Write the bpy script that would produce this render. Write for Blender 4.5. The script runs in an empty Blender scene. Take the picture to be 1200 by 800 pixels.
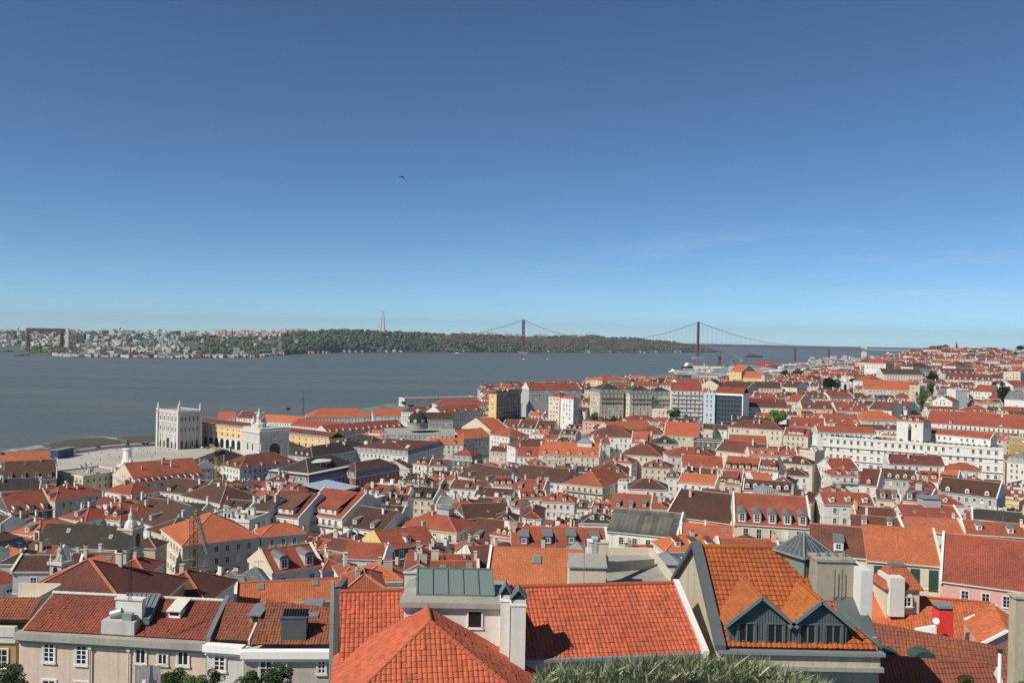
import bpy, bmesh, math, random
from mathutils import Vector, Matrix
from mathutils.bvhtree import BVHTree
random.seed(11)
R = math.radians
scene = bpy.context.scene
COL = scene.collection
F = 1040.0; CZ = 105.0
ROLL = R(1.12); PITCH = math.atan(8/1040)
CAMROT = Matrix.Rotation(math.pi/2 - PITCH, 3, 'X') @ Matrix.Rotation(ROLL, 3, 'Z')
CAM = Vector((0, 0, CZ))
CINV = CAMROT.inverted()

def hor(px): return 392 + (px-600)*0.0195
def ray(u, v): return CAMROT @ Vector(((u-600)/F, -(v-400)/F, -1))
def at_d(u, v, d):
    r = ray(u, v); return CAM + r*(d/r.y)
def at_z(u, v, z):
    r = ray(u, v); return CAM + r*((z-CZ)/r.z)
def proj(p):
    q = CINV @ (Vector(p)-CAM)
    if q.z > -0.1: return None
    return (600 + F*q.x/-q.z, 400 - F*q.y/-q.z)
def interp(tab, x):
    if x <= tab[0][0]: return tab[0][1]
    for (a, fa), (b, fb) in zip(tab, tab[1:]):
        if x <= b: return fa + (fb-fa)*(x-a)/(b-a)
    return tab[-1][1]
def clamp(x, a, b): return max(a, min(b, x))

# ---------------- terrain ----------------
GL = [(20,86),(34,78),(60,70),(90,60),(150,46),(245,30),(345,19),(450,9),(600,6),(700,4.5),(1500,4),(6000,3)]
GC = [(20,86),(34,78),(60,70),(90,60),(150,46),(245,30),(345,19),(450,12),(540,16),(640,30),(700,39),(900,43),(1100,36),(1500,12),(2000,4),(6000,3)]
GM = [(20,86),(34,78),(60,70),(90,58),(138,50),(200,44),(290,30),(380,18),(440,14),(500,16),(545,26),(620,38),(720,41),(900,40),(1100,34),(1400,23),(1900,7),(3000,3),(6000,3)]
GR = [(20,86),(34,78),(60,70),(90,58),(138,50),(200,44),(290,30),(380,18),(440,14),(500,16),(540,26),(600,38),(720,43),(900,49),(1100,56),(1400,67),(1700,77),(2100,72),(3000,45),(4500,30),(6000,20)]
def ground_z(x, y):
    d = max(y, 5); px = 600 + F*x/d
    tabs = [(560, GL), (700, GC), (890, GM), (1090, GR)]
    if px <= 560: return interp(GL, d)
    for (a, ta), (b, tb) in zip(tabs, tabs[1:]):
        if px <= b:
            t = (px-a)/(b-a); return interp(ta, d)*(1-t)+interp(tb, d)*t
    return interp(GR, d)
SHORE = [(-400,560),(-100,640),(60,722),(120,765),(185,802),(240,880),(300,960),(450,1260),(570,1500),(700,2000),(820,2900),(900,3300),(1000,4000),(1300,5600)]
PL = [(60,1500),(70,1230),(90,950),(110,765),(135,600),(160,480),(205,345),(250,245),(290,150),(340,80),(400,50)]
PC = [(30,1600),(40,1300),(50,1000),(66,700),(75,680),(100,640),(110,600),(125,560),(160,480),(205,345),(250,245),(290,150),(340,80),(400,50)]
PR = [(8,1900),(12,1700),(20,1400),(35,1100),(50,900),(70,720),(90,620),(112,520),(155,430),(170,380),(190,290),(211,205),(290,138),(340,80),(400,50)]
def dist(px, py):
    yy = py - hor(px)
    if px <= 560: return interp(PL, yy)
    if px <= 700:
        t = (px-560)/140; return interp(PL, yy)*(1-t)+interp(PC, yy)*t
    if px <= 880:
        t = (px-700)/180; return interp(PC, yy)*(1-t)+interp(PR, yy)*t
    return interp(PR, yy)

# ---------------- object helpers ----------------
def link(o, parent=None):
    COL.objects.link(o)
    if parent is not None: o.parent = parent
    return o
def props(o, label=None, cat=None, group=None, kind=None):
    if label: o['label'] = label
    if cat: o['category'] = cat
    if group: o['group'] = group
    if kind: o['kind'] = kind
    return o
def empty(name, loc, rz=0, label=None, cat=None, group=None):
    o = bpy.data.objects.new(name, None); o.empty_display_size = 1
    link(o); o.location = loc; o.rotation_euler = (0, 0, rz)
    return props(o, label, cat, group)
class MB:
    def __init__(s): s.v = []; s.f = []; s.m = []; s.uv = []; s.smooth = []
    def face(s, pts, m=0, uv=None):
        i = len(s.v); s.v += [tuple(p) for p in pts]; s.f.append(tuple(range(i, i+len(pts)))); s.m.append(m)
        s.uv += list(uv) if uv else [(0, 0)]*len(pts)
    def box(s, x0, x1, y0, y1, z0, z1, m=0, bottom=True, T=None):
        c = [(x0,y0,z0),(x1,y0,z0),(x1,y1,z0),(x0,y1,z0),(x0,y0,z1),(x1,y0,z1),(x1,y1,z1),(x0,y1,z1)]
        if T is not None: c = [T @ Vector(p) for p in c]
        i = len(s.v); s.v += [tuple(p) for p in c]
        fs = [(0,1,5,4),(1,2,6,5),(2,3,7,6),(3,0,4,7),(4,5,6,7)] + ([(3,2,1,0)] if bottom else [])
        for f in fs:
            s.f.append(tuple(i+k for k in f)); s.m.append(m); s.uv += [(0,0),(1,0),(1,1),(0,1)]
    def prism(s, poly, dvec, m=0):
        """closed extrusion of a planar polygon along dvec"""
        d = Vector(dvec); a = [Vector(p) for p in poly]; b = [p+d for p in a]; n = len(a)
        nrm = (a[1]-a[0]).cross(a[2]-a[0])
        if nrm.dot(d) > 0: a, b = a, b
        else: a.reverse(); b.reverse()
        s.face(list(reversed(a)), m); s.face(b, m)
        for k in range(n):
            j = (k+1) % n; s.face([a[k], a[j], b[j], b[k]], m)
    def slab(s, poly, th, m=0, e=None):
        """roof plane: polygon (ccw from above, first edge = eave) with UVs in metres, thickness downwards"""
        a = [Vector(p) for p in poly]; u = (a[1]-a[0]).normalized(); n = (a[1]-a[0]).cross(a[2]-a[0]).normalized(); w = n.cross(u)
        s.face(a, m, [((p-a[0]).dot(u), (p-a[0]).dot(w)) for p in a])
        b = [p-Vector((0,0,th)) for p in a]; k = len(a); me = m if e is None else e
        s.face(list(reversed(b)), me)
        for i in range(k):
            j = (i+1) % k; s.face([b[i], b[j], a[j], a[i]], me)
    def tube(s, p, q, r, n=6, m=0, r2=None, cap=True):
        p = Vector(p); q = Vector(q); d = (q-p).normalized(); r2 = r if r2 is None else r2
        a = d.orthogonal().normalized(); b = d.cross(a); i = len(s.v)
        for c, rr in ((p, r), (q, r2)):
            for k in range(n):
                t = 2*math.pi*k/n; s.v.append(tuple(c + a*(math.cos(t)*rr) + b*(math.sin(t)*rr)))
        for k in range(n):
            j = (k+1) % n; s.f.append((i+k, i+j, i+n+j, i+n+k)); s.m.append(m); s.uv += [(0,0)]*4
        if cap:
            s.f.append(tuple(i+n-1-k for k in range(n))); s.m.append(m); s.uv += [(0,0)]*n
            s.f.append(tuple(i+n+k for k in range(n))); s.m.append(m); s.uv += [(0,0)]*n
    def lathe(s, c, prof, n=12, m=0, sx=1, sy=1):
        c = Vector(c); i = len(s.v)
        for (r, z) in prof:
            for k in range(n):
                t = 2*math.pi*k/n; s.v.append((c.x+math.cos(t)*r*sx, c.y+math.sin(t)*r*sy, c.z+z))
        for a in range(len(prof)-1):
            for k in range(n):
                j = (k+1) % n; s.f.append((i+a*n+k, i+a*n+j, i+(a+1)*n+j, i+(a+1)*n+k)); s.m.append(m); s.uv += [(0,0)]*4
        s.f.append(tuple(i+(len(prof)-1)*n+k for k in range(n))); s.m.append(m); s.uv += [(0,0)]*n
        s.f.append(tuple(i+n-1-k for k in range(n))); s.m.append(m); s.uv += [(0,0)]*n
    def bar(s, p, q, w, h, m=0):
        p = Vector(p); q = Vector(q); d = (q-p); L = d.length
        if L < 1e-6: return
        d /= L; up = Vector((0,0,1))
        if abs(d.z) > .99: up = Vector((0,1,0))
        sd = d.cross(up).normalized(); up = sd.cross(d)
        M = Matrix((sd, d, up)).transposed().to_4x4(); M.translation = p
        s.box(-w/2, w/2, 0, L, -h/2, h/2, m, T=M)
    def mesh(s, name, mats):
        me = bpy.data.meshes.new(name); me.from_pydata(s.v, [], s.f)
        for m in mats: me.materials.append(m)
        if len(mats) > 1: me.polygons.foreach_set('material_index', s.m)
        l = me.uv_layers.new(name='UVMap'); flat = [c for uv in s.uv for c in uv]; l.data.foreach_set('uv', flat)
        me.update(); return me
    def build(s, name, mats, parent=None, smooth=False):
        if not isinstance(mats, (list, tuple)): mats = [mats]
        me = s.mesh(name, mats)
        if smooth: me.polygons.foreach_set('use_smooth', [True]*len(me.polygons))
        return link(bpy.data.objects.new(name, me), parent)
def put(name, me, parent, loc, rz=0, sc=(1,1,1)):
    o = bpy.data.objects.new(name, me); o.location = loc; o.rotation_euler = (0, 0, rz); o.scale = sc
    return link(o, parent)

# ---------------- materials ----------------
def newmat(name):
    m = bpy.data.materials.new(name); m.use_nodes = True
    nt = m.node_tree; b = nt.nodes['Principled BSDF']; return m, nt, b
def N(nt, t, **kw):
    n = nt.nodes.new(t)
    for k, v in kw.items(): setattr(n, k, v)
    return n
def mth(nt, op, a, b=None, c=None):
    n = nt.nodes.new('ShaderNodeMath'); n.operation = op
    for i, x in enumerate((a, b, c)):
        if x is None: continue
        if isinstance(x, (int, float)): n.inputs[i].default_value = x
        else: nt.links.new(x, n.inputs[i])
    return n.outputs[0]
def mixc(nt, fac, a, b, mode='MIX'):
    n = nt.nodes.new('ShaderNodeMix'); n.data_type = 'RGBA'; n.blend_type = mode
    for s, x in ((n.inputs[0], fac), (n.inputs[6], a), (n.inputs[7], b)):
        if isinstance(x, (int, float)): s.default_value = x
        elif isinstance(x, tuple): s.default_value = (*x[:3], 1)
        else: nt.links.new(x, s)
    return n.outputs[2]
def noise(nt, vec, scale, detail=3, rough=.6):
    n = N(nt, 'ShaderNodeTexNoise'); n.inputs['Scale'].default_value = scale; n.inputs['Detail'].default_value = detail; n.inputs['Roughness'].default_value = rough
    nt.links.new(vec, n.inputs['Vector']); return n.outputs['Fac']
def ramp(nt, f, a, b):
    n = N(nt, 'ShaderNodeMapRange'); n.inputs[1].default_value = a; n.inputs[2].default_value = b; nt.links.new(f, n.inputs[0]); return n.outputs[0]
def hsvrand(nt, col, amt, hue=0.0):
    oi = N(nt, 'ShaderNodeObjectInfo'); h = N(nt, 'ShaderNodeHueSaturation')
    nt.links.new(mth(nt, 'MULTIPLY_ADD', oi.outputs['Random'], amt, 1-amt/2), h.inputs['Value'])
    if hue:
        r2 = mth(nt, 'FRACT', mth(nt, 'MULTIPLY', oi.outputs['Random'], 17.3))
        nt.links.new(mth(nt, 'MULTIPLY_ADD', r2, hue, .5-hue/2), h.inputs['Hue'])
    nt.links.new(col, h.inputs['Color']); return h.outputs[0]
def plaster(name, col, stain=.35, rnd=.12, rough=.9):
    m, nt, b = newmat(name); g = N(nt, 'ShaderNodeNewGeometry').outputs['Position']
    mp = N(nt, 'ShaderNodeMapping'); nt.links.new(g, mp.inputs[0]); mp.inputs['Scale'].default_value = (1, 1, .35)
    f1 = ramp(nt, noise(nt, mp.outputs[0], .55, 5, .7), .45, .75); f2 = ramp(nt, noise(nt, g, 4, 3), .35, .7)
    dk = tuple(c*.55+.01 for c in col)
    mp3 = N(nt, 'ShaderNodeMapping'); nt.links.new(g, mp3.inputs[0]); mp3.inputs['Scale'].default_value = (3.2, 3.2, .16); f3 = ramp(nt, noise(nt, mp3.outputs[0], 1.0, 4, .7), .5, .78)
    c = mixc(nt, mth(nt, 'MULTIPLY', f1, stain), col, dk); c = mixc(nt, mth(nt, 'MULTIPLY', f2, stain*.4), c, dk)
    c = mixc(nt, mth(nt, 'MULTIPLY', f3, stain*.75), c, tuple(x*.42 for x in col))
    nt.links.new(hsvrand(nt, c, rnd), b.inputs['Base Color']); b.inputs['Roughness'].default_value = rough
    bp = N(nt, 'ShaderNodeBump'); bp.inputs['Strength'].default_value = .15; bp.inputs['Distance'].default_value = .02; nt.links.new(f2, bp.inputs['Height']); nt.links.new(bp.outputs[0], b.inputs['Normal'])
    return m
def flat(name, col, rough=.6, metal=0, rnd=0):
    m, nt, b = newmat(name); b.inputs['Base Color'].default_value = (*col, 1); b.inputs['Roughness'].default_value = rough; b.inputs['Metallic'].default_value = metal
    g = N(nt, 'ShaderNodeNewGeometry').outputs['Position']
    c = mixc(nt, mth(nt, 'MULTIPLY', ramp(nt, noise(nt, g, 1.5, 4), .4, .7), .3), col, tuple(x*.6 for x in col))
    if rnd: c = hsvrand(nt, c, rnd)
    nt.links.new(c, b.inputs['Base Color']); return m
def tiles(name, c1, c2, moss=.3, mosscol=(.05,.04,.03), tu=.25, tv=.36, rowdark=.35, bump=.6, rnd=.25, geo=False, vary=.35):
    m, nt, b = newmat(name)
    uv = N(nt, 'ShaderNodeUVMap').outputs[0]; sx = N(nt, 'ShaderNodeSeparateXYZ'); nt.links.new(uv, sx.inputs[0])
    g = N(nt, 'ShaderNodeNewGeometry').outputs['Position']
    U = mth(nt, 'DIVIDE', sx.outputs[0], tu); V = mth(nt, 'DIVIDE', sx.outputs[1], tv)
    cu = mth(nt, 'FLOOR', U); cv = mth(nt, 'FLOOR', V)
    cb = N(nt, 'ShaderNodeCombineXYZ'); nt.links.new(cu, cb.inputs[0]); nt.links.new(cv, cb.inputs[1])
    oi = N(nt, 'ShaderNodeObjectInfo'); nt.links.new(mth(nt, 'MULTIPLY', oi.outputs['Random'], 91), cb.inputs[2])
    wn = N(nt, 'ShaderNodeTexWhiteNoise'); nt.links.new(cb.outputs[0], wn.inputs[0])
    big = ramp(nt, noise(nt, g, .16, 4, .65), .35, .68)
    c = mixc(nt, big, c1, c2)
    c = mixc(nt, mth(nt, 'MULTIPLY', ramp(nt, wn.outputs[0], .45, 1), vary), c, tuple(x*.5 for x in c2))
    f = ramp(nt, noise(nt, g, 1.1, 6, .75), .45, .72)
    c = mixc(nt, mth(nt, 'MULTIPLY', f, moss), c, mosscol)
    if not geo:
        fv = mth(nt, 'FRACT', V); row = mth(nt, 'LESS_THAN', fv, .16)
        fu = mth(nt, 'ABSOLUTE', mth(nt, 'SINE', mth(nt, 'MULTIPLY', U, math.pi)))
        gap = mth(nt, 'LESS_THAN', fu, .35)
        c = mixc(nt, mth(nt, 'MULTIPLY', mth(nt, 'MAXIMUM', row, gap), rowdark), c, tuple(x*.25 for x in c2))
        bp = N(nt, 'ShaderNodeBump'); bp.inputs['Strength'].default_value = bump; bp.inputs['Distance'].default_value = .06
        nt.links.new(mth(nt, 'ADD', fu, mth(nt, 'MULTIPLY', fv, -.5)), bp.inputs['Height']); nt.links.new(bp.outputs[0], b.inputs['Normal'])
    nt.links.new(hsvrand(nt, c, rnd, .012), b.inputs['Base Color']); b.inputs['Roughness'].default_value = .85
    b.inputs['Specular IOR Level'].default_value = .25
    return m
RM = {
 'o': tiles('tile_orange', (.52,.150,.070), (.40,.115,.058), .22),
 't': tiles('tile_terracotta', (.37,.096,.054), (.24,.070,.044), .4),
 'r': tiles('tile_red_brown', (.20,.068,.048), (.115,.050,.038), .5),
 'b': tiles('tile_brown', (.115,.055,.036), (.075,.042,.03), .4),
 'k': tiles('tile_dark', (.06,.047,.038), (.038,.034,.029), .4),
 'g': tiles('sheet_grey', (.20,.21,.20), (.13,.14,.135), .4, tu=1.0, tv=6, rowdark=.25, bump=.3),
 'P': tiles('sheet_patched', (.15,.145,.125), (.08,.085,.075), .3, tu=1.1, tv=7, rowdark=.3, bump=.3, vary=.8),
}
WM = {
 'w': plaster('plaster_white', (.69,.675,.63), .35), 'c': plaster('plaster_cream', (.62,.545,.41), .35),
 'y': plaster('plaster_yellow', (.70,.50,.20), .25), 'p': plaster('plaster_pink', (.66,.36,.32), .3),
 'g': plaster('plaster_grey', (.42,.43,.42), .35), 'e': plaster('plaster_beige', (.56,.47,.35), .35),
 'n': plaster('plaster_ochre', (.38,.27,.10), .35), 'x': plaster('plaster_brown_red', (.30,.07,.055), .3),
 'k': plaster('plaster_dark', (.10,.10,.095), .3), 'l': plaster('plaster_pale_blue', (.55,.62,.70), .25), 'q': plaster('plaster_painted_shade', (.17,.16,.12), .3),  # last entry puts the shade of the yellow-ended block's long side into its colour
}
M = {
 'trim': plaster('stone_trim', (.70,.68,.62), .35), 'white': plaster('white_paint', (.82,.81,.78), .15, .05),
 'ridge': flat('ridge_tile', (.46,.17,.09), .85, rnd=.2), 'lead': flat('lead_sheet', (.16,.175,.185), .5, rnd=.2),
 'concrete': plaster('concrete', (.34,.33,.29), .7), 'dark': flat('dark_opening', (.012,.013,.015), .4),
 'iron': flat('dark_iron', (.03,.032,.035), .5), 'zinc': flat('zinc_sheet', (.30,.32,.33), .45, .3),
 'wood': flat('window_white', (.72,.72,.70), .5), 'green': flat('shutter_green', (.02,.06,.045), .6),
 'redpaint': flat('red_paint', (.75,.05,.04), .5), 'bridge': flat('bridge_red', (.20,.045,.05), .6),
 'stone': plaster('pale_stone', (.60,.57,.51), .4), 'bronze': flat('bronze', (.04,.075,.06), .5),
 'bark': flat('bark', (.10,.07,.05), .9), 'yellow': flat('crane_yellow', (.40,.26,.06), .6),
 'bluegrey': flat('blue_grey_sheet', (.36,.42,.50), .45), 'blue': flat('blue_sheet', (.03,.06,.11), .5),
}
m, nt, b = newmat('window_glass'); b.inputs['Base Color'].default_value = (.018,.022,.026,1); b.inputs['Roughness'].default_value = .12; M['glass'] = m
m, nt, b = newmat('skylight_glass'); b.inputs['Base Color'].default_value = (.15,.19,.18,1); b.inputs['Roughness'].default_value = .18; M['skyglass'] = m
def foliage(name, a, c):
    m, nt, b = newmat(name); g = N(nt, 'ShaderNodeNewGeometry'); oi = N(nt, 'ShaderNodeObjectInfo')
    wn = noise(nt, g.outputs['Position'], .9, 3); cc = mixc(nt, ramp(nt, wn, .35, .65), a, c)
    cc = mixc(nt, g.outputs['Random Per Island'], cc, tuple(x*1.6 for x in c)) if True else cc
    nt.links.new(hsvrand(nt, cc, .2), b.inputs['Base Color']); b.inputs['Roughness'].default_value = .7
    b.inputs['Specular IOR Level'].default_value = .2
    return m
M['leaf'] = foliage('leaf_green', (.038,.072,.018), (.075,.115,.028)); M['leafdark'] = foliage('leaf_dark', (.018,.034,.014), (.034,.055,.020)); M['wood_far'] = foliage('woodland_leaf', (.026,.042,.020), (.060,.075,.036))
M['agave'] = foliage('agave_leaf', (.11,.14,.085), (.20,.22,.12))

# ---------------- shared small parts ----------------
def window_mesh(name, w, h, door=False, stone='trim', bars=2, fill='glass'):
    b = MB(); t = .10
    b.box(-w/2-t, -w/2, -.09, 0, -h/2-t, h/2+t, 0); b.box(w/2, w/2+t, -.09, 0, -h/2-t, h/2+t, 0)
    b.box(-w/2, w/2, -.09, 0, h/2, h/2+t, 0); b.box(-w/2-t-.06, w/2+t+.06, -.16, 0, -h/2-t, -h/2, 0)
    b.face([(-w/2,-.02,-h/2),(w/2,-.02,-h/2),(w/2,-.02,h/2),(-w/2,-.02,h/2)], 1)
    b.box(-w/2, -w/2+.07, -.06, -.021, -h/2, h/2, 2); b.box(w/2-.07, w/2, -.06, -.021, -h/2, h/2, 2); b.box(-.03, .03, -.06, -.021, -h/2, h/2, 2)
    b.box(-w/2+.07, w/2-.07, -.055, -.022, h/2-.07, h/2, 2); b.box(-w/2+.07, w/2-.07, -.055, -.022, -h/2, -h/2+.08, 2)
    for k in range(bars):
        z = -h/2+h*(k+1)/(bars+1); b.box(-w/2+.07, w/2-.07, -.05, -.023, z-.02, z+.02, 2)
    return b.mesh(name, [M[stone], M[fill] if fill != 'curtain' else M['glass'], M['wood']]) if fill != 'curtain' else (b.face([(-w/2+.07,-.025,-h/2+.1),(w/2-.07,-.025,-h/2+.1),(w/2-.07,-.025,h*.12),(-w/2+.07,-.025,h*.12)], 2) or b.mesh(name, [M[stone], M['glass'], M['wood']]))
WIN = [window_mesh('window', 1.1, 1.75), window_mesh('window', 1.15, 2.2, bars=1), window_mesh('window', 1.0, 1.3), window_mesh('window', .8, .9, bars=1)]
WINV = [[w_, window_mesh('window', *a_, fill='curtain'), window_mesh('window', *a_, fill='green'), window_mesh('window', *a_, fill='wood')] for w_, a_ in zip(WIN, ((1.1,1.75),(1.15,2.2),(1.0,1.3),(.8,.9)))]
def chimney_mesh(w, d, h, style, mat):
    b = MB(); b.box(-w/2, w/2, -d/2, d/2, -1.2, h, 0)
    if style == 0: b.box(-w/2-.08, w/2+.08, -d/2-.08, d/2+.08, h, h+.14, 0); b.box(-w/2+.1, w/2-.1, -d/2+.1, d/2-.1, h+.14, h+.45, 1)
    elif style == 1:
        b.box(-w/2-.06, w/2+.06, -d/2-.06, d/2+.06, h, h+.1, 0)
        n = max(2, int(w/.35))
        for k in range(n): b.tube((-w/2+(k+.5)*w/n, 0, h+.1), (-w/2+(k+.5)*w/n, 0, h+.55), .11, 6, 2)
    else:
        b.box(-w/2+.05, w/2-.05, -d/2+.05, d/2-.05, h, h+.25, 1); b.box(-w/2-.08, w/2+.08, -d/2-.08, d/2+.08, h+.25, h+.36, 0)
    return b.mesh('chimney', [WM[mat], M['dark'], M['ridge']])
CHIM = [chimney_mesh(.8,.7,1.9,0,'w'), chimney_mesh(1.6,.7,1.7,1,'w'), chimney_mesh(.7,.7,2.4,2,'w'), chimney_mesh(1.4,.7,2.2,0,'c'), chimney_mesh(.9,.8,2.0,2,'e'), chimney_mesh(2.2,.8,1.8,1,'g'), chimney_mesh(.7,.6,1.6,1,'p')]
b = MB(); b.lathe((0,0,0), [(.03,0),(.25,.04),(.40,.13)], 12)
for i_, v_ in enumerate(b.v): b.v[i_] = (v_[0], -v_[2], v_[1]+.9)
b.tube((0,.05,-.4),(0,.02,.9),.03,5); DISH = b.mesh('satellite_dish', [M['zinc']])
PIT = .52
def dormer_meshes(kind, wall, roof, w=1.35, h=1.45):
    """front face at y=0 z=0 sits on the roof plane of pitch PIT; extends back"""
    b = MB(); L = h/PIT; e = .15
    b.face([(-w/2,0,-.3),(w/2,0,-.3),(w/2,0,h),(-w/2,0,h)], 0)
    b.face([(w/2,0,-.3),(w/2,L+.6,h),(w/2,0,h)], 0); b.face([(-w/2,0,-.3),(-w/2,0,h),(-w/2,L+.6,h)], 0)
    if kind == 'gable':
        g = w*.38; G = (h+g)/PIT
        b.face([(-w/2,0,h),(w/2,0,h),(0,0,h+g)], 0)
        for s in (1, -1):
            p = [(s*(w/2+e),-e,h-.1),(s*(w/2+e),L,h-.1),(0,G,h+g+.02),(0,-e,h+g+.02)]
            if s < 0: p.reverse(); p = p[-1:]+p[:-1]
            b.slab(p, .08, 1)
    elif kind == 'arch':
        n = 7; P = [(math.cos(math.pi*k/n)*(w/2+.12), math.sin(math.pi*k/n)*(w*.42)) for k in range(n+1)]
        for k in range(n):
            (xa, za), (xb, zb) = P[k], P[k+1]
            b.face([(xa,-.15,h+za),(xa,(h+za)/PIT,h+za),(xb,(h+zb)/PIT,h+zb),(xb,-.15,h+zb)], 1)
        b.face([(p[0],-.15,h+p[1]) for p in P], 1)
        b.face([(-w/2-.12,-.15,h),(-w/2-.12,L,h),(w/2+.12,L,h),(w/2+.12,-.15,h)], 1)
    else:
        G = (h+.1)/(PIT-.12)
        b.slab([(-w/2-e,-e,h+.06),(w/2+e,-e,h+.06),(w/2+e,G,h+.12*G),(-w/2-e,G,h+.12*G)], .12, 1)
    return b.mesh('dormer', [WM[wall], roof])
DORM = {'g': dormer_meshes('gable','w',RM['t']), 's': dormer_meshes('shed','w',M['lead']), 'a': dormer_meshes('arch','g',M['lead'],1.5,1.7), 'r': dormer_meshes('shed','w',RM['r']), 'd': dormer_meshes('shed','k',M['lead'],1.6,1.5), 'c': dormer_meshes('shed','c',RM['b'],1.7,1.5)}
b = MB(); b.box(-.42,.42,0,1.1,-.05,.14,0); b.face([(-.34,.08,.145),(.34,.08,.145),(.34,1.02,.145),(-.34,1.02,.145)],1); SKYL = b.mesh('skylight', [M['zinc'], M['skyglass']])
b = MB(); b.tube((0,0,-.3),(0,0,3.2),.035,4); b.bar((-.7,0,3.0),(.7,0,3.0),.04,.04)
for k in range(5): b.bar((-.6+.3*k,-.4+.05*k,3.0),(-.6+.3*k,.4-.05*k,3.0),.03,.03)
ANT = b.mesh('antenna', [M['zinc']])

# ---------------- generic building ----------------
class B: pass
BLD = []
def make_spec(O, ang, w, dep, H, kind='gable', roof='t', wall='w', rise=None, fl=3, **k):
    s = B(); s.O = Vector(O); s.ang = ang; s.w = w; s.dep = dep; s.H = H; s.kind = kind; s.roof = roof; s.wall = wall
    s.fl = fl; s.k = k; s.hand = k.get('hand', False)
    s.pit = PIT if rise is None else rise
    s.ex = Vector((math.cos(ang), math.sin(ang), 0)); s.ey = Vector((-math.sin(ang), math.cos(ang), 0))
    return s
def W(s, x, y, z): return s.O + s.ex*x + s.ey*y + Vector((0, 0, z))
def planes(s):
    """roof polygons in local coordinates, each (poly ccw, first edge the eave)"""
    w, d, H, p = s.w, s.dep, s.H, s.pit; o = .35
    par = s.k.get('par', '')
    if s.kind == 'gable':
        r = H + p*d/2; a = 0 if 'L' in par else -o*.6; b = w if 'R' in par else w+o*.6
        return [[(a,-o,H-p*o),(b,-o,H-p*o),(b,d/2,r),(a,d/2,r)], [(b,d+o,H-p*o),(a,d+o,H-p*o),(a,d/2,r),(b,d/2,r)]]
    if s.kind == 'gabley':
        r = H + p*w/2
        return [[(-o,d+o*.6,H-p*o),(-o,-o*.6,H-p*o),(w/2,-o*.6,r),(w/2,d+o*.6,r)], [(w+o,-o*.6,H-p*o),(w+o,d+o*.6,H-p*o),(w/2,d+o*.6,r),(w/2,-o*.6,r)]]
    if s.kind in ('hip', 'mansard'):
        z0 = H; x0, y0, x1, y1 = -o, -o, w+o, d+o; out = []
        if s.kind == 'mansard':
            i = 1.1; h2 = 2.6
            q0 = [(x0,y0,z0),(x1,y0,z0),(x1,y1,z0),(x0,y1,z0)]; q1 = [(x0+i,y0+i,z0+h2),(x1-i,y0+i,z0+h2),(x1-i,y1-i,z0+h2),(x0+i,y1-i,z0+h2)]
            for a in range(4): c = (a+1) % 4; out.append([q0[a], q0[c], q1[c], q1[a]])
            x0 += i; y0 += i; x1 -= i; y1 -= i; z0 += h2
        m = min(x1-x0, y1-y0)/2; r = z0 + p*m
        if (x1-x0) >= (y1-y0): A, C = (x0+m, (y0+y1)/2, r), (x1-m, (y0+y1)/2, r)
        else: A, C = ((x0+x1)/2, y0+m, r), ((x0+x1)/2, y1-m, r)
        if (x1-x0) >= (y1-y0):
            fs = [[(x0,y0,z0),(x1,y0,z0),C,A],[(x1,y0,z0),(x1,y1,z0),C],[(x1,y1,z0),(x0,y1,z0),A,C],[(x0,y1,z0),(x0,y0,z0),A]]
        else:
            fs = [[(x0,y0,z0),(x1,y0,z0),A],[(x1,y0,z0),(x1,y1,z0),C,A],[(x1,y1,z0),(x0,y1,z0),C],[(x0,y1,z0),(x0,y0,z0),A,C]]
        return out + fs
    if s.kind == 'shed':
        return [[(-o,-o,H-p*o),(w+o,-o,H-p*o),(w+o,d,H+p*d),(-o,d,H+p*d)]]
    return []
def walls(s, b, m=0):
    w, d, H, p = s.w, s.dep, s.H, s.pit
    P = [(0,0),(w,0),(w,d),(0,d)]
    for a in range(4):
        c = (a+1) % 4; (x0,y0),(x1,y1) = P[a], P[c]
        b.face([(x0,y0,-6),(x1,y1,-6),(x1,y1,H),(x0,y0,H)], m)
    if s.kind == 'gable':
        for x in (0, w): b.face([(x,0,H),(x,d,H),(x,d/2,H+p*d/2-.05)], m)
    elif s.kind == 'gabley':
        for y in (0, d): b.face([(0,y,H),(w,y,H),(w/2,y,H+p*w/2-.05)], m)
    elif s.kind == 'shed':
        b.face([(w,0,H),(w,d,H),(w,d,H+p*d-.05)], m); b.face([(0,0,H),(0,d,H),(0,d,H+p*d-.05)], m); b.face([(0,d,H),(w,d,H),(w,d,H+p*d-.05),(0,d,H+p*d-.05)], m)
    # cornice and string courses
    t = .22
    for z, h, t in [(H-.45, .35, .22)] + [(H-.9-3.3*(k+1), .18, .10) for k in range(min(s.fl, 4))]:
        b.box(-t, w+t, -t, 0, z, z+h, m+1); b.box(w, w+t, 0, d, z, z+h, m+1); b.box(-t, 0, 0, d, z, z+h, m+1)
def top_z(s):
    pl = planes(s); return max([q[2] for P in pl for q in P] or [s.H+.6])
def foot(s, g=0):
    return [W(s,-g,-g,0), W(s,s.w+g,-g,0), W(s,s.w+g,s.dep+g,0), W(s,-g,s.dep+g,0)]
def overlap(A, C):
    for P, Q in ((A, C), (C, A)):
        for i in range(2):
            e = P[i+1]-P[i]; n = Vector((-e.y, e.x, 0))
            a = [n.dot(p) for p in P]; c = [n.dot(p) for p in Q]
            if max(a) <= min(c) or max(c) <= min(a): return False
    return True
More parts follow.
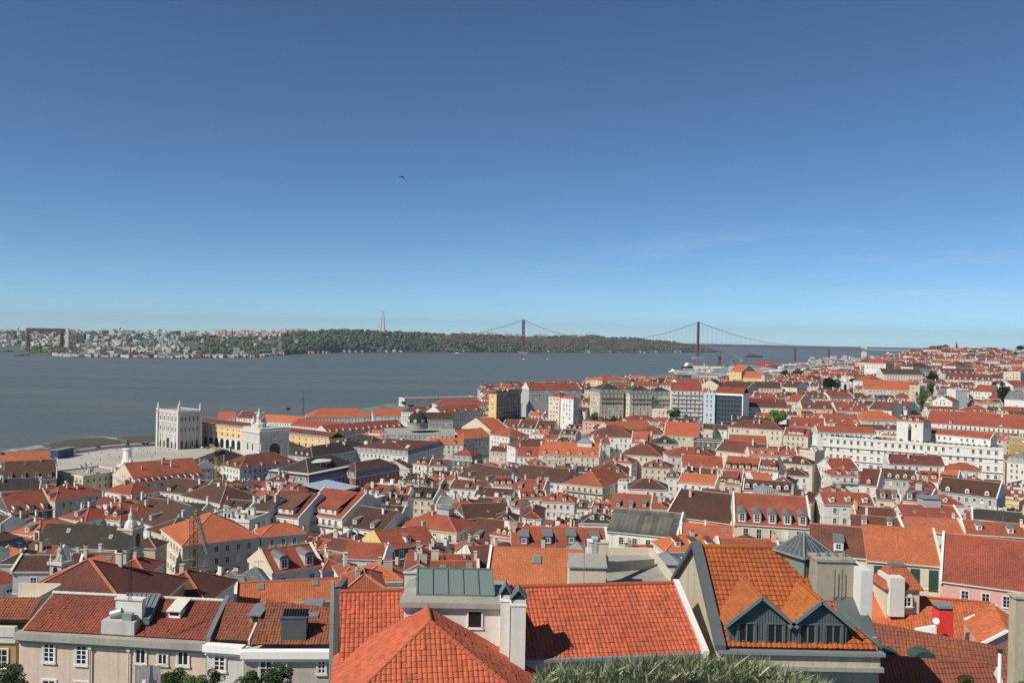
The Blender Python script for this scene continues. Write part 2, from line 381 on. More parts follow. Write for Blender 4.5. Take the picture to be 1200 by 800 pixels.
def H_(x0, y0, x1, y1, kind='gable', roof='t', wall='w', yr=None, q=None, ql=None, d=None, dep=None, yb=None, h=None, rz=None, **k):
    """a building from the ends of its front eave in the photograph, and its distance"""
    D = d or dist((x0+x1)/2, (y0+y1)/2)
    zc = at_d((x0+x1)/2, (y0+y1)/2, D).z
    a = at_z(x0, y0, zc); c = at_z(x1, y1, zc)
    v = c-a
    # keep the front from swinging absurdly: limit its angle
    ang = math.atan2(v.y, v.x); amax = R(k.pop('amax', 48))
    if abs(ang) > amax:
        ang = math.copysign(amax, ang)
        # extend from a along ang until it hits the sight line of c
        r = ray(x1, y1); rd = Vector((r.x, r.y, 0)).normalized(); e = Vector((math.cos(ang), math.sin(ang), 0))
        den = e.x*rd.y - e.y*rd.x; a0 = Vector((a.x, a.y, 0))
        L = (-(a0.x*rd.y - a0.y*rd.x))/den; w = abs(L)
    else: w = v.length
    ex = Vector((math.cos(ang), math.sin(ang), 0)); ey = Vector((-ex.y, ex.x, 0))
    pit = k.pop('pit', PIT)
    if q is not None: P = at_z(q[0], q[1], zc); dep = clamp((P-a).dot(ey), 6, 60)
    elif ql is not None: P = at_z(ql[0], ql[1], zc); dep = clamp((P-a).dot(ey), 6, 60)
    elif yr is not None and dep is None:
        xm = (x0+x1)/2; t = (yr-hor(xm))/F; sN = (CZ-zc-t*D)/(pit+t) if (pit+t) > .02 else 8
        dep = clamp(2*sN/max(.5, ey.y), 7, 34 if k.get('big') or k.get('t') else 22)
        if kind in ('shed',): dep /= 2
        if kind == 'mansard': dep = clamp(dep, 11, 16)
    dep = dep or 12
    if kind == 'gable' and 'par' not in k and D < 800: k['par'] = random.choice(('L','R','LR','R',''))
    g = min(ground_z(a.x, a.y), ground_z(c.x, c.y)); Hh = h or max(zc-g, 5)
    s = make_spec((a.x, a.y, zc-Hh), ang, w, dep, Hh, kind, roof, wall, pit if pit != PIT else None, hand=True, yb=yb or (max(y0, y1)+7), **k)
    s.px = (x0+x1)/2; s.py = (y0+y1)/2; s.D = D; s.tlab = k.get('t'); BLD.append(s); return s
# ---------------- hand placed buildings, front eave ends taken from the photograph ----------------
h_ = H_
# far left rows and the old town below the square
h_(4,563,66,560,'gable','b','c',yr=541,yb=570,dm=4,dk='r',t='long hall under a brown tiled roof with small lean-to dormers, just below the riverside kiosk')
h_(0,541,58,538,'gable','o','w',yr=530,yb=545,t='orange roofed shed between the river and the long brown hall',dm=0,fl=1)
h_(0,575,46,573,'gable','k','w',yr=561,yb=582,dm=0)
h_(0,590,32,588,'hip','t','w',yr=575,yb=596); h_(12,602,62,596,'gable','t','k',yr=577,yb=604,dm=3,dk='r')
h_(64,553,97.5,559,'flat','g','c',q=(130,549),yb=568,fl=2,t='cream and ochre block with a flat roof full of tanks and huts',ft=5)
h_(132,555,159,566,'gabley','t','c',q=(229,554),yb=580,dmr=10,dk='c',pit=.45,t='pink cream gabled block with ten small dormers along its red roof')
h_(232,548,250,547,'gabley','k','l',dep=16,yb=566,ped=1,t='pale blue house front with a curved pediment behind the yellow crane')
h_(220,541,262,546,'hip','k','w',yr=527,yb=548,dep=26)
h_(257,544,281,549,'hip','r','w',q=(333,538),yb=560,dm=2,dmr=4,dk='g',t='red hipped block with white trimmed dormers before the triumphal arch')
h_(338,533,366,536,'hip','k','g',q=(402,516),yb=548,dm=3,dk='g',t='dark hipped block with white dormers to the side of the triumphal arch')
h_(395,517,432,524,'hip','k','g',yr=508,yb=530)
h_(312,560,362,566,'mansard','k','k',q=(405,549),yb=575,dep=30,pav=1,t='dark flat topped block crowned by a round glazed pavilion')
h_(35.6,583,64.7,587,'hip','t','c',q=(108,574.5),yb=608,fl=2,ch=3,dm=2,dk='r',t='cream four storey block standing free with a red hip roof and two rear dormers')
h_(70,606,100,611,'hip','t','w',yr=594,yb=616,dm=1); h_(100,605,141,610,'hip','t','w',yr=594,yb=616,dm=3,ch=4)
h_(118,594,140,597,'hip','t','w',yr=586,yb=601); h_(141,602,160,605,'hip','t','w',yr=589,yb=610)
h_(122,575,152,580,'hip','t','w',yr=566,yb=585,ch=3)
h_(12,624,46,628,'hip','o','w',yr=605,yb=634,ch=1,t='low house with a bright orange roof beside the dark church hall')
h_(158,608,185,618,'gable','b','w',yr=592,yb=625,dm=1,ch=1); h_(153,596,196,601,'gable','b','c',yr=585,yb=604)
h_(172,620,196,628,'hip','b','c',yr=609,yb=655,fl=3); h_(152,641,182,642,'hip','b','e',yb=668,fl=3,d=236,dep=7,ch=1,dm=0)
h_(185,575,232,580,'gable','b','w',yr=562,yb=588); h_(212,580,258,590,'hip','b','w',yr=570,yb=592,dm=0,fl=1,t='brown hipped house with a row of attic windows under the yellow crane')
h_(258,578,293,569,'hip','b','g',yr=560,yb=584,fl=2,dm=5,dk='w')
h_(255,597,288,600,'gable','b','c',yr=586,yb=603); h_(286,603,303,606,'gable','b','w',yr=582,yb=612)
h_(200,596,236,599,'gable','k','c',yr=589,yb=603); h_(237,607,292,611,'flat','g','w',yb=614,ft=7,dep=14,t='flat roof crowded with vents and tanks behind the long beige block')
h_(296,580,322,583,'hip','t','y',yr=572,yb=589); h_(318,573,350,577,'hip','t','w',yr=566,yb=580,ch=3); h_(312,563,336,565,'hip','r','w',yr=556,yb=569)
h_(303,601,350,606.6,'gable','r','w',yr=577.5,yb=618,par='LR',raise_=1,fl=2,ch=0,dm=0,t='white row house with a brown raised attic and a sloping white party wall')
h_(351,600,401,607.5,'gable','t','w',yr=577,yb=626,par='LR',raise_=1,fl=3,ch=0,dm=0,bal=1,t='tall white house with red raised attic and long balconies beside the white party wall')
h_(421,581,441,583,'flat','g','w',yb=606,dep=7,fl=1,d=352,t='plain white box of a house rising behind the tall red roofed row house')
h_(402,615.5,446,622,'gable','b','w',yr=597,yb=633,dm=2,ch=1,fl=2)
h_(391,556,417,559.5,'mansard','b','x',q=(436,546),yb=569,fl=2,t='narrow red fronted house with white framed windows by the blue grey canopy')
h_(467,616,535,624,'hip','t','c',yr=601,yb=640,fl=2,ch=3,bal=1,huts=1,t='cream house with a broad terracotta hip roof and a small grey roof hut')
h_(450,643,511,635,'gable','t','k',yr=622,yb=662,fl=2,bal=1,par='L',pc='y',ch=1,t='terraced house with dark galleries and a yellow side wall')  # dark wall colour carries the shade on this front
h_(402,653,449,655,'gable','t','l',yr=636,yb=668,fl=1,bal=1,ch=1)
h_(214,639,304.5,628.5,'hip','o','c',ql=(195,619),yb=676,fl=3,ch=0,dm=0,big=1,t='long beige corner block with a plain bright orange roof behind the lattice crane')
h_(306,628.5,358,624,'hip','o','c',yr=615,yb=648,fl=2,ch=0,dm=0,d=258,t='beige wing with an orange hip roof joined to the long beige block')
h_(319,671,378,662,'gable','t','l',yr=645,yb=676,fl=1,dm=2,dk='a',par='LR',ch=1,t='house with two lead hooded dormers on a tiled roof above a pale blue wall')
h_(378,668,404,664,'hip','t','g',yr=646,yb=674)
h_(276,707,400,700,'gable','o','c',yr=683,d=120,yb=710,ch=1,sk=2,dm=0)
h_(405,692,450,690,'hip','t','w',yr=676,d=105,ch=1); h_(420,681,470,680,'hip','o','w',yr=667,d=125,ch=2)
h_(400,676,425,674,'hip','t','w',yr=663,d=150,ch=1)
h_(44,640,148,644,'shed','k','c',yr=615,yb=646,ch=0,dm=0,pit=1.15,wp='e',t='large church hall roofed in plain dark brown tile between two ornate belfries')
h_(40,655,66,655,'gable','t','w',yr=640,d=190,sk=2); h_(0,660,32,660,'hip','k','g',yr=642,d=190)
h_(15,668,64,668,'gable','b','g',yr=655,d=155,ch=2); h_(80,664,130,663,'gable','b','g',yr=648,d=170,ch=3)
h_(92,671,134,669,'gable','o','w',yr=658,d=140,ch=2); h_(130,671,170,672,'hip','t','w',yr=652,d=150,ch=2)
h_(-30,727,158,728,'hip','r','n',yr=670,d=92,dep=16,ch=1,sk=0,dm=0,yb=730,t='broad mottled red roof spread out behind the pinkish facade house')
h_(158,703,240,706,'hip','r','w',yr=668,d=108,ch=1,dm=0,yb=706)
# centre
h_(405,516,455,520,'hip','o','w',yr=499,yb=523,dm=3,dk='d',well=1,dep=28,t='orange roofed block around a small white court below the domed hall')
h_(408,528,478,533,'mansard','r','w',q=(523,522),pit=.1,yb=545,fl=2,dm=12,dk='g',dmr=9,ft=9,t='long white block with a row of white attic windows and a cluttered flat top')
h_(445,508,533,509,'flat','g','g',dep=34,yb=512,d=640,ft=0,fl=1,t='long grey flat roof carrying the dark ribbed dome')
h_(503,520,543,520.5,'gable','o','w',yr=508,yb=525,ch=2); h_(541,514,575,511,'gable','o','w',yr=503,yb=520,par='L',ch=1)
h_(575,505,597,503,'gable','o','g',yr=490,yb=510,par='LR',ch=0,dm=0,t='steep bright orange slope framed by white party walls')
h_(536,506,563,505,'flat','k','k',dep=12,yb=508,ft=2,fl=0,t='dark grey plant room boxes standing among orange roofs')
h_(527,538,553,540,'mansard','t','k',yr=527,yb=550,fl=2,dm=3,dk='d',t='dark faced corner house with an orange roof and grey mansard windows')
h_(484,543,500,545,'hip','t','w',yr=536,yb=549); h_(503,545,524,546,'gable','r','w',yr=538,yb=552,dm=1)
h_(447,548,480,549,'gabley','r','w',yb=556,dep=10); h_(478,566,500,568,'hip','b','e',yr=558,yb=573)
h_(441,566,458,568,'flat','g','y',yb=572,dep=6,fl=1,t='little yellow rooftop house in the middle of brown roofs'); h_(460,567,476,569,'flat','g','e',yb=575,dep=6)
h_(420,578,447,581,'gable','t','w',yr=568,yb=584,dm=2); h_(447,578,478,580,'gable','t','w',yr=571,yb=583)
h_(482,583,508,585,'gable','k','e',yr=571,yb=590,ch=2); h_(440,590,474,592,'gable','b','w',yr=579,yb=594,ch=3); h_(441,602,470,604,'gable','b','w',yr=592,yb=608,ch=2)
h_(537,557,580,566,'gable','b','w',yr=543,yb=570,ch=4,dm=2); h_(581,560,602,561,'gable','b','w',yr=546,yb=563,dm=0)
h_(578,568,600,569,'gable','t','w',yr=558,yb=575,ch=3); h_(527,571,566,574,'gable','r','w',yr=563,yb=577,ch=2)
h_(512,589,545,592,'gable','g','e',yr=583,yb=594,ch=4); h_(524,596,560,598,'hip','t','w',yr=585,yb=600,ch=3)
h_(556,580,598,583,'gable','b','w',yr=572,yb=586,ch=2); h_(545,607,602,605,'gable','b','k',yr=590,yb=614,fl=1,ch=2)
h_(543,633,600,640,'gable','r','w',yr=611,yb=640,ch=1,d=268); h_(575,626,604,630,'hip','t','p',yr=620,yb=640,fl=1,d=240)
h_(535,645,568,645,'hip','t','w',yr=636,yb=648); h_(500,672,560,672,'gable','t','w',yr=650,yb=676,d=160,ch=2)
h_(560,673,596,670,'gable','r','w',yr=641,d=165,yb=676,ch=1); h_(490,652,520,652,'hip','t','w',yr=643,d=215)
h_(474,668,507,668,'gabley','t','w',d=150,dep=12,yb=672,t='white gabled wall standing behind the greenhouse skylight'); h_(505,681,560,681,'gable','t','w',yr=668,d=118,ch=1)
h_(470,482,510,484,'hip','r','w',yr=474,yb=489,d=950); h_(497,491,531,491,'gable','b','g',yr=479,yb=495,d=860)
h_(512,474,571,473.5,'hip','t','w',yr=465,yb=477,d=1010); h_(517,484,566,480,'gable','t','w',yr=471,yb=487,par='L',d=930,dm=4,dk='c')
h_(474,467,557,465,'flat','w','w',d=1235,dep=18,yb=476,fl=3,h=19,t='long white riverside office block with a grid of small windows')
h_(573,461,582,461.5,'hip','k','q',front='y',q=(619,459),yb=484,fl=6,d=740,h=26,t='tall block whose end wall is yellow and whose long side lies in deep shade')  # long side coloured dark as shade, yellow kept on the end wall only
h_(585,487,609,488,'gable','r','g',yr=480,yb=491); h_(588,500,606,501,'gable','r','w',yr=490,yb=503,dm=2); h_(607,501,627,502,'gable','r','w',yr=492,yb=505,dm=2); h_(628,502,648,503,'gable','r','w',yr=493,yb=506,dm=2)
h_(604,524,654,512,'hip','r','w',yb=530,dm=0,fl=2,dep=15,amax=22); h_(597,512,620,510,'hip','t','w',yr=503,yb=516)
h_(631,532,702,535,'gable','o','c',yr=518,yb=548,fl=2,dm=5,dk='g',par='R',lant=1,t='cream house with a wide orange roof and a white lantern hut with grey pyramid top')
h_(638,537,662,538,'flat','g','e',yb=546,dep=6,fl=1,ft=2); h_(606,534,632,535,'gable','t','w',yr=524,yb=540,ch=2)
h_(622,546,642,546,'hip','t','w',yr=534,yb=550,ch=1); h_(600,560,660,566,'gable','b','w',yr=546,yb=568,ch=2,dm=0)
h_(600,573,636,575.5,'gable','t','w',yr=562,yb=579,ch=5,dm=2); h_(610,583,640,583,'gable','t','w',yr=575,yb=586,dm=3,ch=2)
h_(659,566,706,571,'hip','t','c',q=(724,558),yb=590,fl=3,bal=1,sk=3,ch=1,t='cream corner house with balconies and an orange roof beside a narrow sunny street')
h_(692,554,735,556,'hip','r','w',q=(742,549),yb=560,fl=1,ch=2); h_(724,565,740,566,'flat','g','w',yb=580,dep=8,fl=3)
h_(635,587,673,589,'hip','t','w',q=(686,584),yb=610,fl=2,sk=2,ch=2,t='white corner house with orange hip roof and two little skylights')
h_(611,607,634,608,'hip','r','w',q=(661,596),yb=614,fl=1); h_(578,611,605,612,'hip','b','w',yr=597,yb=622,fl=1)
h_(727,532,776,535,'hip','r','c',q=(789,528),yb=543,fl=1,ch=1,par='R'); h_(712,541,740,543,'hip','t','w',yr=533,yb=547,ch=2)
h_(736,572,783,574,'hip','b','w',yr=561,yb=585,fl=1,ch=2,t='white house with brown hip roof on the corner of the sunny street')
h_(716,595,762,598,'gable','t','w',yr=579,yb=602,dm=3,dk='d',par='R',ch=0); h_(764,596,783,597,'hip','t','c',yr=585,yb=601,fl=1)
h_(690,511,745,513,'hip','r','w',yr=500,yb=517,ch=1,dep=26); h_(714,503,766,502,'gable','o','c',yr=494,yb=508,ch=0,dm=0); h_(748,508,778,509,'hip','r','c',yr=494,yb=512,ch=0)
h_(778,509,819,511,'gable','o','c',yr=495,yb=520,par='L',ch=0,dm=0,fl=1,t='broad orange roof with a cream stepped gable under the glass fronted block'); h_(735,492,770,492,'hip','t','c',yr=487,yb=496)
h_(740,518,763,519,'gable','o','w',yr=505,yb=522,raise_=1,ch=1); h_(764,519,795,520,'hip','k','c',yr=511,yb=532,fl=2)
h_(697,519,715,519,'gable','t','w',yr=512,yb=523); h_(752,547,785,549,'hip','r','c',yr=538,yb=553)
h_(783,534,838,535,'hip','t','w',yr=524,yb=538,ch=2); h_(781,559,800,560,'hip','b','w',yr=550,yb=567)
h_(781,603,857,613,'gable','b','p',yr=580,par='LR',ch=1,dm=0,d=225,yb=616,t='wide plain brown roof next to the cream house with arched dormers')
h_(711.6,621,793,629,'gable','P','w',yr=598,yb=645,d=200,dep=15,fl=1,par='R',ch=0,dm=0,big=1,t='white house under a patched grey corrugated sheet roof')
h_(683,612,717,613,'pyr','k','w',d=225,dep=9,yb=614,t='brown pyramid roof between white stepped parapets')
h_(600,640,712,642,'gable','t','w',yr=618,yb=642,d=185,dm=4,dk='d',ch=2,t='long red roof with a file of dark lead dormers above the metal pyramid')
h_(570,684,692,689,'gable','o','w',yr=643,d=132,sk=1,ch=0,dm=0,yb=690,big=1,t='large orange tiled slope with a single square skylight')
h_(715,664,760,662,'gable','t','w',yr=650,d=150,sk=2,ch=1); h_(706,690,796,691,'flat','g','c',d=90,dep=15,ft=0,fl=0,h=10)
h_(740,655,790,655,'gable','o','p',yr=640,d=165,ch=1); h_(798,632,858,636,'gable','o','w',yr=615,d=190,sk=3,ch=1,dm=0); h_(780,646,850,645,'hip','o','w',yr=630,d=150,ch=2); h_(845,648,915,650,'gable','t','w',yr=634,d=150,ch=1)
# hill fronts
h_(643,464,656,465,'hip','t','c',dep=14,yb=494,fl=6,d=700,h=28); h_(657,466,672,471,'hip','t','w',q=(686,469),yb=500,fl=7,d=672,h=30,t='tall cream corner block with a blank grey side wall on the hillside')
h_(620,456,681,456,'gable','t','g',yr=449,yb=461,d=790,dm=0)
h_(703,460,731,460,'mansard','k','e',q=(740,458),yb=491,fl=6,d=700,bal=1,t='beige hillside block with dark mansard and brown roof')
h_(738,461,764,461,'mansard','k','c',dep=14,yb=491,fl=6,d=700,bal=1,t='cream hillside block with grey mansard and vertical rows of balconies')
h_(765,462,787,462,'mansard','k','c',dep=12,yb=480,fl=5,d=712,bal=1); h_(764,480,786,481,'flat','g','c',yb=492,d=688,dep=8,fl=3,ft=1)
h_(786.5,457,823.5,458,'gable','t','w',yr=448,yb=492,fl=8,bal=2,d=700,t='white tenement with stacked rear balconies next to the glass fronted block')
h_(824.5,461,838,461.5,'flat','t','l',yb=499,fl=8,d=640,dep=22,h=30,t='narrow pale blue office wing with white framed windows')
h_(692,445,706,446,'hip','o','y',q=(715,444),yb=455,fl=2,d=1000,t='yellow house with a flat orange hip roof on the riverside hill')
h_(869,476,922,478,'gable','r','w',yr=467,yb=486,fl=2,ch=3,dm=0,d=650)
h_(714,447,740,447,'flat','g','e',yb=452,d=1000,fl=1,dep=10); h_(742,452,770,453,'gable','t','c',yr=447,yb=455,d=860); h_(722,455,738,455,'gable','t','e',yr=450,d=850); h_(770,451,800,452,'hip','t','w',yr=446,d=900); h_(795,449,822,449,'gable','t','w',yr=444,d=880)
h_(822,450,842,451,'gabley','b','c',dep=16,yb=455,d=900,fl=0); h_(845,453,876,455,'gable','b','c',yr=444,d=880,par='R'); h_(877,454,916,455,'gable','b','c',yr=445,d=880,par='R',ch=2); h_(917,453,934,454,'gable','b','w',yr=447,d=890)
h_(855,435,869,436,'gable','o','y',yr=428,yb=444,d=1180,fl=2,par='R',t='bright yellow house with an orange roof against the docks'); h_(871,442,896,443,'gable','o','y',yr=436,d=1120,fl=0,yb=445,t='low yellow hall with long orange roof beside the bright yellow house')
h_(896,439,905,439,'gabley','t','y',dep=6,d=1110,yb=446,fl=1)
h_(853,500,917,504,'hip','r','c',yr=494,yb=523,fl=4,ch=3,dm=0,d=575,t='long cream block with four rows of small windows in front of the round green tree')
h_(854,518,899,520,'gable','t','k',yr=510,yb=524,fl=1,ch=0,dm=0,d=545); h_(918,509,947,511,'gable','t','c',yr=502,yb=525,fl=3,raise_=1,d=560)
h_(813,516,853,518,'flat','g','k',yb=522,dep=12,ft=0); h_(817,506,835,507,'flat','g','c',yb=513,dep=8,ft=0)
h_(800,532,836,534,'hip','r','c',yr=523,yb=537); h_(839,527,876,531,'gable','r','c',yr=519,yb=537,ch=3,fl=1)
h_(800,546,848,548,'gable','t','w',yr=534,yb=550,par='R',dm=0,ch=1); h_(849,549,888,552,'gable','t','w',yr=536,yb=554,dm=5,ch=0,par='R'); h_(889,550,912,552,'gable','t','w',yr=540,yb=556,raise_=1)
h_(878,533,912,534,'gable','o','w',yr=525,yb=537,dm=3,ch=1); h_(914,542,952,545,'hip','b','c',yr=535,yb=552,fl=1,ch=0); h_(914,556,948,558,'hip','b','w',yr=548,yb=562)
h_(937,528,955,530,'flat','g','c',yb=540,dep=12,fl=0); h_(912,533,934,534,'gable','t','w',yr=527,yb=536,dm=1)
h_(799,558,819,560,'gable','b','w',yr=548,yb=563,par='R'); h_(821,562,842,563,'gable','r','w',yr=549,yb=565); h_(795,564,838,568,'gable','o','w',yr=556,yb=577,fl=1,ch=1,dm=0)
h_(843,566,868,568,'gable','t','e',yr=553,yb=571,raise_=1,ch=2); h_(871,573,926,577,'gable','b','w',yr=563,yb=580,dm=6,dk='g',ch=0); h_(883,562,905,562,'gable','o','w',yr=554,yb=565,dm=0,ch=0)
h_(906,566,930,568,'hip','b','e',yr=556,yb=572,ch=3); h_(822,585,858,587,'gable','r','w',yr=573,yb=590,dm=3,dk='g'); h_(800,584,820,585,'gable','r','w',yr=574,yb=588); h_(930,588,950,590,'hip','r','c',yr=570,yb=592)
h_(861,612.5,950,618,'gable','t','c',yr=579.5,par='LR',d=200,dep=20,yb=640,fl=1,dm=5,dk='a',ch=0,balc=1,big=1,t='cream house with five arched lead dormers on an orange roof')
# right of the sloping street
h_(974,557,1006,558,'hip','t','w',yr=547,yb=567,fl=2,bal=1,sk=3); h_(1007,567,1028,569,'gable','r','w',yr=548,yb=570,dm=1,par='R'); h_(1029,560,1075,563,'gable','b','g',yr=550,yb=571,dm=5,dk='g',fl=1,par='R')
h_(975,549,1006,549,'gable','t','w',yr=537,yb=552); h_(1042,543,1107,546,'gable','r','w',yr=533,yb=554,dm=0,fl=2,bal=1,t='white terraced house with a long row of openings before the big white department block')
h_(1069,571,1098,573,'hip','r','g',yr=560,yb=577); h_(1077,562,1100,564,'gable','t','w',yr=553,yb=566); h_(1101,564,1121,566,'gable','o','w',yr=553,yb=568,dm=3); h_(1122,568,1160,571,'hip','t','w',yr=557,yb=573,ch=1); h_(1108,550,1150,553,'hip','t','w',yr=543,yb=557,ch=1)
h_(1099,575,1168,583,'gable','b','g',yr=565,yb=586,dm=3,dk='g',fl=1,big=1,ch=0,t='long brown roof over a pale grey front with arched windows')
h_(1134,580,1158,583,'flat','g','n',yb=597,fl=1,d=372,dep=8); h_(1161,586,1194,590,'flat','g','y',yb=600,fl=1,d=365,dep=12,ft=1,t='windowless ochre yellow block beside the long brown roof')
h_(1028,584,1055,586,'gable','r','c',yr=574,yb=590,dm=2,dk='a',fl=0,par='R'); h_(1058,585,1087,589,'gable','r','c',yr=575,yb=591,dm=2,dk='a',fl=0,par='R')
h_(966,590,1025,592,'gable','t','w',yr=577,yb=595,dm=3,ch=1); h_(968,577,1000,578,'hip','t','w',yr=569,yb=581,ch=1); h_(1088,590,1130,592,'hip','t','w',yr=580,yb=594,dm=1)
h_(963,608,996,611,'hip','t','w',yr=593,yb=618,fl=1,ch=1,d=330); h_(1003,604,1057,607,'gable','r','w',yr=596,yb=609,ch=2); h_(998,615,1058,620,'gable','r','c',yr=606,yb=623,ch=3,dm=2)
h_(1060,607,1127,609,'gable','t','w',yr=592,yb=612,ch=1,raise_=0,huts=1,dm=0); h_(1060,621,1130,624,'gable','o','w',yr=607,yb=626,ch=1,dm=0,sk=4)
h_(1131,624,1204,629,'gable','t','w',yr=612,yb=632,dm=2,ch=1); h_(1140,607,1204,613,'gable','k','c',yr=599,yb=615,ch=3,dm=0); h_(1100,633,1204,641,'gable','r','w',yr=626,yb=643,ch=2,dm=2,d=235)
h_(950,647,1016,653,'gable','r','c',yr=617,d=150,yb=690,fl=1,dm=1,dk='s',ch=0,par='R')
h_(1017,655,1103,662,'gable','o','c',yr=619,d=146,yb=690,fl=2,ch=0,dm=0,par='R',pc='c',sh=1,big=1,t='cream house with tall dark green shutters under a smooth orange roof')
h_(1103,679,1210,693,'gable','t','p',yr=634,d=138,yb=715,fl=3,ch=0,dm=0,big=1,pit=.5,t='long pink house with white framed windows under a huge plain red roof')
# chiado hill
h_(952,511,1176,526.5,'flat','g','w',d=488,dep=26,yb=546,fl=8,ft=0,h=38,cornice=1,sp=3.6,ws=1.35,t='huge white department block with long rows of small windows and a planted roof terrace')
h_(958,505.5,1026,507.5,'gable','t','w',yr=498,d=508,yb=512,fl=1,ch=0,dm=0,dep=11,h=7,t='set back attic with an orange roof on top of the white department block')
h_(1051,492.5,1082,495,'hip','t','w',yr=488,d=496,yb=516,fl=1,ch=0,dep=12,h=11,door=1,t='square white pavilion with an orange hip roof on the department block terrace')
h_(1088,507,1161,514.5,'gable','t','w',yr=506.5,d=489,dep=9,yb=520,h=5,fl=1,ch=0,dm=0,t='long low terrace pavilion with an orange roof beside the square white one')
h_(1183,511,1204,513,'flat','g','n',d=540,yb=534,fl=1,dep=16,h=34); h_(1180,540,1204,545,'mansard','g','w',d=500,yb=570,fl=3,dep=18,dm=0)
h_(1085,495,1204,503,'gable','t','w',yr=486,yb=512,fl=2,d=625,ch=1,dm=2,bal=1,t='long white block with two rows of windows and an orange roof behind the terrace'); h_(1010,492,1058,492.5,'hip','o','w',yr=480,yb=500,d=640,fl=1,ch=0,dm=0)
h_(968,495,1010,496,'gable','t','w',yr=483,yb=498,d=640,ch=2); h_(925,499,966,501,'gable','t','w',yr=489,yb=508,d=620,dm=3,fl=2)
h_(980,481,1018,482,'gable','t','w',yr=470,yb=486,d=690,dm=3,ch=3); h_(940,478,976,479,'gable','r','y',yr=471,d=690,yb=484,dm=2); h_(1018,479,1045,481,'gable','r','w',yr=470,d=680)
h_(1040,478,1063,482,'gable','r','w',yr=468,d=680,par='L',yb=490); h_(922,470,936,471,'gable','t','c',yr=464,d=730,yb=476); h_(936,466,970,467,'gable','r','w',yr=459,d=760,dm=5,yb=472); h_(973,465,1000,465,'gable','t','w',yr=459,d=760)
h_(1012,455,1067,457,'gable','o','c',yr=446,yb=465,d=830,ch=0,dm=0,fl=1,t='bright orange church nave roof above a cream wall with tall openings'); h_(1035,438,1081,439,'gable','b','w',yr=431,yb=443,d=960,ch=0,dm=0)
h_(1013,425,1038,426,'hip','t','w',yr=420,yb=434,d=1080,fl=2); h_(1000,441,1014,441,'hip','t','w',yr=436,d=980); h_(1018,447,1040,447,'hip','t','w',yr=440,d=900)
h_(1089,482,1125,483,'gable','t','w',yr=476,yb=489,dm=6,fl=1,d=690); h_(1093,469,1116,471,'gabley','t','w',dep=14,yb=480,d=730,fl=1); h_(1098,463,1119,464,'gable','g','w',yr=453,yb=470,d=770,dm=0,ch=0)
h_(1120,457,1134,457,'flat','g','w',d=760,yb=480,dep=10,fl=0,ft=0,t='blank white tower block catching the sun over the ravine'); h_(1135,483,1167,484,'hip','t','w',yr=472,yb=490,d=660,ch=1)
h_(1104,437,1144,438,'gable','r','w',yr=432,yb=441,d=950,dm=6); h_(1108,444,1162,446,'gable','r','w',yr=438,yb=449,d=890,dm=8); h_(1176,436,1196,437,'flat','g','c',yb=444,d=930,fl=2,t='cream school like block with banded windows on the upper slope')
h_(1177,467,1204,470,'gable','g','w',yr=461,yb=479,d=720,fl=0,dm=0,ch=0); h_(1141,458,1162,460,'gable','t','w',yr=451,yb=470,d=800,fl=2); h_(1070,430,1092,430,'hip','b','w',yr=426,d=1050); h_(1066,452,1078,453,'flat','g','e',yb=480,d=780,fl=5,dep=10)
h_(1187,452,1204,452,'gable','t','w',yr=446,d=850,yb=460,fl=1); h_(1120,429,1140,429,'hip','r','w',yr=425,d=1080)
# palace wings behind the arcade
h_(255,490,275,490,'gable','o','w',yr=481,d=870,dm=0,ch=0); h_(277,489,296,490,'gable','r','w',yr=482,d=860,dm=0,ch=0,par='L')
h_(303,493,352,496,'gable','o','w',yr=485,d=850,dm=0,ch=0); h_(362,489,437,488,'hip','o','w',yr=476,d=900,dm=0,ch=0,dep=30,t='widest orange palace roof along the river, one even hip without dormers')
h_(437,487,470,487,'gable','o','w',yr=478,d=880,dm=0,ch=0); h_(385,507,474,498,'gable','t','w',yr=487,d=745,dep=20,dm=12,dk='g',ch=0,t='long orange palace wing with a file of tiny white dormers along its eave')
h_(340,498,392,503,'gable','t','w',yr=488,d=800,dm=0,ch=0)
# ---------------- city blocks between them ----------------
for s in BLD:
    if s.kind == 'pyr': s.kind = 'hip'; s.dep = s.w
def land(x, y):
    px = 600+F*x/max(y, 1); return y < interp(SHORE, px)-12
def in_square(x, y):
    px = 600+F*x/y
    return px < 345 and y > 545 or (px < 230 and y > 500)
HF = [foot(s, .6) for s in BLD]
def rnd_style(y, px):
    rr = random.random()
    if px > 850 and y > 420: roof = 't' if rr < .42 else 'r' if rr < .70 else 'o' if rr < .82 else 'b' if rr < .95 else 'k'
    else: roof = 't' if rr < .30 else 'r' if rr < .52 else 'b' if rr < .80 else 'o' if rr < .93 else 'k'
    rr = random.random(); wall = 'w' if rr < .58 else 'c' if rr < .78 else 'e' if rr < .86 else 'g' if rr < .93 else 'p' if rr < .97 else 'y'
    return roof, wall
HP = []
for s in BLD:
    pts = [proj(q) for q in foot(s)]
    xs = [p[0] for p in pts if p]
    HP.append((min(xs)-1, max(xs)+1, s.k['yb'], max(q.y for q in foot(s)[:2])))
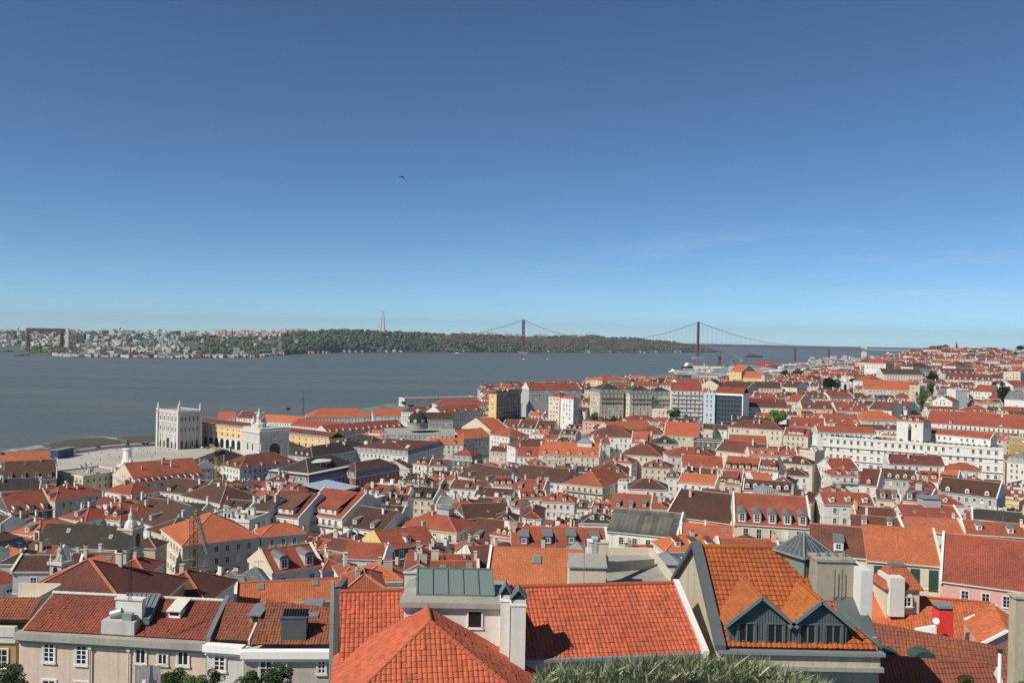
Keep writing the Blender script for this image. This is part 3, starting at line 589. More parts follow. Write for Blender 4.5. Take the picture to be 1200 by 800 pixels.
# landmarks that must stay in sight: px range, lowest visible row, distance
GUARD = [(181,240,524,700),(225,385,527,640),(280,332,527,640),(118,180,546,560),(60,240,545,560),(484,496,506,600),(572,620,484,700),(951,972,622,330),(952,1005,580,470),(1075,1100,500,500),(895,925,500,560),(960,995,456,700),(790,798,520,480),(355,425,577,350),(44,160,668,200),(222,232,690,225),(640,660,651,100),(250,258,560,400),(660,735,600,330),(880,915,582,380),(0,180,540,560)]
def fill(alpha, pxlo, pxhi, d0, d1, bw, bd, street, zadd=(14, 19), lots=(11, 18)):
    n = 0; ca, sa = math.cos(alpha), math.sin(alpha)
    rng = int(2600/(bw+street))
    for i in range(-rng, rng):
        for j in range(-10, int(2400/(bd*2+street))):
            ox = i*(bw+street) + (j % 2)*7; oy = j*(2*bd+street)
            base = Vector((ca*ox - sa*oy, sa*ox + ca*oy, 0))
            if not (d0-60 < base.y < d1+60) or abs(base.x) > base.y*.7+90: continue
            roofh = random.uniform(*zadd)
            for row in (0, 1):
                x = 0
                while x < bw-7:
                    w = min(random.uniform(*lots), bw-x); dep = bd - .3
                    px_, py_ = ox+x, oy+row*(bd)
                    O = Vector((ca*px_-sa*py_, sa*px_+ca*py_, 0)); x += w
                    cpx = 600+F*O.x/max(O.y, 1)
                    if not (d0 < O.y < d1) or not (pxlo < cpx < pxhi): continue
                    if abs(O.x) > O.y*.62+30 or not land(O.x, O.y) or in_square(O.x, O.y): continue
                    gz = ground_z(O.x, O.y); Hh = roofh + random.uniform(-1.6, 2.0)
                    roof, wall = rnd_style(O.y, cpx); rr = random.random()
                    kind = 'gable' if rr < .72 else 'hip' if rr < .9 else 'flat' if rr < .94 else 'mansard'
                    s = make_spec((O.x, O.y, gz), alpha, w-.1, dep, Hh, kind, roof, wall, fl=random.choice((2,3)), par=random.choice(('', 'L', 'R', 'LR', '', 'L')))
                    fp = foot(s); c = sum(fp, Vector())/4
                    if any((c-sum(q, Vector())/4).length < 70 and overlap(fp, q) for q in HF): continue
                    tz = top_z(s)+1.0; pp = [proj((q.x, q.y, tz)) for q in fp] + [proj((q.x, q.y, s.O.z+s.H)) for q in fp]
                    if any(p is None for p in pp): continue
                    xa = min(p[0] for p in pp); xb = max(p[0] for p in pp); yt = min(p[1] for p in pp)
                    need = 0
                    for (a, b_, yb, dd) in HP:
                        if xb > a and xa < b_ and c.y < dd and yt < yb: need = max(need, yb-yt)
                    for (a, b_, yb, dd) in GUARD:
                        if xb > a and xa < b_ and c.y < dd and yt < yb: need = max(need, yb-yt)
                    if need:
                        cut = need*c.y/F + .3
                        if s.H - cut < 5: continue
                        s.H -= cut
                    s.px = (pp[0][0]+pp[1][0])/2; s.py = (pp[4][1]+pp[5][1])/2; s.D = c.y; s.tlab = None
                    BLD.append(s); HF.append(foot(s, -.2)); n += 1
    return n
n1 = fill(R(-20), 430, 1330, 150, 520, 46, 9.5, 7.5, lots=(8,14))
n2 = fill(R(-30), -150, 430, 150, 620, 46, 9.5, 8, lots=(8,14))
n3 = fill(R(-14), 840, 1260, 520, 1950, 50, 10, 9, (8, 17), (9, 17))
n4 = fill(R(-25), 560, 840, 520, 1500, 60, 11, 11, (12, 17), (12, 22))
print('fill', n1, n2, n3, n4, 'hand', len([s for s in BLD if s.hand]))

# ---------------- what can be seen ----------------
def base_mesh(s, b, T):
    wb = MB(); walls(s, wb); 
    if s.kind == 'flat': wb.face([(0,0,s.H),(s.w,0,s.H),(s.w,s.dep,s.H),(0,s.dep,s.H)])
    for P in planes(s): wb.face(P)
    i = len(b[0]); b[0].extend(T @ Vector(v) for v in wb.v); b[1].extend(tuple(i+k for k in f) for f in wb.f)
VV = ([], [])
for s in BLD:
    s.T = Matrix.Translation(s.O) @ Matrix.Rotation(s.ang, 4, 'Z'); s.f0 = len(VV[1]); base_mesh(s, VV, s.T); s.f1 = len(VV[1])
# blockers: the near houses and the hill itself
def block(u0, u1, v, d, dep=12):
    a = at_d(u0, v, d); c = at_d(u1, v, d); i = len(VV[0])
    VV[0].extend([Vector((a.x,a.y,a.z-25)), Vector((c.x,c.y,c.z-25)), c, a]); VV[1].append((i,i+1,i+2,i+3))
block(28, 250, 700, 84); block(250, 390, 710, 80); block(398, 500, 700, 60); block(500, 790, 692, 58); block(820, 1000, 665, 56); block(1019, 1200, 762, 62)
own = []
for k, s in enumerate(BLD): own += [k]*(s.f1-s.f0)
own += [-1]*20
BVH = BVHTree.FromPolygons(VV[0], VV[1])
hits = [0]*len(BLD)
for v in range(396, 800, 2):
    for u in range(0, 1200, 2):
        r = ray(u, v); loc, nn, idx, dd = BVH.ray_cast(CAM, r.normalized(), 3000)
        if idx is not None:
            k = own[idx]
            if k >= 0: hits[k] += 1
EYES = [CAM, CAM+Vector((4, 0, 0)), CAM+Vector((-4, 0, .5))]
def seen(p, n):
    for e in EYES:
        v = e-p
        if v.dot(n) <= 0: continue
        L = v.length; r = BVH.ray_cast(p+n*.5+v*(.4/L), v/L, L)
        if r[0] is None:
            q = proj(p)
            if q and -10 < q[0] < 1210 and q[1] < 805: return True
    return False
order = sorted(range(len(BLD)), key=lambda k: -(hits[k]+(3 if BLD[k].hand else 0)))
vis = [k for k in order if hits[k] >= 1]
NB = 285
solo = vis[:NB]; mass = vis[NB:]
print('visible', len(vis), 'of', len(BLD), 'smallest solo', hits[solo[-1]])

# ---------------- instantiate ----------------
RN = {'o':'bright orange','t':'terracotta','r':'red brown','b':'brown','k':'dark brown','g':'grey','P':'patched grey'}
WN = {'w':'white','c':'cream','y':'yellow','p':'pink','g':'grey','e':'beige','n':'ochre','x':'red','k':'dark','l':'pale blue'}
nwin = 0
def add_windows(s, root, side, rows, cols, x0, sp, ztop, dz, kind, limit):
    """windows on one wall: side front/right/left"""
    global nwin
    for r_ in range(rows):
        z = ztop - dz*r_
        if z < 1.5: break
        for c in range(cols):
            t = x0+sp*c
            if side == 'f': loc = (t, -.01, z); rz = 0; nl = Vector((0,-1,0))
            elif side == 'r': loc = (s.w+.01, t, z); rz = math.pi/2; nl = Vector((1,0,0))
            else: loc = (-.01, t, z); rz = -math.pi/2; nl = Vector((-1,0,0))
            wp = s.T @ Vector(loc); nw = (s.T.to_3x3() @ nl)
            if not (seen(wp+Vector((0,0,.8)), nw)): continue
            if limit[0] <= 0:
                wb = limit[1]; Tm = Matrix.Translation(loc) @ Matrix.Rotation(rz, 4, 'Z')
                wb.box(-.6,.6,-.06,0,-.95,.95,0,T=Tm); wb.box(-.48,-.03,-.08,-.061,-.8,.8,1,T=Tm); wb.box(.03,.48,-.08,-.061,-.8,.8,1,T=Tm); continue
            k = kind if not (s.k.get('bal') and r_ % 2 == 0 and kind == 0) else 1
            put('window', random.choice([WIN[k]]*5+WINV[k]), root, loc, rz, (s.k.get('ws', 1), 1, s.k.get('ws', 1))); limit[0] -= 1; nwin += 1
def roof_extra(s, root, rs):
    pl = planes(s); small = s.D > 800
    dm = s.k.get('dm'); ch = s.k.get('ch'); sk = s.k.get('sk', 0)
    if s.kind in ('flat',):
        ft = s.k.get('ft', rs.choice((1,2,3)))
        for k in range(ft):
            b = MB(); w_ = rs.uniform(1.2, 3.6); d_ = rs.uniform(1.2, 3); h_ = rs.uniform(.8, 2.4)
            x = rs.uniform(.5, max(.6, s.w-w_-.5)); y = rs.uniform(.5, max(.6, s.dep-d_-.5))
            if rs.random() < .25: b.lathe((x+1, y+1, s.H), [(.7,0),(.7,1.6),(.3,1.9)], 10); b.build('water_tank', [M['zinc']], root)
            else:
                b.box(x, x+w_, y, y+d_, s.H, s.H+h_, 0); b.box(x-.12, x+w_+.12, y-.12, y+d_+.12, s.H+h_, s.H+h_+.15, 1)
                b.box(x+w_*.3, x+w_*.3+.8, y-.02, y, s.H+.1, s.H+min(h_-.2, 1.8), 2); b.build('rooftop_hut', [WM[rs.choice('wwcg')], M['concrete'], M['dark']], root)
        return
    if not pl: return
    P = pl[0] if s.kind != 'mansard' else pl[4]
    e0 = Vector(P[0]); e1 = Vector(P[1]); W_ = (e1-e0).length
    up = max(p[2] for p in P)-P[0][2]; run = up/s.pit if s.kind != 'mansard' else up/PIT
    front = s.kind in ('gable', 'hip', 'mansard', 'shed')
    if dm is None: dm = rs.choice((0,0,1,2,2,3)) if s.D < 700 and W_ > 8 else 0
    if s.kind == 'mansard': 
        for k in range(max(2, int(s.w/3.4))):
            x = (k+.5)*s.w/max(2, int(s.w/3.4)); 
            o = put('dormer', DORM['g' if s.k.get('dk') != 'd' else 's'], root, (x, -.15, s.H+.5)); put('window', WIN[3], o, (0, -.02, .72))
        dm = 0
        for k in range(s.k.get('ft', 0)):
            b = MB(); x = rs.uniform(2.5, s.w-5); y = rs.uniform(2.5, s.dep-4); w_ = rs.uniform(1.2, 3.5); b.box(x, x+w_, y, y+rs.uniform(1.2,2.5), s.H+2.5, s.H+rs.uniform(3.6,5), 0); b.build('rooftop_hut', [WM[rs.choice('wwg')]], root)
    dk = s.k.get('dk') or rs.choice('grssc'); 
    if dk == 'w': dk = 'g'
    if s.pit < .3: dm = 0
    if front and dm:
        m_ = (W_-.8*0)/(dm)
        lo, hi = (run*.15, run*.3)
        off = run*.28 if s.kind == 'hip' else 0
        span = s.w-2*off if s.kind == 'hip' else s.w
        for k in range(dm):
            x = off + (k+.5)*span/dm; y = .5 if s.k.get('big') or dk == 'a' else rs.uniform(.5, max(.6, min(1.6, run*.25)))
            sc = clamp(run*s.pit/2.6, .55, 1.15) if dk != 'a' else clamp(run*s.pit/2.6, .6, 1.2)
            if span/dm < 1.9: sc = min(sc, span/dm/1.9)
            o = put('dormer', DORM[dk], root, (x, y, s.H+s.pit*y), 0, (sc,)*3)
            put('window', WIN[3] if dk != 'a' else WIN[2], o, (0, -.02, .7 if dk != 'a' else .9), 0, (.95, 1, .95 if dk != 'a' else 1.15))
    dmr = s.k.get('dmr', 0)
    if dmr:
        for k in range(dmr):
            y = 1.2+(k+.5)*(s.dep-2.4)/dmr; x = s.w-.5
            o = put('dormer', DORM[dk], root, (x, y, s.H+s.pit*.5), math.pi/2, (.85,)*3); put('window', WIN[3], o, (0, -.02, .7))
    if front and not dm and s.D < 520 and rs.random() < .35 and not sk and 'sk' not in s.k: sk = rs.choice((1,2))
    if front and sk:
        for k in range(sk):
            x = s.w*(k+.5)/sk + rs.uniform(-.6, .6); y = run*rs.uniform(.3, .6)
            o = put('skylight', SKYL, root, (x, y, s.H+s.pit*y), 0, (1.6,)*3 if s.k.get('big') else (1,1,1)); o.rotation_euler = (math.atan(s.pit), 0, 0)
    if ch is None: ch = rs.choice((1,2,2,3,4,5)) if s.D < 560 else rs.choice((0,1,1,2,3)) if s.D < 900 else rs.choice((0, 1))
    for k in range(ch):
        if s.kind == 'gabley': x = s.w/2+rs.uniform(-1, 1)*s.w*.2; y = rs.uniform(.15, .9)*s.dep; z = s.H+s.pit*(s.w/2-abs(x-s.w/2))
        else:
            x = rs.choice((.4, s.w-.4, rs.uniform(.2,.8)*s.w)) if s.kind == 'gable' else rs.uniform(.3, .7)*s.w
            t = rs.uniform(.3, .65); y = t*s.dep
            if s.kind == 'shed': z = s.H+s.pit*y
            elif s.kind == 'mansard': z = s.H+2.6+PIT*1.5
            else:
                mm = min(y, s.dep-y); 
                if s.kind == 'hip': mm = min(mm, x, s.w-x)
                z = s.H+s.pit*mm
        sc = rs.uniform(.7, 1.15)*(.72 if s.D < 210 else 1); put('chimney', rs.choice(CHIM), root, (x, y, z), rs.choice((0, math.pi/2)), (sc, sc, sc*rs.uniform(.8, 1.15)))
    if s.D < 330 and rs.random() < .3 and s.kind in ('gable','hip') and not s.k.get('big'):
        put('satellite_dish', DISH, root, (s.w*rs.uniform(.1,.9), s.dep*.44, s.H+s.pit*s.dep*.42), rs.uniform(-.8, .3), (.45,.45,.6))
    if s.D < 520 and rs.random() < .6:
        put('antenna', ANT, root, (s.w*rs.uniform(.2,.8), s.dep*.5, top_z(s)-.2 if s.kind == 'gable' else top_z(s)-1.2), rs.uniform(0, 3))
def build_building(s):
    rs = random.Random(int(s.px*7+s.py*131))
    root = empty('house' if not s.k.get('cornice') else 'department_store', s.O, s.ang, None, 'building', None)
    b = MB(); walls(s, b); wm = WM[s.wall]
    if s.kind == 'flat' or s.kind == 'mansard':
        pass
    wl = b.build('wall', [wm, M['trim']], root)
    if s.kind == 'flat':
        b = MB(); b.face([(0,0,s.H-.1),(s.w,0,s.H-.1),(s.w,s.dep,s.H-.1),(0,s.dep,s.H-.1)], 0); b.build('roof', [M['concrete'] if s.wall != 'l' else RM['t']], root)
        b = MB(); t = .3; h0, h1 = s.H-.3, s.H+.7
        b.box(-.05, s.w+.05, -.05, t, h0, h1); b.box(-.05, s.w+.05, s.dep-t, s.dep+.05, h0, h1); b.box(-.05, t, t, s.dep-t, h0, h1); b.box(s.w-t, s.w+.05, t, s.dep-t, h0, h1)
        b.build('parapet', [wm], root)
    else:
        b = MB(); pls = planes(s)
        for i, P in enumerate(pls): b.slab(P, .16, 2 if (s.kind == 'mansard' and i < 4) else 0, 3)
        # ridge and hip caps
        seenE = set()
        for i, P in enumerate(pls):
            n = len(P)
            if s.kind == 'mansard' and i < 4: continue
            for a in range(1, n):
                p, q = P[a], P[(a+1) % n]
                if s.kind in ('gable', 'gabley') and a != 2: continue
                if s.kind == 'shed': continue
                key = tuple(sorted((tuple(round(c, 2) for c in p), tuple(round(c, 2) for c in q))))
                if key in seenE or (abs(p[2]-q[2]) < .01 and p[2] < s.H+.5): continue
                seenE.add(key); b.bar(Vector(p)+Vector((0,0,.03)), Vector(q)+Vector((0,0,.03)), .28, .16, 1)
        rf = b.build('roof', [RM[s.roof], M['ridge'] if s.roof in 'otr' else M['concrete'], M['lead'], M['trim']], root)
    par = s.k.get('par', '')
    if s.kind == 'gable' and par:
        p, d, H = s.pit, s.dep, s.H
        for c in par:
            x = -.28 if c == 'L' else s.w-.12
            b = MB(); b.prism([(x,-.45,H-.5),(x,-.45,H-p*.45+.35),(x,d/2,H+p*d/2+.38),(x,d+.4,H-p*.4+.35),(x,d+.4,H-.5)], (.4, 0, 0)); b.build('parapet', [WM[s.k.get('pc', 'w' if rs.random() < .7 else 'c')]], root)
    # features
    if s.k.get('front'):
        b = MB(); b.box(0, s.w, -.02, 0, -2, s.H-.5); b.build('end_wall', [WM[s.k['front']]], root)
    k = s.k
    if k.get('raise_'):
        b = MB(); w = s.w*.62; x = s.w*.19; y0 = 1.2; z0 = s.H+s.pit*y0-.4; z1 = s.H+s.pit*y0+2.1; L = (z1-s.H+.3)/s.pit
        b.face([(x,y0,z0),(x+w,y0,z0),(x+w,y0,z1),(x,y0,z1)], 0); b.face([(x+w,y0,z0),(x+w,L,z1),(x+w,y0,z1)], 0); b.face([(x,y0,z0),(x,y0,z1),(x,L,z1)], 0)
        a = b.build('attic', [wm], root); b = MB(); zt = top_z(s)+.15; b.slab([(x-.3,y0-.35,z1-.05),(x+w+.3,y0-.35,z1-.05),(x+w+.3,s.dep/2,max(zt, z1+.8)),(x-.3,s.dep/2,max(zt, z1+.8))], .15); b.build('attic_roof', [RM[s.roof]], a)
        n = max(2, int(w/2.6))
        for i in range(n): put('window', WIN[2], a, (x+(i+.5)*w/n, y0-.01, z1-.95), 0, (1.1, 1, 1))
    if k.get('ped'):
        b = MB(); r = s.w/2+.3; c = s.w/2; n = 14
        poly = [(c-r, -.25, s.H-.5)]+[(c-r*math.cos(math.pi*i/n), -.25, s.H+.6+r*.62*math.sin(math.pi*i/n)) for i in range(n+1)]+[(c+r, -.25, s.H-.5)]
        b.prism(poly, (0, .5, 0)); b.build('pediment', [WM['w']], root)
    if k.get('pav'):
        cx, cy = s.w*.5, s.dep*.45; z = s.H+3.0; b = MB()
        b.box(1.5, s.w-1.5, 1.5, s.dep-1.5, s.H+2.5, z+.6, 0); b.box(.8, s.w-.8, .8, s.dep-.8, z+.6, z+1.0, 1); b.build('roof_terrace', [M['concrete'], M['stone']], root)
        r = min(s.w, s.dep)*.26; o = MB(); o.lathe((cx, cy, z+1), [(r,0),(r,3.2)], 20, 0); pv = o.build('pavilion', [M['glass']], root)
        o = MB(); o.lathe((cx, cy, z+4.2), [(r+1,0),(r+1,.4),(r*.5,1.0),(.3,1.2)], 20, 0); o.build('pavilion_roof', [M['stone']], pv)
        o = MB()
        for i in range(12): t = i*math.pi/6; o.box(cx+math.cos(t)*(r+.1)-.2, cx+math.cos(t)*(r+.1)+.2, cy+math.sin(t)*(r+.1)-.2, cy+math.sin(t)*(r+.1)+.2, z+1, z+4.2)
        o.build('colonnade', [M['stone']], pv)
    if k.get('well'):
        b = MB(); zz = top_z(s); x0, x1, y0, y1 = s.w*.38, s.w*.66, s.dep*.30, s.dep*.55; zt = s.H+s.pit*s.dep*.3+.9
        b.box(x0, x1, y0, y1, s.H, zt, 0); b.box(x0+.4, x1-.4, y0+.4, y1-.4, zt, zt+.02, 1); b.build('light_well', [WM['w'], M['stone']], root)
    if k.get('lant'):
        x0, x1 = s.w*.62, s.w*.86; yc = s.dep*.40; z = s.H+s.pit*yc; b = MB(); b.box(x0, x1, yc-1.6, yc+3.6, z-1.8, z+2.0); a = b.build('lantern_hut', [WM['w']], root)
        b = MB(); cx, cy = (x0+x1)/2, yc+1; e = .4; P = [(x0-e,yc-1.6-e),(x1+e,yc-1.6-e),(x1+e,yc+3.6+e),(x0-e,yc+3.6+e)]
        for i in range(4): p, q = P[i], P[(i+1)%4]; b.face([(*p, z+2), (*q, z+2), (cx, cy, z+4.6)])
        b.build('lantern_roof', [M['zinc']], a)
    if k.get('huts'):
        z = s.H+s.pit*s.dep*.42; x = s.w*.6; b = MB(); b.box(x-2.2, x+2.2, s.dep*.42, s.dep*.42+4, z-1.5, z+2.2); a = b.build('roof_hut', [WM['g']], root)
        b = MB(); b.box(x-2.5, x+2.5, s.dep*.42-.3, s.dep*.42+4.3, z+2.2, z+2.45); b.build('hut_roof', [M['zinc']], a)
    if k.get('door'):
        b = MB(); b.box(s.w*.44, s.w*.56, -.06, 0, .2, s.H-2.5); b.build('tall_opening', [M['dark']], root)
    if k.get('sh'):
        n = 4
        for i in range(n):
            b = MB(); x = s.w*(i+.35)/n; b.box(x, x+s.w*.09*1.4, -.1, .0, s.H-4.4, s.H-.9); b.build('shutter', [M['green']], root)
    bal = k.get('bal', 0)
    if bal and s.fl >= 2:
        for r_ in range(s.fl if bal == 2 else 1 if s.fl < 3 else 2):
            z = s.H-3.25-3.3*r_*(1 if bal == 2 else 1); b = MB()
            b.box(.2, s.w-.2, -1.0, -.23, z-.15, z, 0)
            for zz in (.35, .65, .95): b.box(.2, s.w-.2, -1.0, -.96, z+zz, z+zz+.05, 1)
            for i in range(int(s.w/.5)): b.box(.2+.5*i, .24+.5*i, -1.0, -.96, z, z+.98, 1)
            b.build('balcony', [M['stone'], M['iron']], root)
    if k.get('balc'):
        b = MB(); z = s.H-3.7; x0, x1 = s.w*.2, s.w*.98; b.box(x0, x1, -1.1, -.2, z-.2, z, 0)
        for zz in (.5, 1.0): b.box(x0, x1, -1.1, -1.05, z+zz, z+zz+.05, 1)
        for i in range(int((x1-x0)/.25)): b.box(x0+.25*i, x0+.25*i+.04, -1.09, -1.06, z, z+1, 1)
        b.build('balcony', [M['stone'], M['iron']], root)
    if k.get('cornice'):
        b = MB()
        for zz in (-12.5, -5.2): b.box(-.5, s.w+.5, -.7, -.23, s.H+zz, s.H+zz+.5)
        b.build('cornice', [M['trim']], root)
        lk = 0
        for i in range(34):
            x = s.w*(.03+.94*i/33)
            if abs(x-s.w*.5) < 5 and i % 2: continue
            b = MB(); blob(b, x, 1.6, s.H+.9, rs.uniform(.5, 1.1), 26, rs); b.build('planter_shrub', [M['leafdark']], root)
        for i in range(10):
            x = s.w*(.1+.8*i/9); b = MB(); 
    roof_extra(s, root, rs)
    dz = 3.3 if not k.get('cornice') else 4.2; lim = [92, MB()]
    if s.fl:
        sp = k.get('sp', rs.uniform(2.7, 3.4)); c = max(1, int((s.w-1.2)/sp)); x0 = (s.w-(c-1)*sp)/2
        zt = s.H-2.1; wk = 0 if not k.get('balc') else 1
        if k.get('sh'): zt = s.H-6.5
        add_windows(s, root, 'f', s.fl, c, x0, sp, zt, dz, wk, lim)
        cs = max(1, int((s.dep-2)/3.1)); y0 = (s.dep-(cs-1)*3.1)/2
        if not (s.kind == 'gable' and 'R' in par) and not k.get('pc'):
            add_windows(s, root, 'r', s.fl, cs, y0, 3.1, zt, dz, 0, lim)
        if not (s.kind == 'gable' and 'L' in par):
            add_windows(s, root, 'l', s.fl, cs, y0, 3.1, zt, dz, 0, lim)
        if s.kind == 'gabley' and s.w > 6:
            for dx in (-1.2, 1.2):
                wp = s.T @ Vector((s.w/2+dx, -.01, s.H+.8))
                if seen(wp, s.T.to_3x3() @ Vector((0,-1,0))): put('window', WIN[2], root, (s.w/2+dx, -.01, s.H+.6))
    if s.fl and lim[1].f: props(lim[1].build('window_rest', [M['trim'], M['glass']], root), None, None, None, 'stuff')
    s.root = root
def blob(b, x, y, z, r, n, rs, leaf=.28, m=0):
    for i in range(n):
        t = rs.uniform(0, 6.283); u = rs.uniform(-.6, 1); q = math.sqrt(max(0, 1-u*u)); rr = r*rs.uniform(.55, 1)
        p = Vector((x+math.cos(t)*q*rr, y+math.sin(t)*q*rr, z+u*rr)); a = Vector((rs.uniform(-1,1), rs.uniform(-1,1), rs.uniform(-1,1))).normalized(); c = a.orthogonal().normalized()
        s1 = leaf*r*rs.uniform(.8, 1.5); b.face([p-a*s1, p+c*s1, p+a*s1, p-c*s1], m)
for k in solo: build_building(BLD[k])
# the rest of the roofs: far smaller in the picture, one mass
b = MB(); mats = [RM['o'], RM['t'], RM['r'], RM['b'], RM['k'], RM['g'], WM['w'], WM['c'], WM['g'], WM['e'], WM['p'], M['dark']]
rix = {'o':0,'t':1,'r':2,'b':3,'k':4,'g':5,'P':5}; wix = {'q':8,'w':6,'c':7,'g':8,'e':9,'p':10,'y':7,'n':9,'x':10,'k':8,'l':8}
for k in mass:
    s = BLD[k]; t = MB(); walls(s, t); nW = len(t.f); wi = wix[s.wall]; t.m = [wi]*nW
    if s.kind == 'flat': t.face([(0,0,s.H),(s.w,0,s.H),(s.w,s.dep,s.H),(0,s.dep,s.H)], wi)
    for P in planes(s): t.slab(P, .15, rix[s.roof], wi)
    n = max(1, int(s.w/3.2))
    for r_ in range(3):
        for c in range(n):
            x = (c+.5)*s.w/n; z = s.H-1.6-3.3*r_; t.face([(x-.5,-.04,z-.8),(x+.5,-.04,z-.8),(x+.5,-.04,z+.8),(x-.5,-.04,z+.8)], 11)
        n2_ = int(s.dep/3.4)
        for c in range(n2_):
            y = (c+.5)*s.dep/n2_; z = s.H-1.6-3.3*r_; t.face([(-.04,y+.5,z-.8),(-.04,y-.5,z-.8),(-.04,y-.5,z+.8),(-.04,y+.5,z+.8)], 11); t.face([(s.w+.04,y-.5,z-.8),(s.w+.04,y+.5,z-.8),(s.w+.04,y+.5,z+.8),(s.w+.04,y-.5,z+.8)], 11)
    if s.kind != 'flat':
        for q_ in range(random.choice((1,2,3,3,4)) if s.D < 1100 else 1):
            x = random.choice((.3, s.w-.8, random.uniform(.15,.85)*s.w)); y = s.dep*random.uniform(.25, .7); w_ = random.uniform(.5, 1.5); zt = s.H+s.pit*min(y, s.dep-y)+random.uniform(1.0, 2.4)
            if s.kind == 'hip': x = clamp(x, s.w*.25, s.w*.7)
            ci = random.choice((6,6,7,9,8)); t.box(x, x+w_, y, y+.7, s.H, zt, ci); t.box(x+.08, x+w_-.08, y+.08, y+.62, zt, zt+.25, 11)
    if s.kind == 'gable':
        for c_ in s.k.get('par', ''):
            x = -.1 if c_ == 'L' else s.w-.25; t.prism([(x,-.4,s.H-.5),(x,-.4,s.H-s.pit*.4+.35),(x,s.dep/2,s.H+s.pit*s.dep/2+.38),(x,s.dep+.4,s.H-s.pit*.4+.35),(x,s.dep+.4,s.H-.5)], (.35,0,0), 6)
    if s.kind in ('gable','hip') and s.D < 1200:
        nd = random.choice((0,0,1,2,2,3))
        for q_ in range(nd):
            x = s.w*(q_+.5)/nd if s.kind == 'gable' else s.w*(.3+.4*(q_+.5)/nd); y = .8; z = s.H+s.pit*y; t.box(x-.6, x+.6, y, y+2.2, z-.3, z+1.2, 6); t.face([(x-.42,y-.03,z+.15),(x+.42,y-.03,z+.15),(x+.42,y-.03,z+1.05),(x-.42,y-.03,z+1.05)], 11); t.slab([(x-.75,y-.2,z+1.25),(x+.75,y-.2,z+1.25),(x+.75,y+2.8,z+1.7),(x-.75,y+2.8,z+1.7)], .1, rix[s.roof])
    if s.kind == 'flat':
        for q_ in range(3): x = random.uniform(.1,.7)*s.w; y = random.uniform(.1,.6)*s.dep; t.box(x, x+random.uniform(.8,2.6), y, y+1.5, s.H, s.H+random.uniform(.7,2.2), random.choice((6,7,8)))
    i = len(b.v); b.v += [tuple(s.T @ Vector(v)) for v in t.v]; b.f += [tuple(i+q for q in f) for f in t.f]; b.m += t.m; b.uv += t.uv
o = b.build('distant_houses', mats); props(o, 'jumble of small distant houses with red roofs filling the gaps up to the far hilltop', 'houses', None, 'stuff')
print('windows', nwin)
# ---------------- ground, water, sky ----------------
def structure(o, name=None): o['kind'] = 'structure'; return o
b = MB()
ds = [4,12,20,24,30,34,44,60,76,90,115,150,200,245,290,345,400,450,500,545,600,640,700,760,820,884,960,1050,1150,1260,1400,1500,1700,1900,2100,2400,2700,3000,3400,4000,4600,5600]
pxs = list(range(-420, 1700, 40)); rows = []
for d in ds:
    row = []
    for p in pxs:
        x = (p-600)/F*d; lim = interp(SHORE, p)
        z = ground_z(x, d)
        if z < 7 and d > 500 and p < 420: z = 4.2
        if d > lim: z = -6 if d > lim+1 else z
        row.append((x, d, z))
    rows.append(row)
W_ = len(pxs)
for row in rows: b.v += row
for i in range(len(ds)-1):
    for j in range(W_-1):
        if all(b.v[k][2] <= -5 for k in (i*W_+j, i*W_+j+1, (i+1)*W_+j+1, (i+1)*W_+j)): continue
        b.f.append((i*W_+j, i*W_+j+1, (i+1)*W_+j+1, (i+1)*W_+j)); b.m.append(0); b.uv += [(0,0)]*4
m, nt, bs = newmat('paved_ground'); g = N(nt, 'ShaderNodeNewGeometry').outputs['Position']
c = mixc(nt, ramp(nt, noise(nt, g, .05, 5, .6), .4, .65), (.20,.19,.17), (.10,.10,.095)); nt.links.new(c, bs.inputs['Base Color']); bs.inputs['Roughness'].default_value = .9
structure(b.build('ground', [m]))
# river
m, nt, bs = newmat('river_water'); g = N(nt, 'ShaderNodeNewGeometry').outputs['Position']
mp = N(nt, 'ShaderNodeMapping'); nt.links.new(g, mp.inputs[0]); mp.inputs['Scale'].default_value = (.35, 1.6, 1); mp.inputs['Rotation'].default_value = (0, 0, .15)
big = noise(nt, mp.outputs[0], .0030, 6, .68); c = mixc(nt, ramp(nt, big, .44, .58), (.088,.108,.094), (.120,.124,.098))
nt.links.new(c, bs.inputs['Base Color']); bs.inputs['Roughness'].default_value = .34; bs.inputs['IOR'].default_value = 1.33; bs.inputs['Specular IOR Level'].default_value = .42
w1 = noise(nt, mp.outputs[0], .05, 6, .7); w2 = noise(nt, g, .5, 3, .6)
bp = N(nt, 'ShaderNodeBump'); bp.inputs['Strength'].default_value = .9; bp.inputs['Distance'].default_value = 3.0
nt.links.new(mth(nt, 'ADD', w1, mth(nt, 'MULTIPLY', w2, .25)), bp.inputs['Height']); nt.links.new(bp.outputs[0], bs.inputs['Normal'])
b = MB(); b.face([(-16000,300,0),(16000,300,0),(16000,17500,0),(-16000,17500,0)]); structure(b.build('river', [m]))
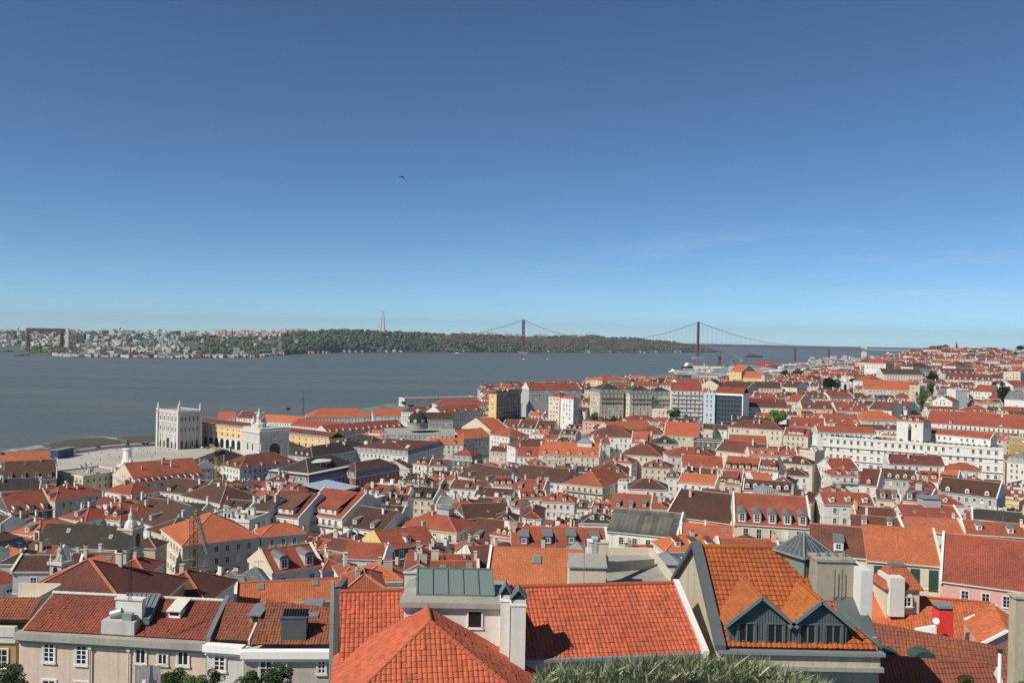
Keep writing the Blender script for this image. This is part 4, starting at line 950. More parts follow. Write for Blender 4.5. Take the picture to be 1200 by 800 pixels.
# square and quay
def flatpoly(name, pts, z, mat, th=None):
    b = MB(); P = [Vector(((u-600)/F*d, d, z)) for u, d in pts]; b.face(P)
    return structure(b.build(name, [mat]))
m, nt, bs = newmat('limestone_paving'); g = N(nt, 'ShaderNodeNewGeometry').outputs['Position']
br = N(nt, 'ShaderNodeTexBrick'); mpp = N(nt, 'ShaderNodeMapping'); mpp.inputs['Scale'].default_value = (.05,.05,.05); mpp.inputs['Rotation'].default_value = (0,0,.6); nt.links.new(g, mpp.inputs[0]); nt.links.new(mpp.outputs[0], br.inputs[0])
br.inputs['Color1'].default_value = (.43,.405,.355,1); br.inputs['Color2'].default_value = (.40,.375,.33,1); br.inputs['Mortar'].default_value = (.42,.39,.34,1); br.inputs['Mortar Size'].default_value = .03
c = mixc(nt, ramp(nt, noise(nt, g, .03, 5), .4, .7), br.outputs[0], (.33,.31,.27)); nt.links.new(c, bs.inputs['Base Color']); bs.inputs['Roughness'].default_value = .85
def pt(u, v, z=4.3): return at_z(u, v, z)
def ipoly(name, pts, z, mat):
    b = MB(); b.face([pt(u, v, z) for u, v in pts]); return structure(b.build(name, [mat]))
ipoly('plaza', [(-60,600),(420,600),(360,540),(262,518),(186,518),(130,521),(60,531),(-60,560)][::1], 4.6, m)
road = flat('asphalt', (.075,.075,.078), .9)
ipoly('quay_road', [(-60,572),(60,536),(130,525.5),(186,522),(186,519),(130,522),(60,531.5),(-60,562)], 4.64, road)
m2 = foliage('seaweed_rock', (.05,.043,.026), (.080,.066,.042))
# low tidal shore: real mound of weed covered rock
for pts in ([(52,522),(78,516.5),(105,514),(122,513.2),(138,516),(140,519.5),(120,521),(90,523),(62,524)], [(138,514),(150,511.5),(168,511),(187,510),(187,516),(165,516.5),(150,517)]):
    b = MB(); P = [at_z(u, v, .6) for u, v in pts]; c0 = sum(P, Vector())/len(P); n = len(P)
    lo = [c0+(p-c0)*1.08 for p in P]
    for i in range(n):
        j = (i+1) % n; a, b_ = P[i].copy(), P[j].copy(); a.z = 1.2; b_.z = 1.2; l0, l1 = lo[i].copy(), lo[j].copy(); l0.z = l1.z = -.5
        b.face([l0, l1, b_, a])
    b.face([Vector((p.x, p.y, 1.2)) for p in P]); structure(b.build('tidal_shore', [m2]))
foam = flat('surf_foam', (.55,.58,.58), .8)
rs = random.Random(4)
b = MB()
for (u0, v0, u1, v1, n) in ((8,529,50,523,26),(100,511.5,140,514,22),(30,526,62,520,16),(-20,535,20,528,12)):
    for i in range(n):
        t = rs.random(); p = at_z(u0+(u1-u0)*t, v0+(v1-v0)*t+rs.uniform(-1.2, 1.2), .06); L = rs.uniform(4, 14); w = rs.uniform(.3, .9)
        b.face([p+Vector((-L,-w*.2,0)), p+Vector((0,-w,0)), p+Vector((L,w*.3,0)), p+Vector((0,w,0))])
o = b.build('surf', [foam]); props(o, 'broken white surf washing the weedy shore by the quay', 'surf', None, 'stuff')

# ---------------- far bank ----------------
SK = [(-200,386),(0,387),(60,387.5),(100,386),(150,387.5),(200,388),(250,388.5),(330,389),(380,387),(400,386),(450,387.5),(500,390),(560,391.5),(620,393.5),(700,393.5),(745,396),(790,400),(822,405),(850,412)]
SS = [(-200,3900),(0,3700),(30,3450),(60,3100),(100,3020),(200,3080),(300,3350),(345,3900),(400,4400),(500,4900),(613,5400),(700,5700),(800,6400),(850,7000)]
RD = [(-200,5200),(0,5000),(200,4900),(400,5000),(500,5600),(700,6600),(850,7800)]
from mathutils import noise as mn
def bank_z(px, t):
    """t 0 at the shore, 1 on the ridge"""
    rd = interp(RD, px); zr = CZ-(interp(SK, px)-hor(px))*rd/F; 
    if px < 330: s = clamp((t-.05)/.95, 0, 1)**1.1
    else: s = clamp((t-.02)/.5, 0, 1)**.6
    sh = interp(SS, px); d = sh+(rd-sh)*t; x = (px-600)/F*d
    zr -= 9
    return 2+(zr-2)*s*(1+.0) + (mn.noise(Vector((x/160, d/160, 0)))*9*min(1, t*6) if t < .97 else 0)
b = MB(); NP = 150; ts = [-.001,0,.03,.07,.12,.2,.3,.4,.5,.6,.75,.9,1.0,1.15]
for i in range(NP+1):
    px = -200+1050*i/NP
    for t in ts:
        sh = interp(SS, px); d = sh+(interp(RD, px)-sh)*t; x = (px-600)/F*d
        b.v.append((x, d, -3 if t < 0 else (bank_z(px, 1)*.8 if t > 1 else bank_z(px, t))))
nt_ = len(ts)
for i in range(NP):
    for j in range(nt_-1): b.f.append((i*nt_+j, (i+1)*nt_+j, (i+1)*nt_+j+1, i*nt_+j+1)); b.m.append(0); b.uv += [(0,0)]*4
m, nt, bs = newmat('hill_scrub'); g = N(nt, 'ShaderNodeNewGeometry').outputs['Position']
c = mixc(nt, ramp(nt, noise(nt, g, .006, 5, .6), .42, .6), (.045,.058,.028), (.10,.105,.060)); nt.links.new(c, bs.inputs['Base Color']); bs.inputs['Roughness'].default_value = .95
structure(b.build('hills', [m]))
# woods on the cliffs
rs = random.Random(8)
b = MB(); ICO = []
t_ = bmesh.new(); bmesh.ops.create_icosphere(t_, subdivisions=1, radius=1); ICOV = [v.co.copy() for v in t_.verts]; ICOF = [tuple(v.index for v in f.verts) for f in t_.faces]; t_.free()
def lump(b, c, r, m=0, sq=.8):
    i = len(b.v); k = rs.uniform(0, 9)
    for v in ICOV: q = r*(.8+.4*mn.noise(v*1.7+Vector((k,k,k)))); b.v.append((c[0]+v.x*q, c[1]+v.y*q, c[2]+v.z*q*sq))
    for f in ICOF: b.f.append(tuple(i+a for a in f)); b.m.append(m); b.uv += [(0,0)]*3
def woods_ok(px, t):
    if px < 30: return t > .35
    if px < 215: return mn.noise(Vector((px/30., t*5, 3))) > -.05 and t > .06
    if px < 330: return t > .12 and (mn.noise(Vector((px/40., t*4, 1))) > -.25) and t < .8
    if px < 520: return t > .02 and mn.noise(Vector((px/22., t*7, 2))) > -.42
    return mn.noise(Vector((px/45., t*5, 7))) > -.08
for i in range(9000):
    px = rs.uniform(-40, 840); t = rs.random()**(1.5 if px > 330 else 1)
    if px > 330: t *= .6 if rs.random() < .75 else 1
    if not woods_ok(px, t): continue
    sh = interp(SS, px); d = sh+(interp(RD, px)-sh)*t; r = rs.uniform(5, 14); lump(b, ((px-600)/F*d, d, bank_z(px, t)+r*.35), r)
o = b.build('woodland', [M['wood_far']]); props(o, 'dark woodland covering the cliffs of the far bank below the monument', 'woods', None, 'stuff')
# far town
b = MB(); tm = [WM['w'], WM['c'], WM['e'], WM['g'], RM['t'], WM['k'], WM['p']]
for i in range(1050):
    px = rs.uniform(-30, 335); t = rs.uniform(.05, 1)
    if px < 95 and t < .3 and rs.random() < .7: continue
    if px > 215 and t < .75 and rs.random() < .9: continue
    if 100 < px < 215 and rs.random() < .15: continue
    sh = interp(SS, px); d = sh+(interp(RD, px)-sh)*t; x = (px-600)/F*d; z = bank_z(px, t); w = rs.uniform(9, 26); h = rs.uniform(6, 15) if rs.random() < .94 else rs.uniform(16, 26)
    T = Matrix.Translation((x, d, z)) @ Matrix.Rotation(rs.uniform(-.6, .6), 4, 'Z'); mt = rs.choice((0,0,0,0,1,1,2,3)); b.box(-w/2, w/2, -6, 6, -8, h, mt, T=T)
    if h < 12 and rs.random() < .5: 
        b.box(-w/2-.4, w/2+.4, -6.4, 6.4, h, h+1.6, 4, T=T)
    for k in range(int(h/3.2)):
        b.box(-w/2+1, w/2-1, -6.1, -6.0, 1.2+3.2*k, 2.4+3.2*k, 5, T=T)
for i in range(420):   # waterfront sheds and ruins
    px = rs.choice((rs.uniform(60, 330), rs.uniform(360, 470), rs.uniform(520, 800), rs.uniform(60, 330)))
    sh = interp(SS, px); d = sh+rs.uniform(4, 60); x = (px-600)/F*d; w = rs.uniform(10, 34); h = rs.uniform(4, 10); T = Matrix.Translation((x, d, 2)) @ Matrix.Rotation(rs.uniform(-.3, .3), 4, 'Z')
    b.box(-w/2, w/2, -6, 6, -4, h, rs.choice((0,1,2,3,5,4)), T=T)
    if rs.random() < .6: b.box(-w/2-.3, w/2+.3, -6.3, 6.3, h, h+1.3, rs.choice((4,3,5)), T=T)
for i in range(240):   # skyline houses
    px = rs.choice((rs.uniform(320, 360), rs.uniform(540, 700), rs.uniform(250, 345))); t = rs.uniform(.85, 1); sh = interp(SS, px); d = sh+(interp(RD, px)-sh)*t; x = (px-600)/F*d; z = bank_z(px, t); w = rs.uniform(10, 26)
    T = Matrix.Translation((x, d, z)); h = rs.uniform(8, 22); b.box(-w/2, w/2, -6, 6, -8, h, rs.choice((0,1,2,6)), T=T); b.box(-w/2-.3, w/2+.3, -6.3, 6.3, h, h+1.5, 4, T=T)
o = b.build('distant_town', tm); props(o, 'pale hazy town of tiny buildings across the river', 'town', None, 'stuff')
def simple(name, label, cat, b, mats, group=None): return props(b.build(name, mats), label, cat, group)
# tower blocks over there
TW = [(150,398,409,9,'k'),(127,398,409,7,'k'),(136,397,408,3,'c'),(143,398,408,3,'e'),(172,388,402,5,'w'),(183,388,400,4,'w'),(193,389,399,6,'w'),(189,395,406,5,'w'),(215,389,398,5,'w'),(70,393,408,3,'c'),(162,400,411,5,'w'),(205,392,401,4,'e'),(92,392,406,16,'k'),(235,390,396,5,'w')]
for i, (px, yt, yb, w, c) in enumerate(TW):
    d = 3900 if yb > 403 else 4500; a = at_d(px, yt, d); z0 = at_d(px, yb, d).z-15; ww = w*d/F
    e = empty('tower_block', (a.x, d, z0), rs.uniform(-.2, .2), None, 'tower block', 'tower blocks across the river')
    b = MB(); h = a.z-z0; b.box(-ww/2, ww/2, -8, 8, 0, h, 0); b.box(-ww/4, ww/4, -3, 3, h, h+3, 0); b.build('wall', [WM[c]], e)
    b = MB()
    for k in range(int(h/3.3)): b.box(-ww/2+.8, ww/2-.8, -8.12, -8, 1+3.3*k, 2.3+3.3*k)
    o = b.build('window_band', [M['glass']], e)
    e['label'] = f"{ {'k':'dark','w':'white','c':'cream','e':'beige'}[c] } tower block across the river, {['slab behind the green hillock','shorter slab beside the dark one','slim tower against the dark slabs','narrow tower between two dark slabs','tallest of the white pair on the skyline','second of the white skyline pair','broad one beside the white pair','lower one in front of the white pair','lone one above the wooded cliff','slim one touching the gantry crane','rounded one by the old town','set low among red roofs','widest slab behind the gantry crane','small one nearest the wooded cliff'][i]}"
# chimney stack / water tower
for (px, yt, yb, lab) in ((140,383,391,'thin water tower rising on the skyline of the far town'),(21,383,391,'pale water tower alone above the shipyard')):
    d = 4700; a = at_d(px, yt, d); z0 = at_d(px, yb, d).z-10; b = MB(); h = a.z-z0; b.lathe((a.x, d, z0), [(3,0),(2.6,h*.7),(7,h*.78),(7,h*.95),(2,h)], 10); simple('water_tower', lab, 'water tower', b, [WM['w']])
# bottling power pylon base on the spit
a = at_d(347.5, 413, 4100); b = MB(); b.box(-7, 7, -7, 7, -2, 60); b.box(-9, 9, -9, 9, -3, 3); e = empty('river_pylon', (a.x, a.y, 1), 0, 'pale concrete column standing on the spit below the wooded cliff', 'pylon'); b.build('column', [WM['g']], e)
b = MB(); b.box(-9, 9, -9, 9, 60, 63); b.build('cap', [M['stone']], e)
# shipyard gantry
d = 3500; xl = at_d(32.5, 412, d).x; xr = at_d(74, 412, d).x; zt = at_d(50, 384.5, d).z; e = empty('gantry_crane', (xl, d, 2), 0, 'giant dark red shipyard gantry crane across the river', 'gantry crane')
L = xr-xl; h = zt-2
b = MB(); b.box(-4, L+4, -6, 6, h-14, h); GC_ = flat('gantry_paint', (.085,.03,.032), .6); b.build('girder', [GC_], e)
b = MB(); b.bar((-2,-10,0),(0,0,h-14),5,5); b.bar((2,10,0),(0,0,h-14),5,5); b.build('leg', [GC_], e)
b = MB(); b.box(L-9, L-3, -9, 9, 0, h-14); b.build('leg', [GC_], e)
b = MB(); b.box(L*.3, L*.42, -8, 8, h-20, h-14); b.build('trolley', [GC_], e)
b = MB(); zz = h-6; T = Matrix.Translation((xr+14, d+5, 2)); b.box(-7,7,-7,7,0,zz,0,T=T); b.box(-5,5,-5,5,zz,zz+6,0,T=T); 
simple('silo_tower', 'pale tower touching the leg of the giant gantry crane', 'tower', b, [WM['c']])
b = MB(); p0, p1 = at_d(-30, 418, 3450), at_d(34, 412.5, 3650); p0.z = p1.z = 0; b.bar(p0, p1, 30, 8); simple('dock_wall', 'low dark dock wall running out beside the giant gantry crane', 'dock wall', b, [M['concrete']])
# monument
d = 4900; a = at_d(448, 387, d); e = empty('monument', (a.x, d, a.z-8), 0, 'tall arched pedestal monument crowned by a statue with open arms', 'monument')
b = MB(); H0 = 82+8
for sx in (-1, 1):
    for sy in (-1, 1): b.bar((sx*11, sy*9, 0), (sx*6, sy*5, H0-8), 7, 6)
b.box(-10, 10, -8, 8, H0-12, H0-2); b.box(-8, 8, -7, 7, H0-2, H0); b.build('pedestal', [M['stone']], e)
b = MB(); b.lathe((0,0,H0), [(4,0),(3.6,8),(3.0,16),(3.4,21),(1.6,23.5),(1.9,25),(1.8,27),(.6,28.5)], 10); b.bar((-13,0,H0+20),(13,0,H0+20),2.4,3); b.build('statue', [M['stone']], e)

# ---------------- suspension bridge ----------------
NT = Vector((at_d(818, 400, 4587).x, 4587, 0)); ST = Vector((at_d(613, 400, 5009).x, 5009, 0)); dr = (NT-ST); span = dr.length; dr.normalize(); nv = Vector((-dr.y, dr.x, 0))
e = empty('suspension_bridge', ST, 0, 'long dark red suspension bridge with two tall towers crossing the river', 'bridge')
def rel(p): return Vector(p)-ST
for t_ in (ST, NT):
    b = MB()
    for s_ in (-1, 1):
        b.bar(rel(t_+nv*14*s_), rel(t_+nv*12.5*s_+Vector((0,0,190))), 6.5, 7.5)
    for z in (72, 100, 130, 160, 186): b.bar(rel(t_+nv*-14+Vector((0,0,z))), rel(t_+nv*14+Vector((0,0,z))), 5, 5)
    zz = [72,100,130,160,186]
    for za, zb in zip(zz, zz[1:]): b.bar(rel(t_+nv*-13+Vector((0,0,za))), rel(t_+nv*13+Vector((0,0,zb))), 2.6, 2.6); b.bar(rel(t_+nv*13+Vector((0,0,za))), rel(t_+nv*-13+Vector((0,0,zb))), 2.6, 2.6)
    tw = b.build('tower', [M['bridge']], e)
    b = MB(); c = rel(t_); b.box(c.x-26, c.x+26, c.y-20, c.y+20, -3, 8); b.build('pier_base', [M['concrete']], tw)
def deck(p, q, z0, z1, m='bridge'):
    b = MB(); n = max(1, int((q-p).length/22))
    P = rel(p)+Vector((0,0,z0)); Q = rel(q)+Vector((0,0,z1))
    b.bar(P, Q, 22, 2.4); b.bar(P-Vector((0,0,10)), Q-Vector((0,0,10)), 20, 1.8)
    for s_ in (-1, 1):
        for i in range(n):
            a = P.lerp(Q, i/n)+nv*10*s_; c = P.lerp(Q, (i+1)/n)+nv*10*s_; mid = (a+c)/2
            b.bar(a, mid-Vector((0,0,10)), 1.3, 1.3); b.bar(mid-Vector((0,0,10)), c, 1.3, 1.3)
    return b.build('deck', [M[m]], e)
SE = ST-dr*560; NE = NT+dr*483; NF = NT+dr*1150
deck(ST, NT, 74, 74); deck(SE, ST, 74, 74); deck(NT, NE, 74, 74); deck(NE, NT+dr*800, 74, 72)
b = MB(); b.bar(rel(NT+dr*800)+Vector((0,0,68)), rel(NF+dr*300)+Vector((0,0,62)), 22, 5); b.build('viaduct', [M['concrete']], e)
for s_ in (-1, 1):
    b = MB(); n = 30
    def cab(p, q, za, zb, sag): 
        for i in range(n):
            f = lambda u: rel(p.lerp(q, u))+nv*12*s_+Vector((0,0, za+(zb-za)*u-4*sag*u*(1-u)))
            b.tube(f(i/n), f((i+1)/n), .75, 5, cap=False)
    cab(ST, NT, 190, 190, 106); cab(ST, SE, 190, 78, 22); cab(NT, NE, 190, 78, 22); b.build('main_cable', [M['bridge']], e)
b = MB()
for s_ in (-1, 1):
    for i in range(1, 46):
        u = i/46; p = rel(ST.lerp(NT, u))+nv*12*s_; b.bar(p+Vector((0,0,74)), p+Vector((0,0,190-424*u*(1-u))), .35, .35)
    for P, Q in ((ST, SE), (NT, NE)):
        for i in range(1, 20): u = i/20; p = rel(P.lerp(Q, u))+nv*12*s_; b.bar(p+Vector((0,0,74)), p+Vector((0,0,190-112*u-88*u*(1-u))), .35, .35)
o = b.build('hanger', [M['bridge']], e); o['kind'] = 'stuff'
for p in (SE+dr*20, NE): 
    b = MB()
    for s_ in (-1, 1): b.bar(rel(p+nv*9*s_), rel(p+nv*7*s_+Vector((0,0,66))), 7, 7)
    b.bar(rel(p-nv*9)+Vector((0,0,34)), rel(p+nv*9)+Vector((0,0,34)), 4, 4); b.build('pier', [M['bridge']], e)
p = NT+dr*640; b = MB(); 
for s_ in (-1, 1): b.bar(rel(p+nv*9*s_), rel(p+nv*7*s_+Vector((0,0,64))), 6, 6)
b.build('pier', [M['bridge']], e)
for i, k in enumerate((800, 905, 1000, 1090, 1180, 1280)):
    p = NT+dr*k; b = MB(); c = rel(p); w = 11 if i == 0 else 5; b.box(c.x-w, c.x+w, c.y-6, c.y+6, -10, 70+(10 if i == 0 else -3)); b.build('pier', [WM['w']], e)
b = MB(); c = rel(SE-dr*14); b.box(c.x-16, c.x+16, c.y-14, c.y+14, 30, 84); b.build('anchorage', [WM['w']], e)

# ---------------- ships, cranes and the docks ----------------
def boat(u, v, d, L, hull, top, name, lab, cat, ang=0, h=None, deckh=.35, funnel=False, grp=None):
    p = at_d(u, v, d); e = empty(name, (p.x, d, 0), ang, lab, cat, grp); b = MB(); hh = h or L*.07; w = L*.16
    sec = [(-L/2, w*.35, .1), (-L*.42, w*.5, 0), (L*.25, w*.5, 0), (L*.42, w*.28, .15), (L/2, .15, .35)]
    for (x0, w0, r0), (x1, w1, r1) in zip(sec, sec[1:]):
        for s_ in (-1, 1):
            f = [(x0, s_*w0*.7, -.6), (x1, s_*w1*.7, -.6), (x1, s_*w1, hh*(1+r1)), (x0, s_*w0, hh*(1+r0))]
            b.face(f if s_ < 0 else f[::-1])
        b.face([(x0,-w0,hh*(1+r0)),(x1,-w1,hh*(1+r1)),(x1,w1,hh*(1+r1)),(x0,w0,hh*(1+r0))])
    b.face([(-L/2,-w*.35,hh*1.1),(-L/2,w*.35,hh*1.1),(-L/2,w*.25,-.6),(-L/2,-w*.25,-.6)])
    b.build('hull', [hull], e)
    if deckh:
        b = MB(); z = hh
        for k in range(3 if L > 60 else 2):
            x0, x1 = -L*.42+k*L*.03, (-L*.12 if cat == 'cargo ship' else L*.22)-k*L*.05; b.box(x0, x1, -w*.36, w*.36, z, z+L*deckh*.13); z += L*deckh*.13
        b.build('superstructure', [top], e); b = MB(); b.tube((-L*.28,0,z),(-L*.28,0,z+L*.08), L*.022, 8); b.build('funnel', [M['bridge']], e)
        b = MB(); b.tube((-L*.05,0,hh),(-L*.05,0,hh+L*.28), max(.25, L*.004), 5); b.tube((L*.25,0,hh),(L*.25,0,hh+L*.2), max(.2, L*.004), 5); b.build('mast', [M['zinc']], e)
    return e
hd = flat('hull_dark', (.03,.03,.035), .5); hr = flat('hull_red', (.16,.03,.025), .5); hw = M['white']
boat(80, 414.5, 3000, 36, hw, hw, 'ferry', 'white ferry near the shipyard gantry crane', 'ferry', .3, deckh=.6)
for i, (u, v, d) in enumerate(((11,411.5,3450),(22,418,3000),(29,415.5,3100),(39,413,3300))): boat(u, v, d, 34, hd, hd, 'barge', ['dark barge moored against the dock wall','dark barge lying lowest in the water, alone before the gantry','dark barge between two others before the gantry','dark barge by the foot of the gantry'][i], 'barge', 0, h=2.5, deckh=0, grp='dark barges off the shipyard')
boat(818, 428, 2950, 130, hd, hw, 'cargo_ship', 'dark hulled cargo ship with white superstructure lying below the bridge tower', 'cargo ship', .5, h=12, deckh=.22)
boat(797, 434.5, 2700, 70, hw, hw, 'yacht', 'white yacht berthed on the near side of the dark cargo ship', 'yacht', .2, h=4, deckh=.25)
boat(614, 419, 3800, 16, hw, hw, 'motorboat', 'tiny white motorboat below the far bridge tower', 'boat', 0, deckh=.5); boat(642, 420, 3900, 12, hw, hw, 'motorboat', 'tiny white motorboat alone in mid river', 'boat', 0, deckh=.5); boat(536, 413, 4700, 22, hw, hw, 'motorboat', 'small white boat close under the wooded cliff', 'boat', 0, deckh=.5)
boat(884, 413.5, 5200, 100, hr, M['bridge'], 'tanker', 'rust red tanker anchored beyond the bridge', 'tanker', 0, h=9, deckh=.2)
def pcrane(u, v, d, h, col, lab, jib=(.55,.8)):
    p = at_d(u, v, d); p.z = 3; e = empty('dock_crane', p, rs.uniform(-.5,.5), lab, 'dock crane', 'cranes on the docks'); b = MB()
    for sx in (-1, 1):
        for sy in (-1, 1): b.bar((sx*6, sy*6, 0), (sx*2.5, sy*2.5, h*.5), 1.5, 1.5)
    b.box(-7,7,-7,7,h*.2,h*.23); b.build('portal', [col], e); b = MB(); b.box(-4,5,-4,4,h*.5,h*.62); b.build('cabin', [col], e)
    b = MB(); b.bar((2,0,h*.6), (-h*jib[0], 0, h*(.6+jib[1]*.5)), 1.0, 1.3); b.bar((3,0,h*.6), (3,0,h*.9), 1.4, 1.4); b.bar((3,0,h*.9), (-h*jib[0]*.7,0,h*(.6+jib[1]*.35)), .5, .5); b.build('jib', [col], e)
for (u, v, h, c, l) in ((843,428,70,'bridge','red dock crane with long jib beside the dark cargo ship'),(868,424,55,'zinc','grey dock crane behind the yellow house'),(858,427,50,'zinc','slim grey dock crane in the middle of the docks'),(893,424,28,'redpaint','low bright red dock crane'),(826,428,42,'zinc','grey dock crane close by the bridge tower foot')): pcrane(u, v, 3000 if u > 850 else 2900, h, M[c], l)
b = MB()
for i in range(5):
    p = at_d(886+i*5, 426, 3000); 
    b.box(p.x-1.5, p.x+1.5, p.y-2, p.y+2, 3, 28)
p0, p1 = at_d(886, 426, 3000), at_d(906, 426, 3000); b.box(p0.x-4, p1.x+4, p0.y-3, p0.y+3, 22, 29); simple('container_gantry', 'wide bright red container gantry on the docks under the bridge', 'gantry crane', b, [M['redpaint']])
b = MB(); dm_ = [WM['w'], WM['g'], M['zinc'], RM['t'], WM['k'], WM['c'], M['redpaint'], M['blue']]
for i in range(620):
    px = rs.uniform(800, 1060); d = rs.uniform(1700, 3500) 
    if d > interp(SHORE, px)-60: continue
    x = (px-600)/F*d; w = rs.uniform(8, 55); dd = rs.uniform(10, 26); h = rs.uniform(4, 13); g0 = ground_z(x, d)
    T = Matrix.Translation((x, d, g0)) @ Matrix.Rotation(rs.choice((-.3, -.35, .1)), 4, 'Z'); b.box(-w/2, w/2, 0, dd, -3, h, rs.choice((0,0,1,1,2,4,5,6 if w < 20 else 0,7 if w < 25 else 1)), T=T)
    if rs.random() < .6: b.box(-w/2-.4, w/2+.4, -.4, dd+.4, h, h+1.2, rs.choice((2,3,1,2)), T=T)
o = b.build('dockside_sheds', dm_); props(o, 'grey and white sheds and containers crowded over the docks', 'dock sheds', None, 'stuff')
b = MB(); rsx = rs
for i in range(420):
    px = rs.uniform(950, 1260); d = rs.uniform(1500, 4200); x = (px-600)/F*d; g0 = ground_z(x, d)
    w = rs.uniform(10, 26); h = rs.uniform(8, 20); T = Matrix.Translation((x, d, g0)) @ Matrix.Rotation(rs.uniform(-.5,.3), 4, 'Z'); b.box(-w/2, w/2, 0, 12, -4, h, rs.choice((0,0,5,1)), T=T); b.box(-w/2-.4, w/2+.4, -.4, 12.4, h, h+1.6, rs.choice((3,3,1)), T=T)
    for k in range(int(h/3.2)):
        n = int(w/4)
        for c in range(n): b.box(-w/2+1.2+4*c, -w/2+2.6+4*c, -.08, 0, 1.2+3.2*k, 2.8+3.2*k, 4, T=T)
o = b.build('hazy_suburbs', dm_); props(o, 'pale suburbs beyond the hill near the end of the bridge', 'suburbs', None, 'stuff')
# container / kiosk and things on the square
def gp(u, v, z=4.62): return at_z(u, v, z)
p = gp(68, 537.5); p2 = gp(86.5, 533.5); e = empty('kiosk', p, math.atan2(p2.y-p.y, p2.x-p.x), 'dark blue box shaped kiosk at the river edge of the square', 'kiosk'); L = (p2-p).length
b = MB(); b.box(0, L, 0, 6, 0, 6.2); 
for i in range(12): b.box(L*i/12, L*i/12+.25, -.12, 0, 0, 6)
b.build('wall', [M['blue']], e); b = MB(); b.box(-.4, L+.4, -.5, 6.4, 6.2, 6.7); b.build('roof', [M['zinc']], e)
# equestrian statue
p = gp(149, 548); e = empty('equestrian_statue', p, R(-40), 'bronze rider statue on a tall white pedestal in the middle of the square', 'statue'); k = 1.0
b = MB(); b.box(-7,7,-6,6,0,1.2); b.box(-5.4,5.4,-4.6,4.6,1.2,2.6); b.build('steps', [M['stone']], e)
b = MB(); b.box(-3.6,3.6,-2.6,2.6,2.6,5); b.lathe((0,0,5), [(4.2,0),(3.6,.6),(3.2,7.5),(3.9,8.2),(3.9,9)], 14, 0, 1.1, .8); b.build('pedestal', [WM['w']], e)
for sx in (-1, 1):
    b = MB(); b.lathe((sx*5, 0, 2.6), [(1.4,0),(1.6,1.5),(1.1,3),(.5,4.2),(.7,4.8),(.2,5.4)], 9); b.bar((sx*5,0,5),(sx*6.6,.4,6.6),.5,.5); b.build('side_group', [M['stone']], e)
b = MB(); z = 14
for (x, y) in ((-1.5,.5),(-1.3,-.5),(1.3,.5)): b.tube((x,y,z),(x*.9,y,z+2.2),.22,6,r2=.36)
b.tube((1.3,-.5,z+2.2),(2.2,-.5,z+1.4),.3,6,r2=.2); b.tube((-1.7,0,z+2.5),(1.5,0,z+2.9),.85,10,r2=.8); b.tube((1.3,0,z+3.1),(2.3,0,z+4.6),.6,8,r2=.38); b.tube((2.2,0,z+4.7),(3.1,0,z+4.1),.36,8,r2=.24); b.tube((-1.8,0,z+2.8),(-2.5,0,z+1.4),.25,6,r2=.12)
b.build('horse', [M['bronze']], e)
b = MB(); b.tube((0,0,z+3.3),(.05,0,z+5.3),.6,8,r2=.5); b.lathe((.05,0,z+5.3), [(.25,0),(.42,.3),(.4,.7),(.7,.85),(.3,1.3),(.05,1.6)], 8); b.tube((.1,-.5,z+5),(1.2,-.7,z+4.6),.2,6); b.tube((0,.6,z+3.4),(.5,.8,z+2),.28,6,r2=.2); b.tube((0,-.6,z+3.4),(.5,-.8,z+2),.28,6,r2=.2); b.build('rider', [M['bronze']], e)
# people on the square
def person_mesh(c1, c2):
    b = MB(); b.lathe((0,0,.82), [(.17,0),(.2,.2),(.22,.5),(.1,.64),(.07,.68)], 8, 0, 1.1, .7); b.tube((-.09,.08,0),(-.08,0,.86),.07,6,1,r2=.1); b.tube((.09,-.08,0),(.08,0,.86),.07,6,1,r2=.1)
    b.tube((-.25,0,1.42),(-.3,.06,.85),.06,5,0,r2=.04); b.tube((.25,0,1.42),(.3,-.06,.85),.06,5,0,r2=.04); b.lathe((0,0,1.5), [(.06,0),(.1,.08),(.11,.16),(.07,.25),(.02,.28)], 8, 2); return b.mesh('person', [c1, c2, M['skin']])
M['skin'] = flat('skin', (.35,.2,.14), .6)
PC_ = [('dark', flat('cloth_dark', (.03,.03,.04), .8)), ('red', flat('cloth_red', (.3,.04,.04), .8)), ('white', flat('cloth_white', (.6,.6,.6), .8)), ('blue', flat('cloth_blue', (.04,.08,.2), .8))]
PM = [(n, person_mesh(c, PC_[0][1])) for n, c in PC_]
spots = [(104,532),(119,531),(128,533),(127,533.6),(137,528),(163,527),(166,526),(168,528.5),(173,530),(182,531),(188,526),(118,540),(95,538),(107,544),(204,532),(212,535),(178,536),(198,528),(140,536),(122,528),(240,525),(251,524)]
near_ = ['by the statue','near the dark blue kiosk','in the open middle of the square','close to the parked cars','towards the arcade']
for i, (u, v) in enumerate(spots):
    n, me = PM[(i*7) % 4 if i % 3 else 0]; o = put('person', me, None, gp(u, v), rs.uniform(0, 6)); w = near_[0] if 135 < u < 165 else near_[1] if u < 115 else near_[3] if 165 < u < 215 and v < 530 else near_[4] if u > 190 else near_[2]
    props(o, f'person in {n} top walking {w}', 'person', 'people crossing the square')
def car_mesh(body):
    b = MB(); s_ = [(-2.1,.35),(-2.15,.8),(-1.5,.95),(-1.0,1.42),(.5,1.45),(1.15,.95),(2.05,.82),(2.15,.4)]
    b.prism([(x, -.85, z) for x, z in s_], (0, 1.7, 0)); return b
CARP = {'white': flat('car_white', (.7,.7,.7), .3), 'black': flat('car_black', (.015,.015,.02), .3), 'grey': flat('car_grey', (.15,.16,.17), .3), 'blue': flat('car_blue', (.04,.08,.2), .3)}
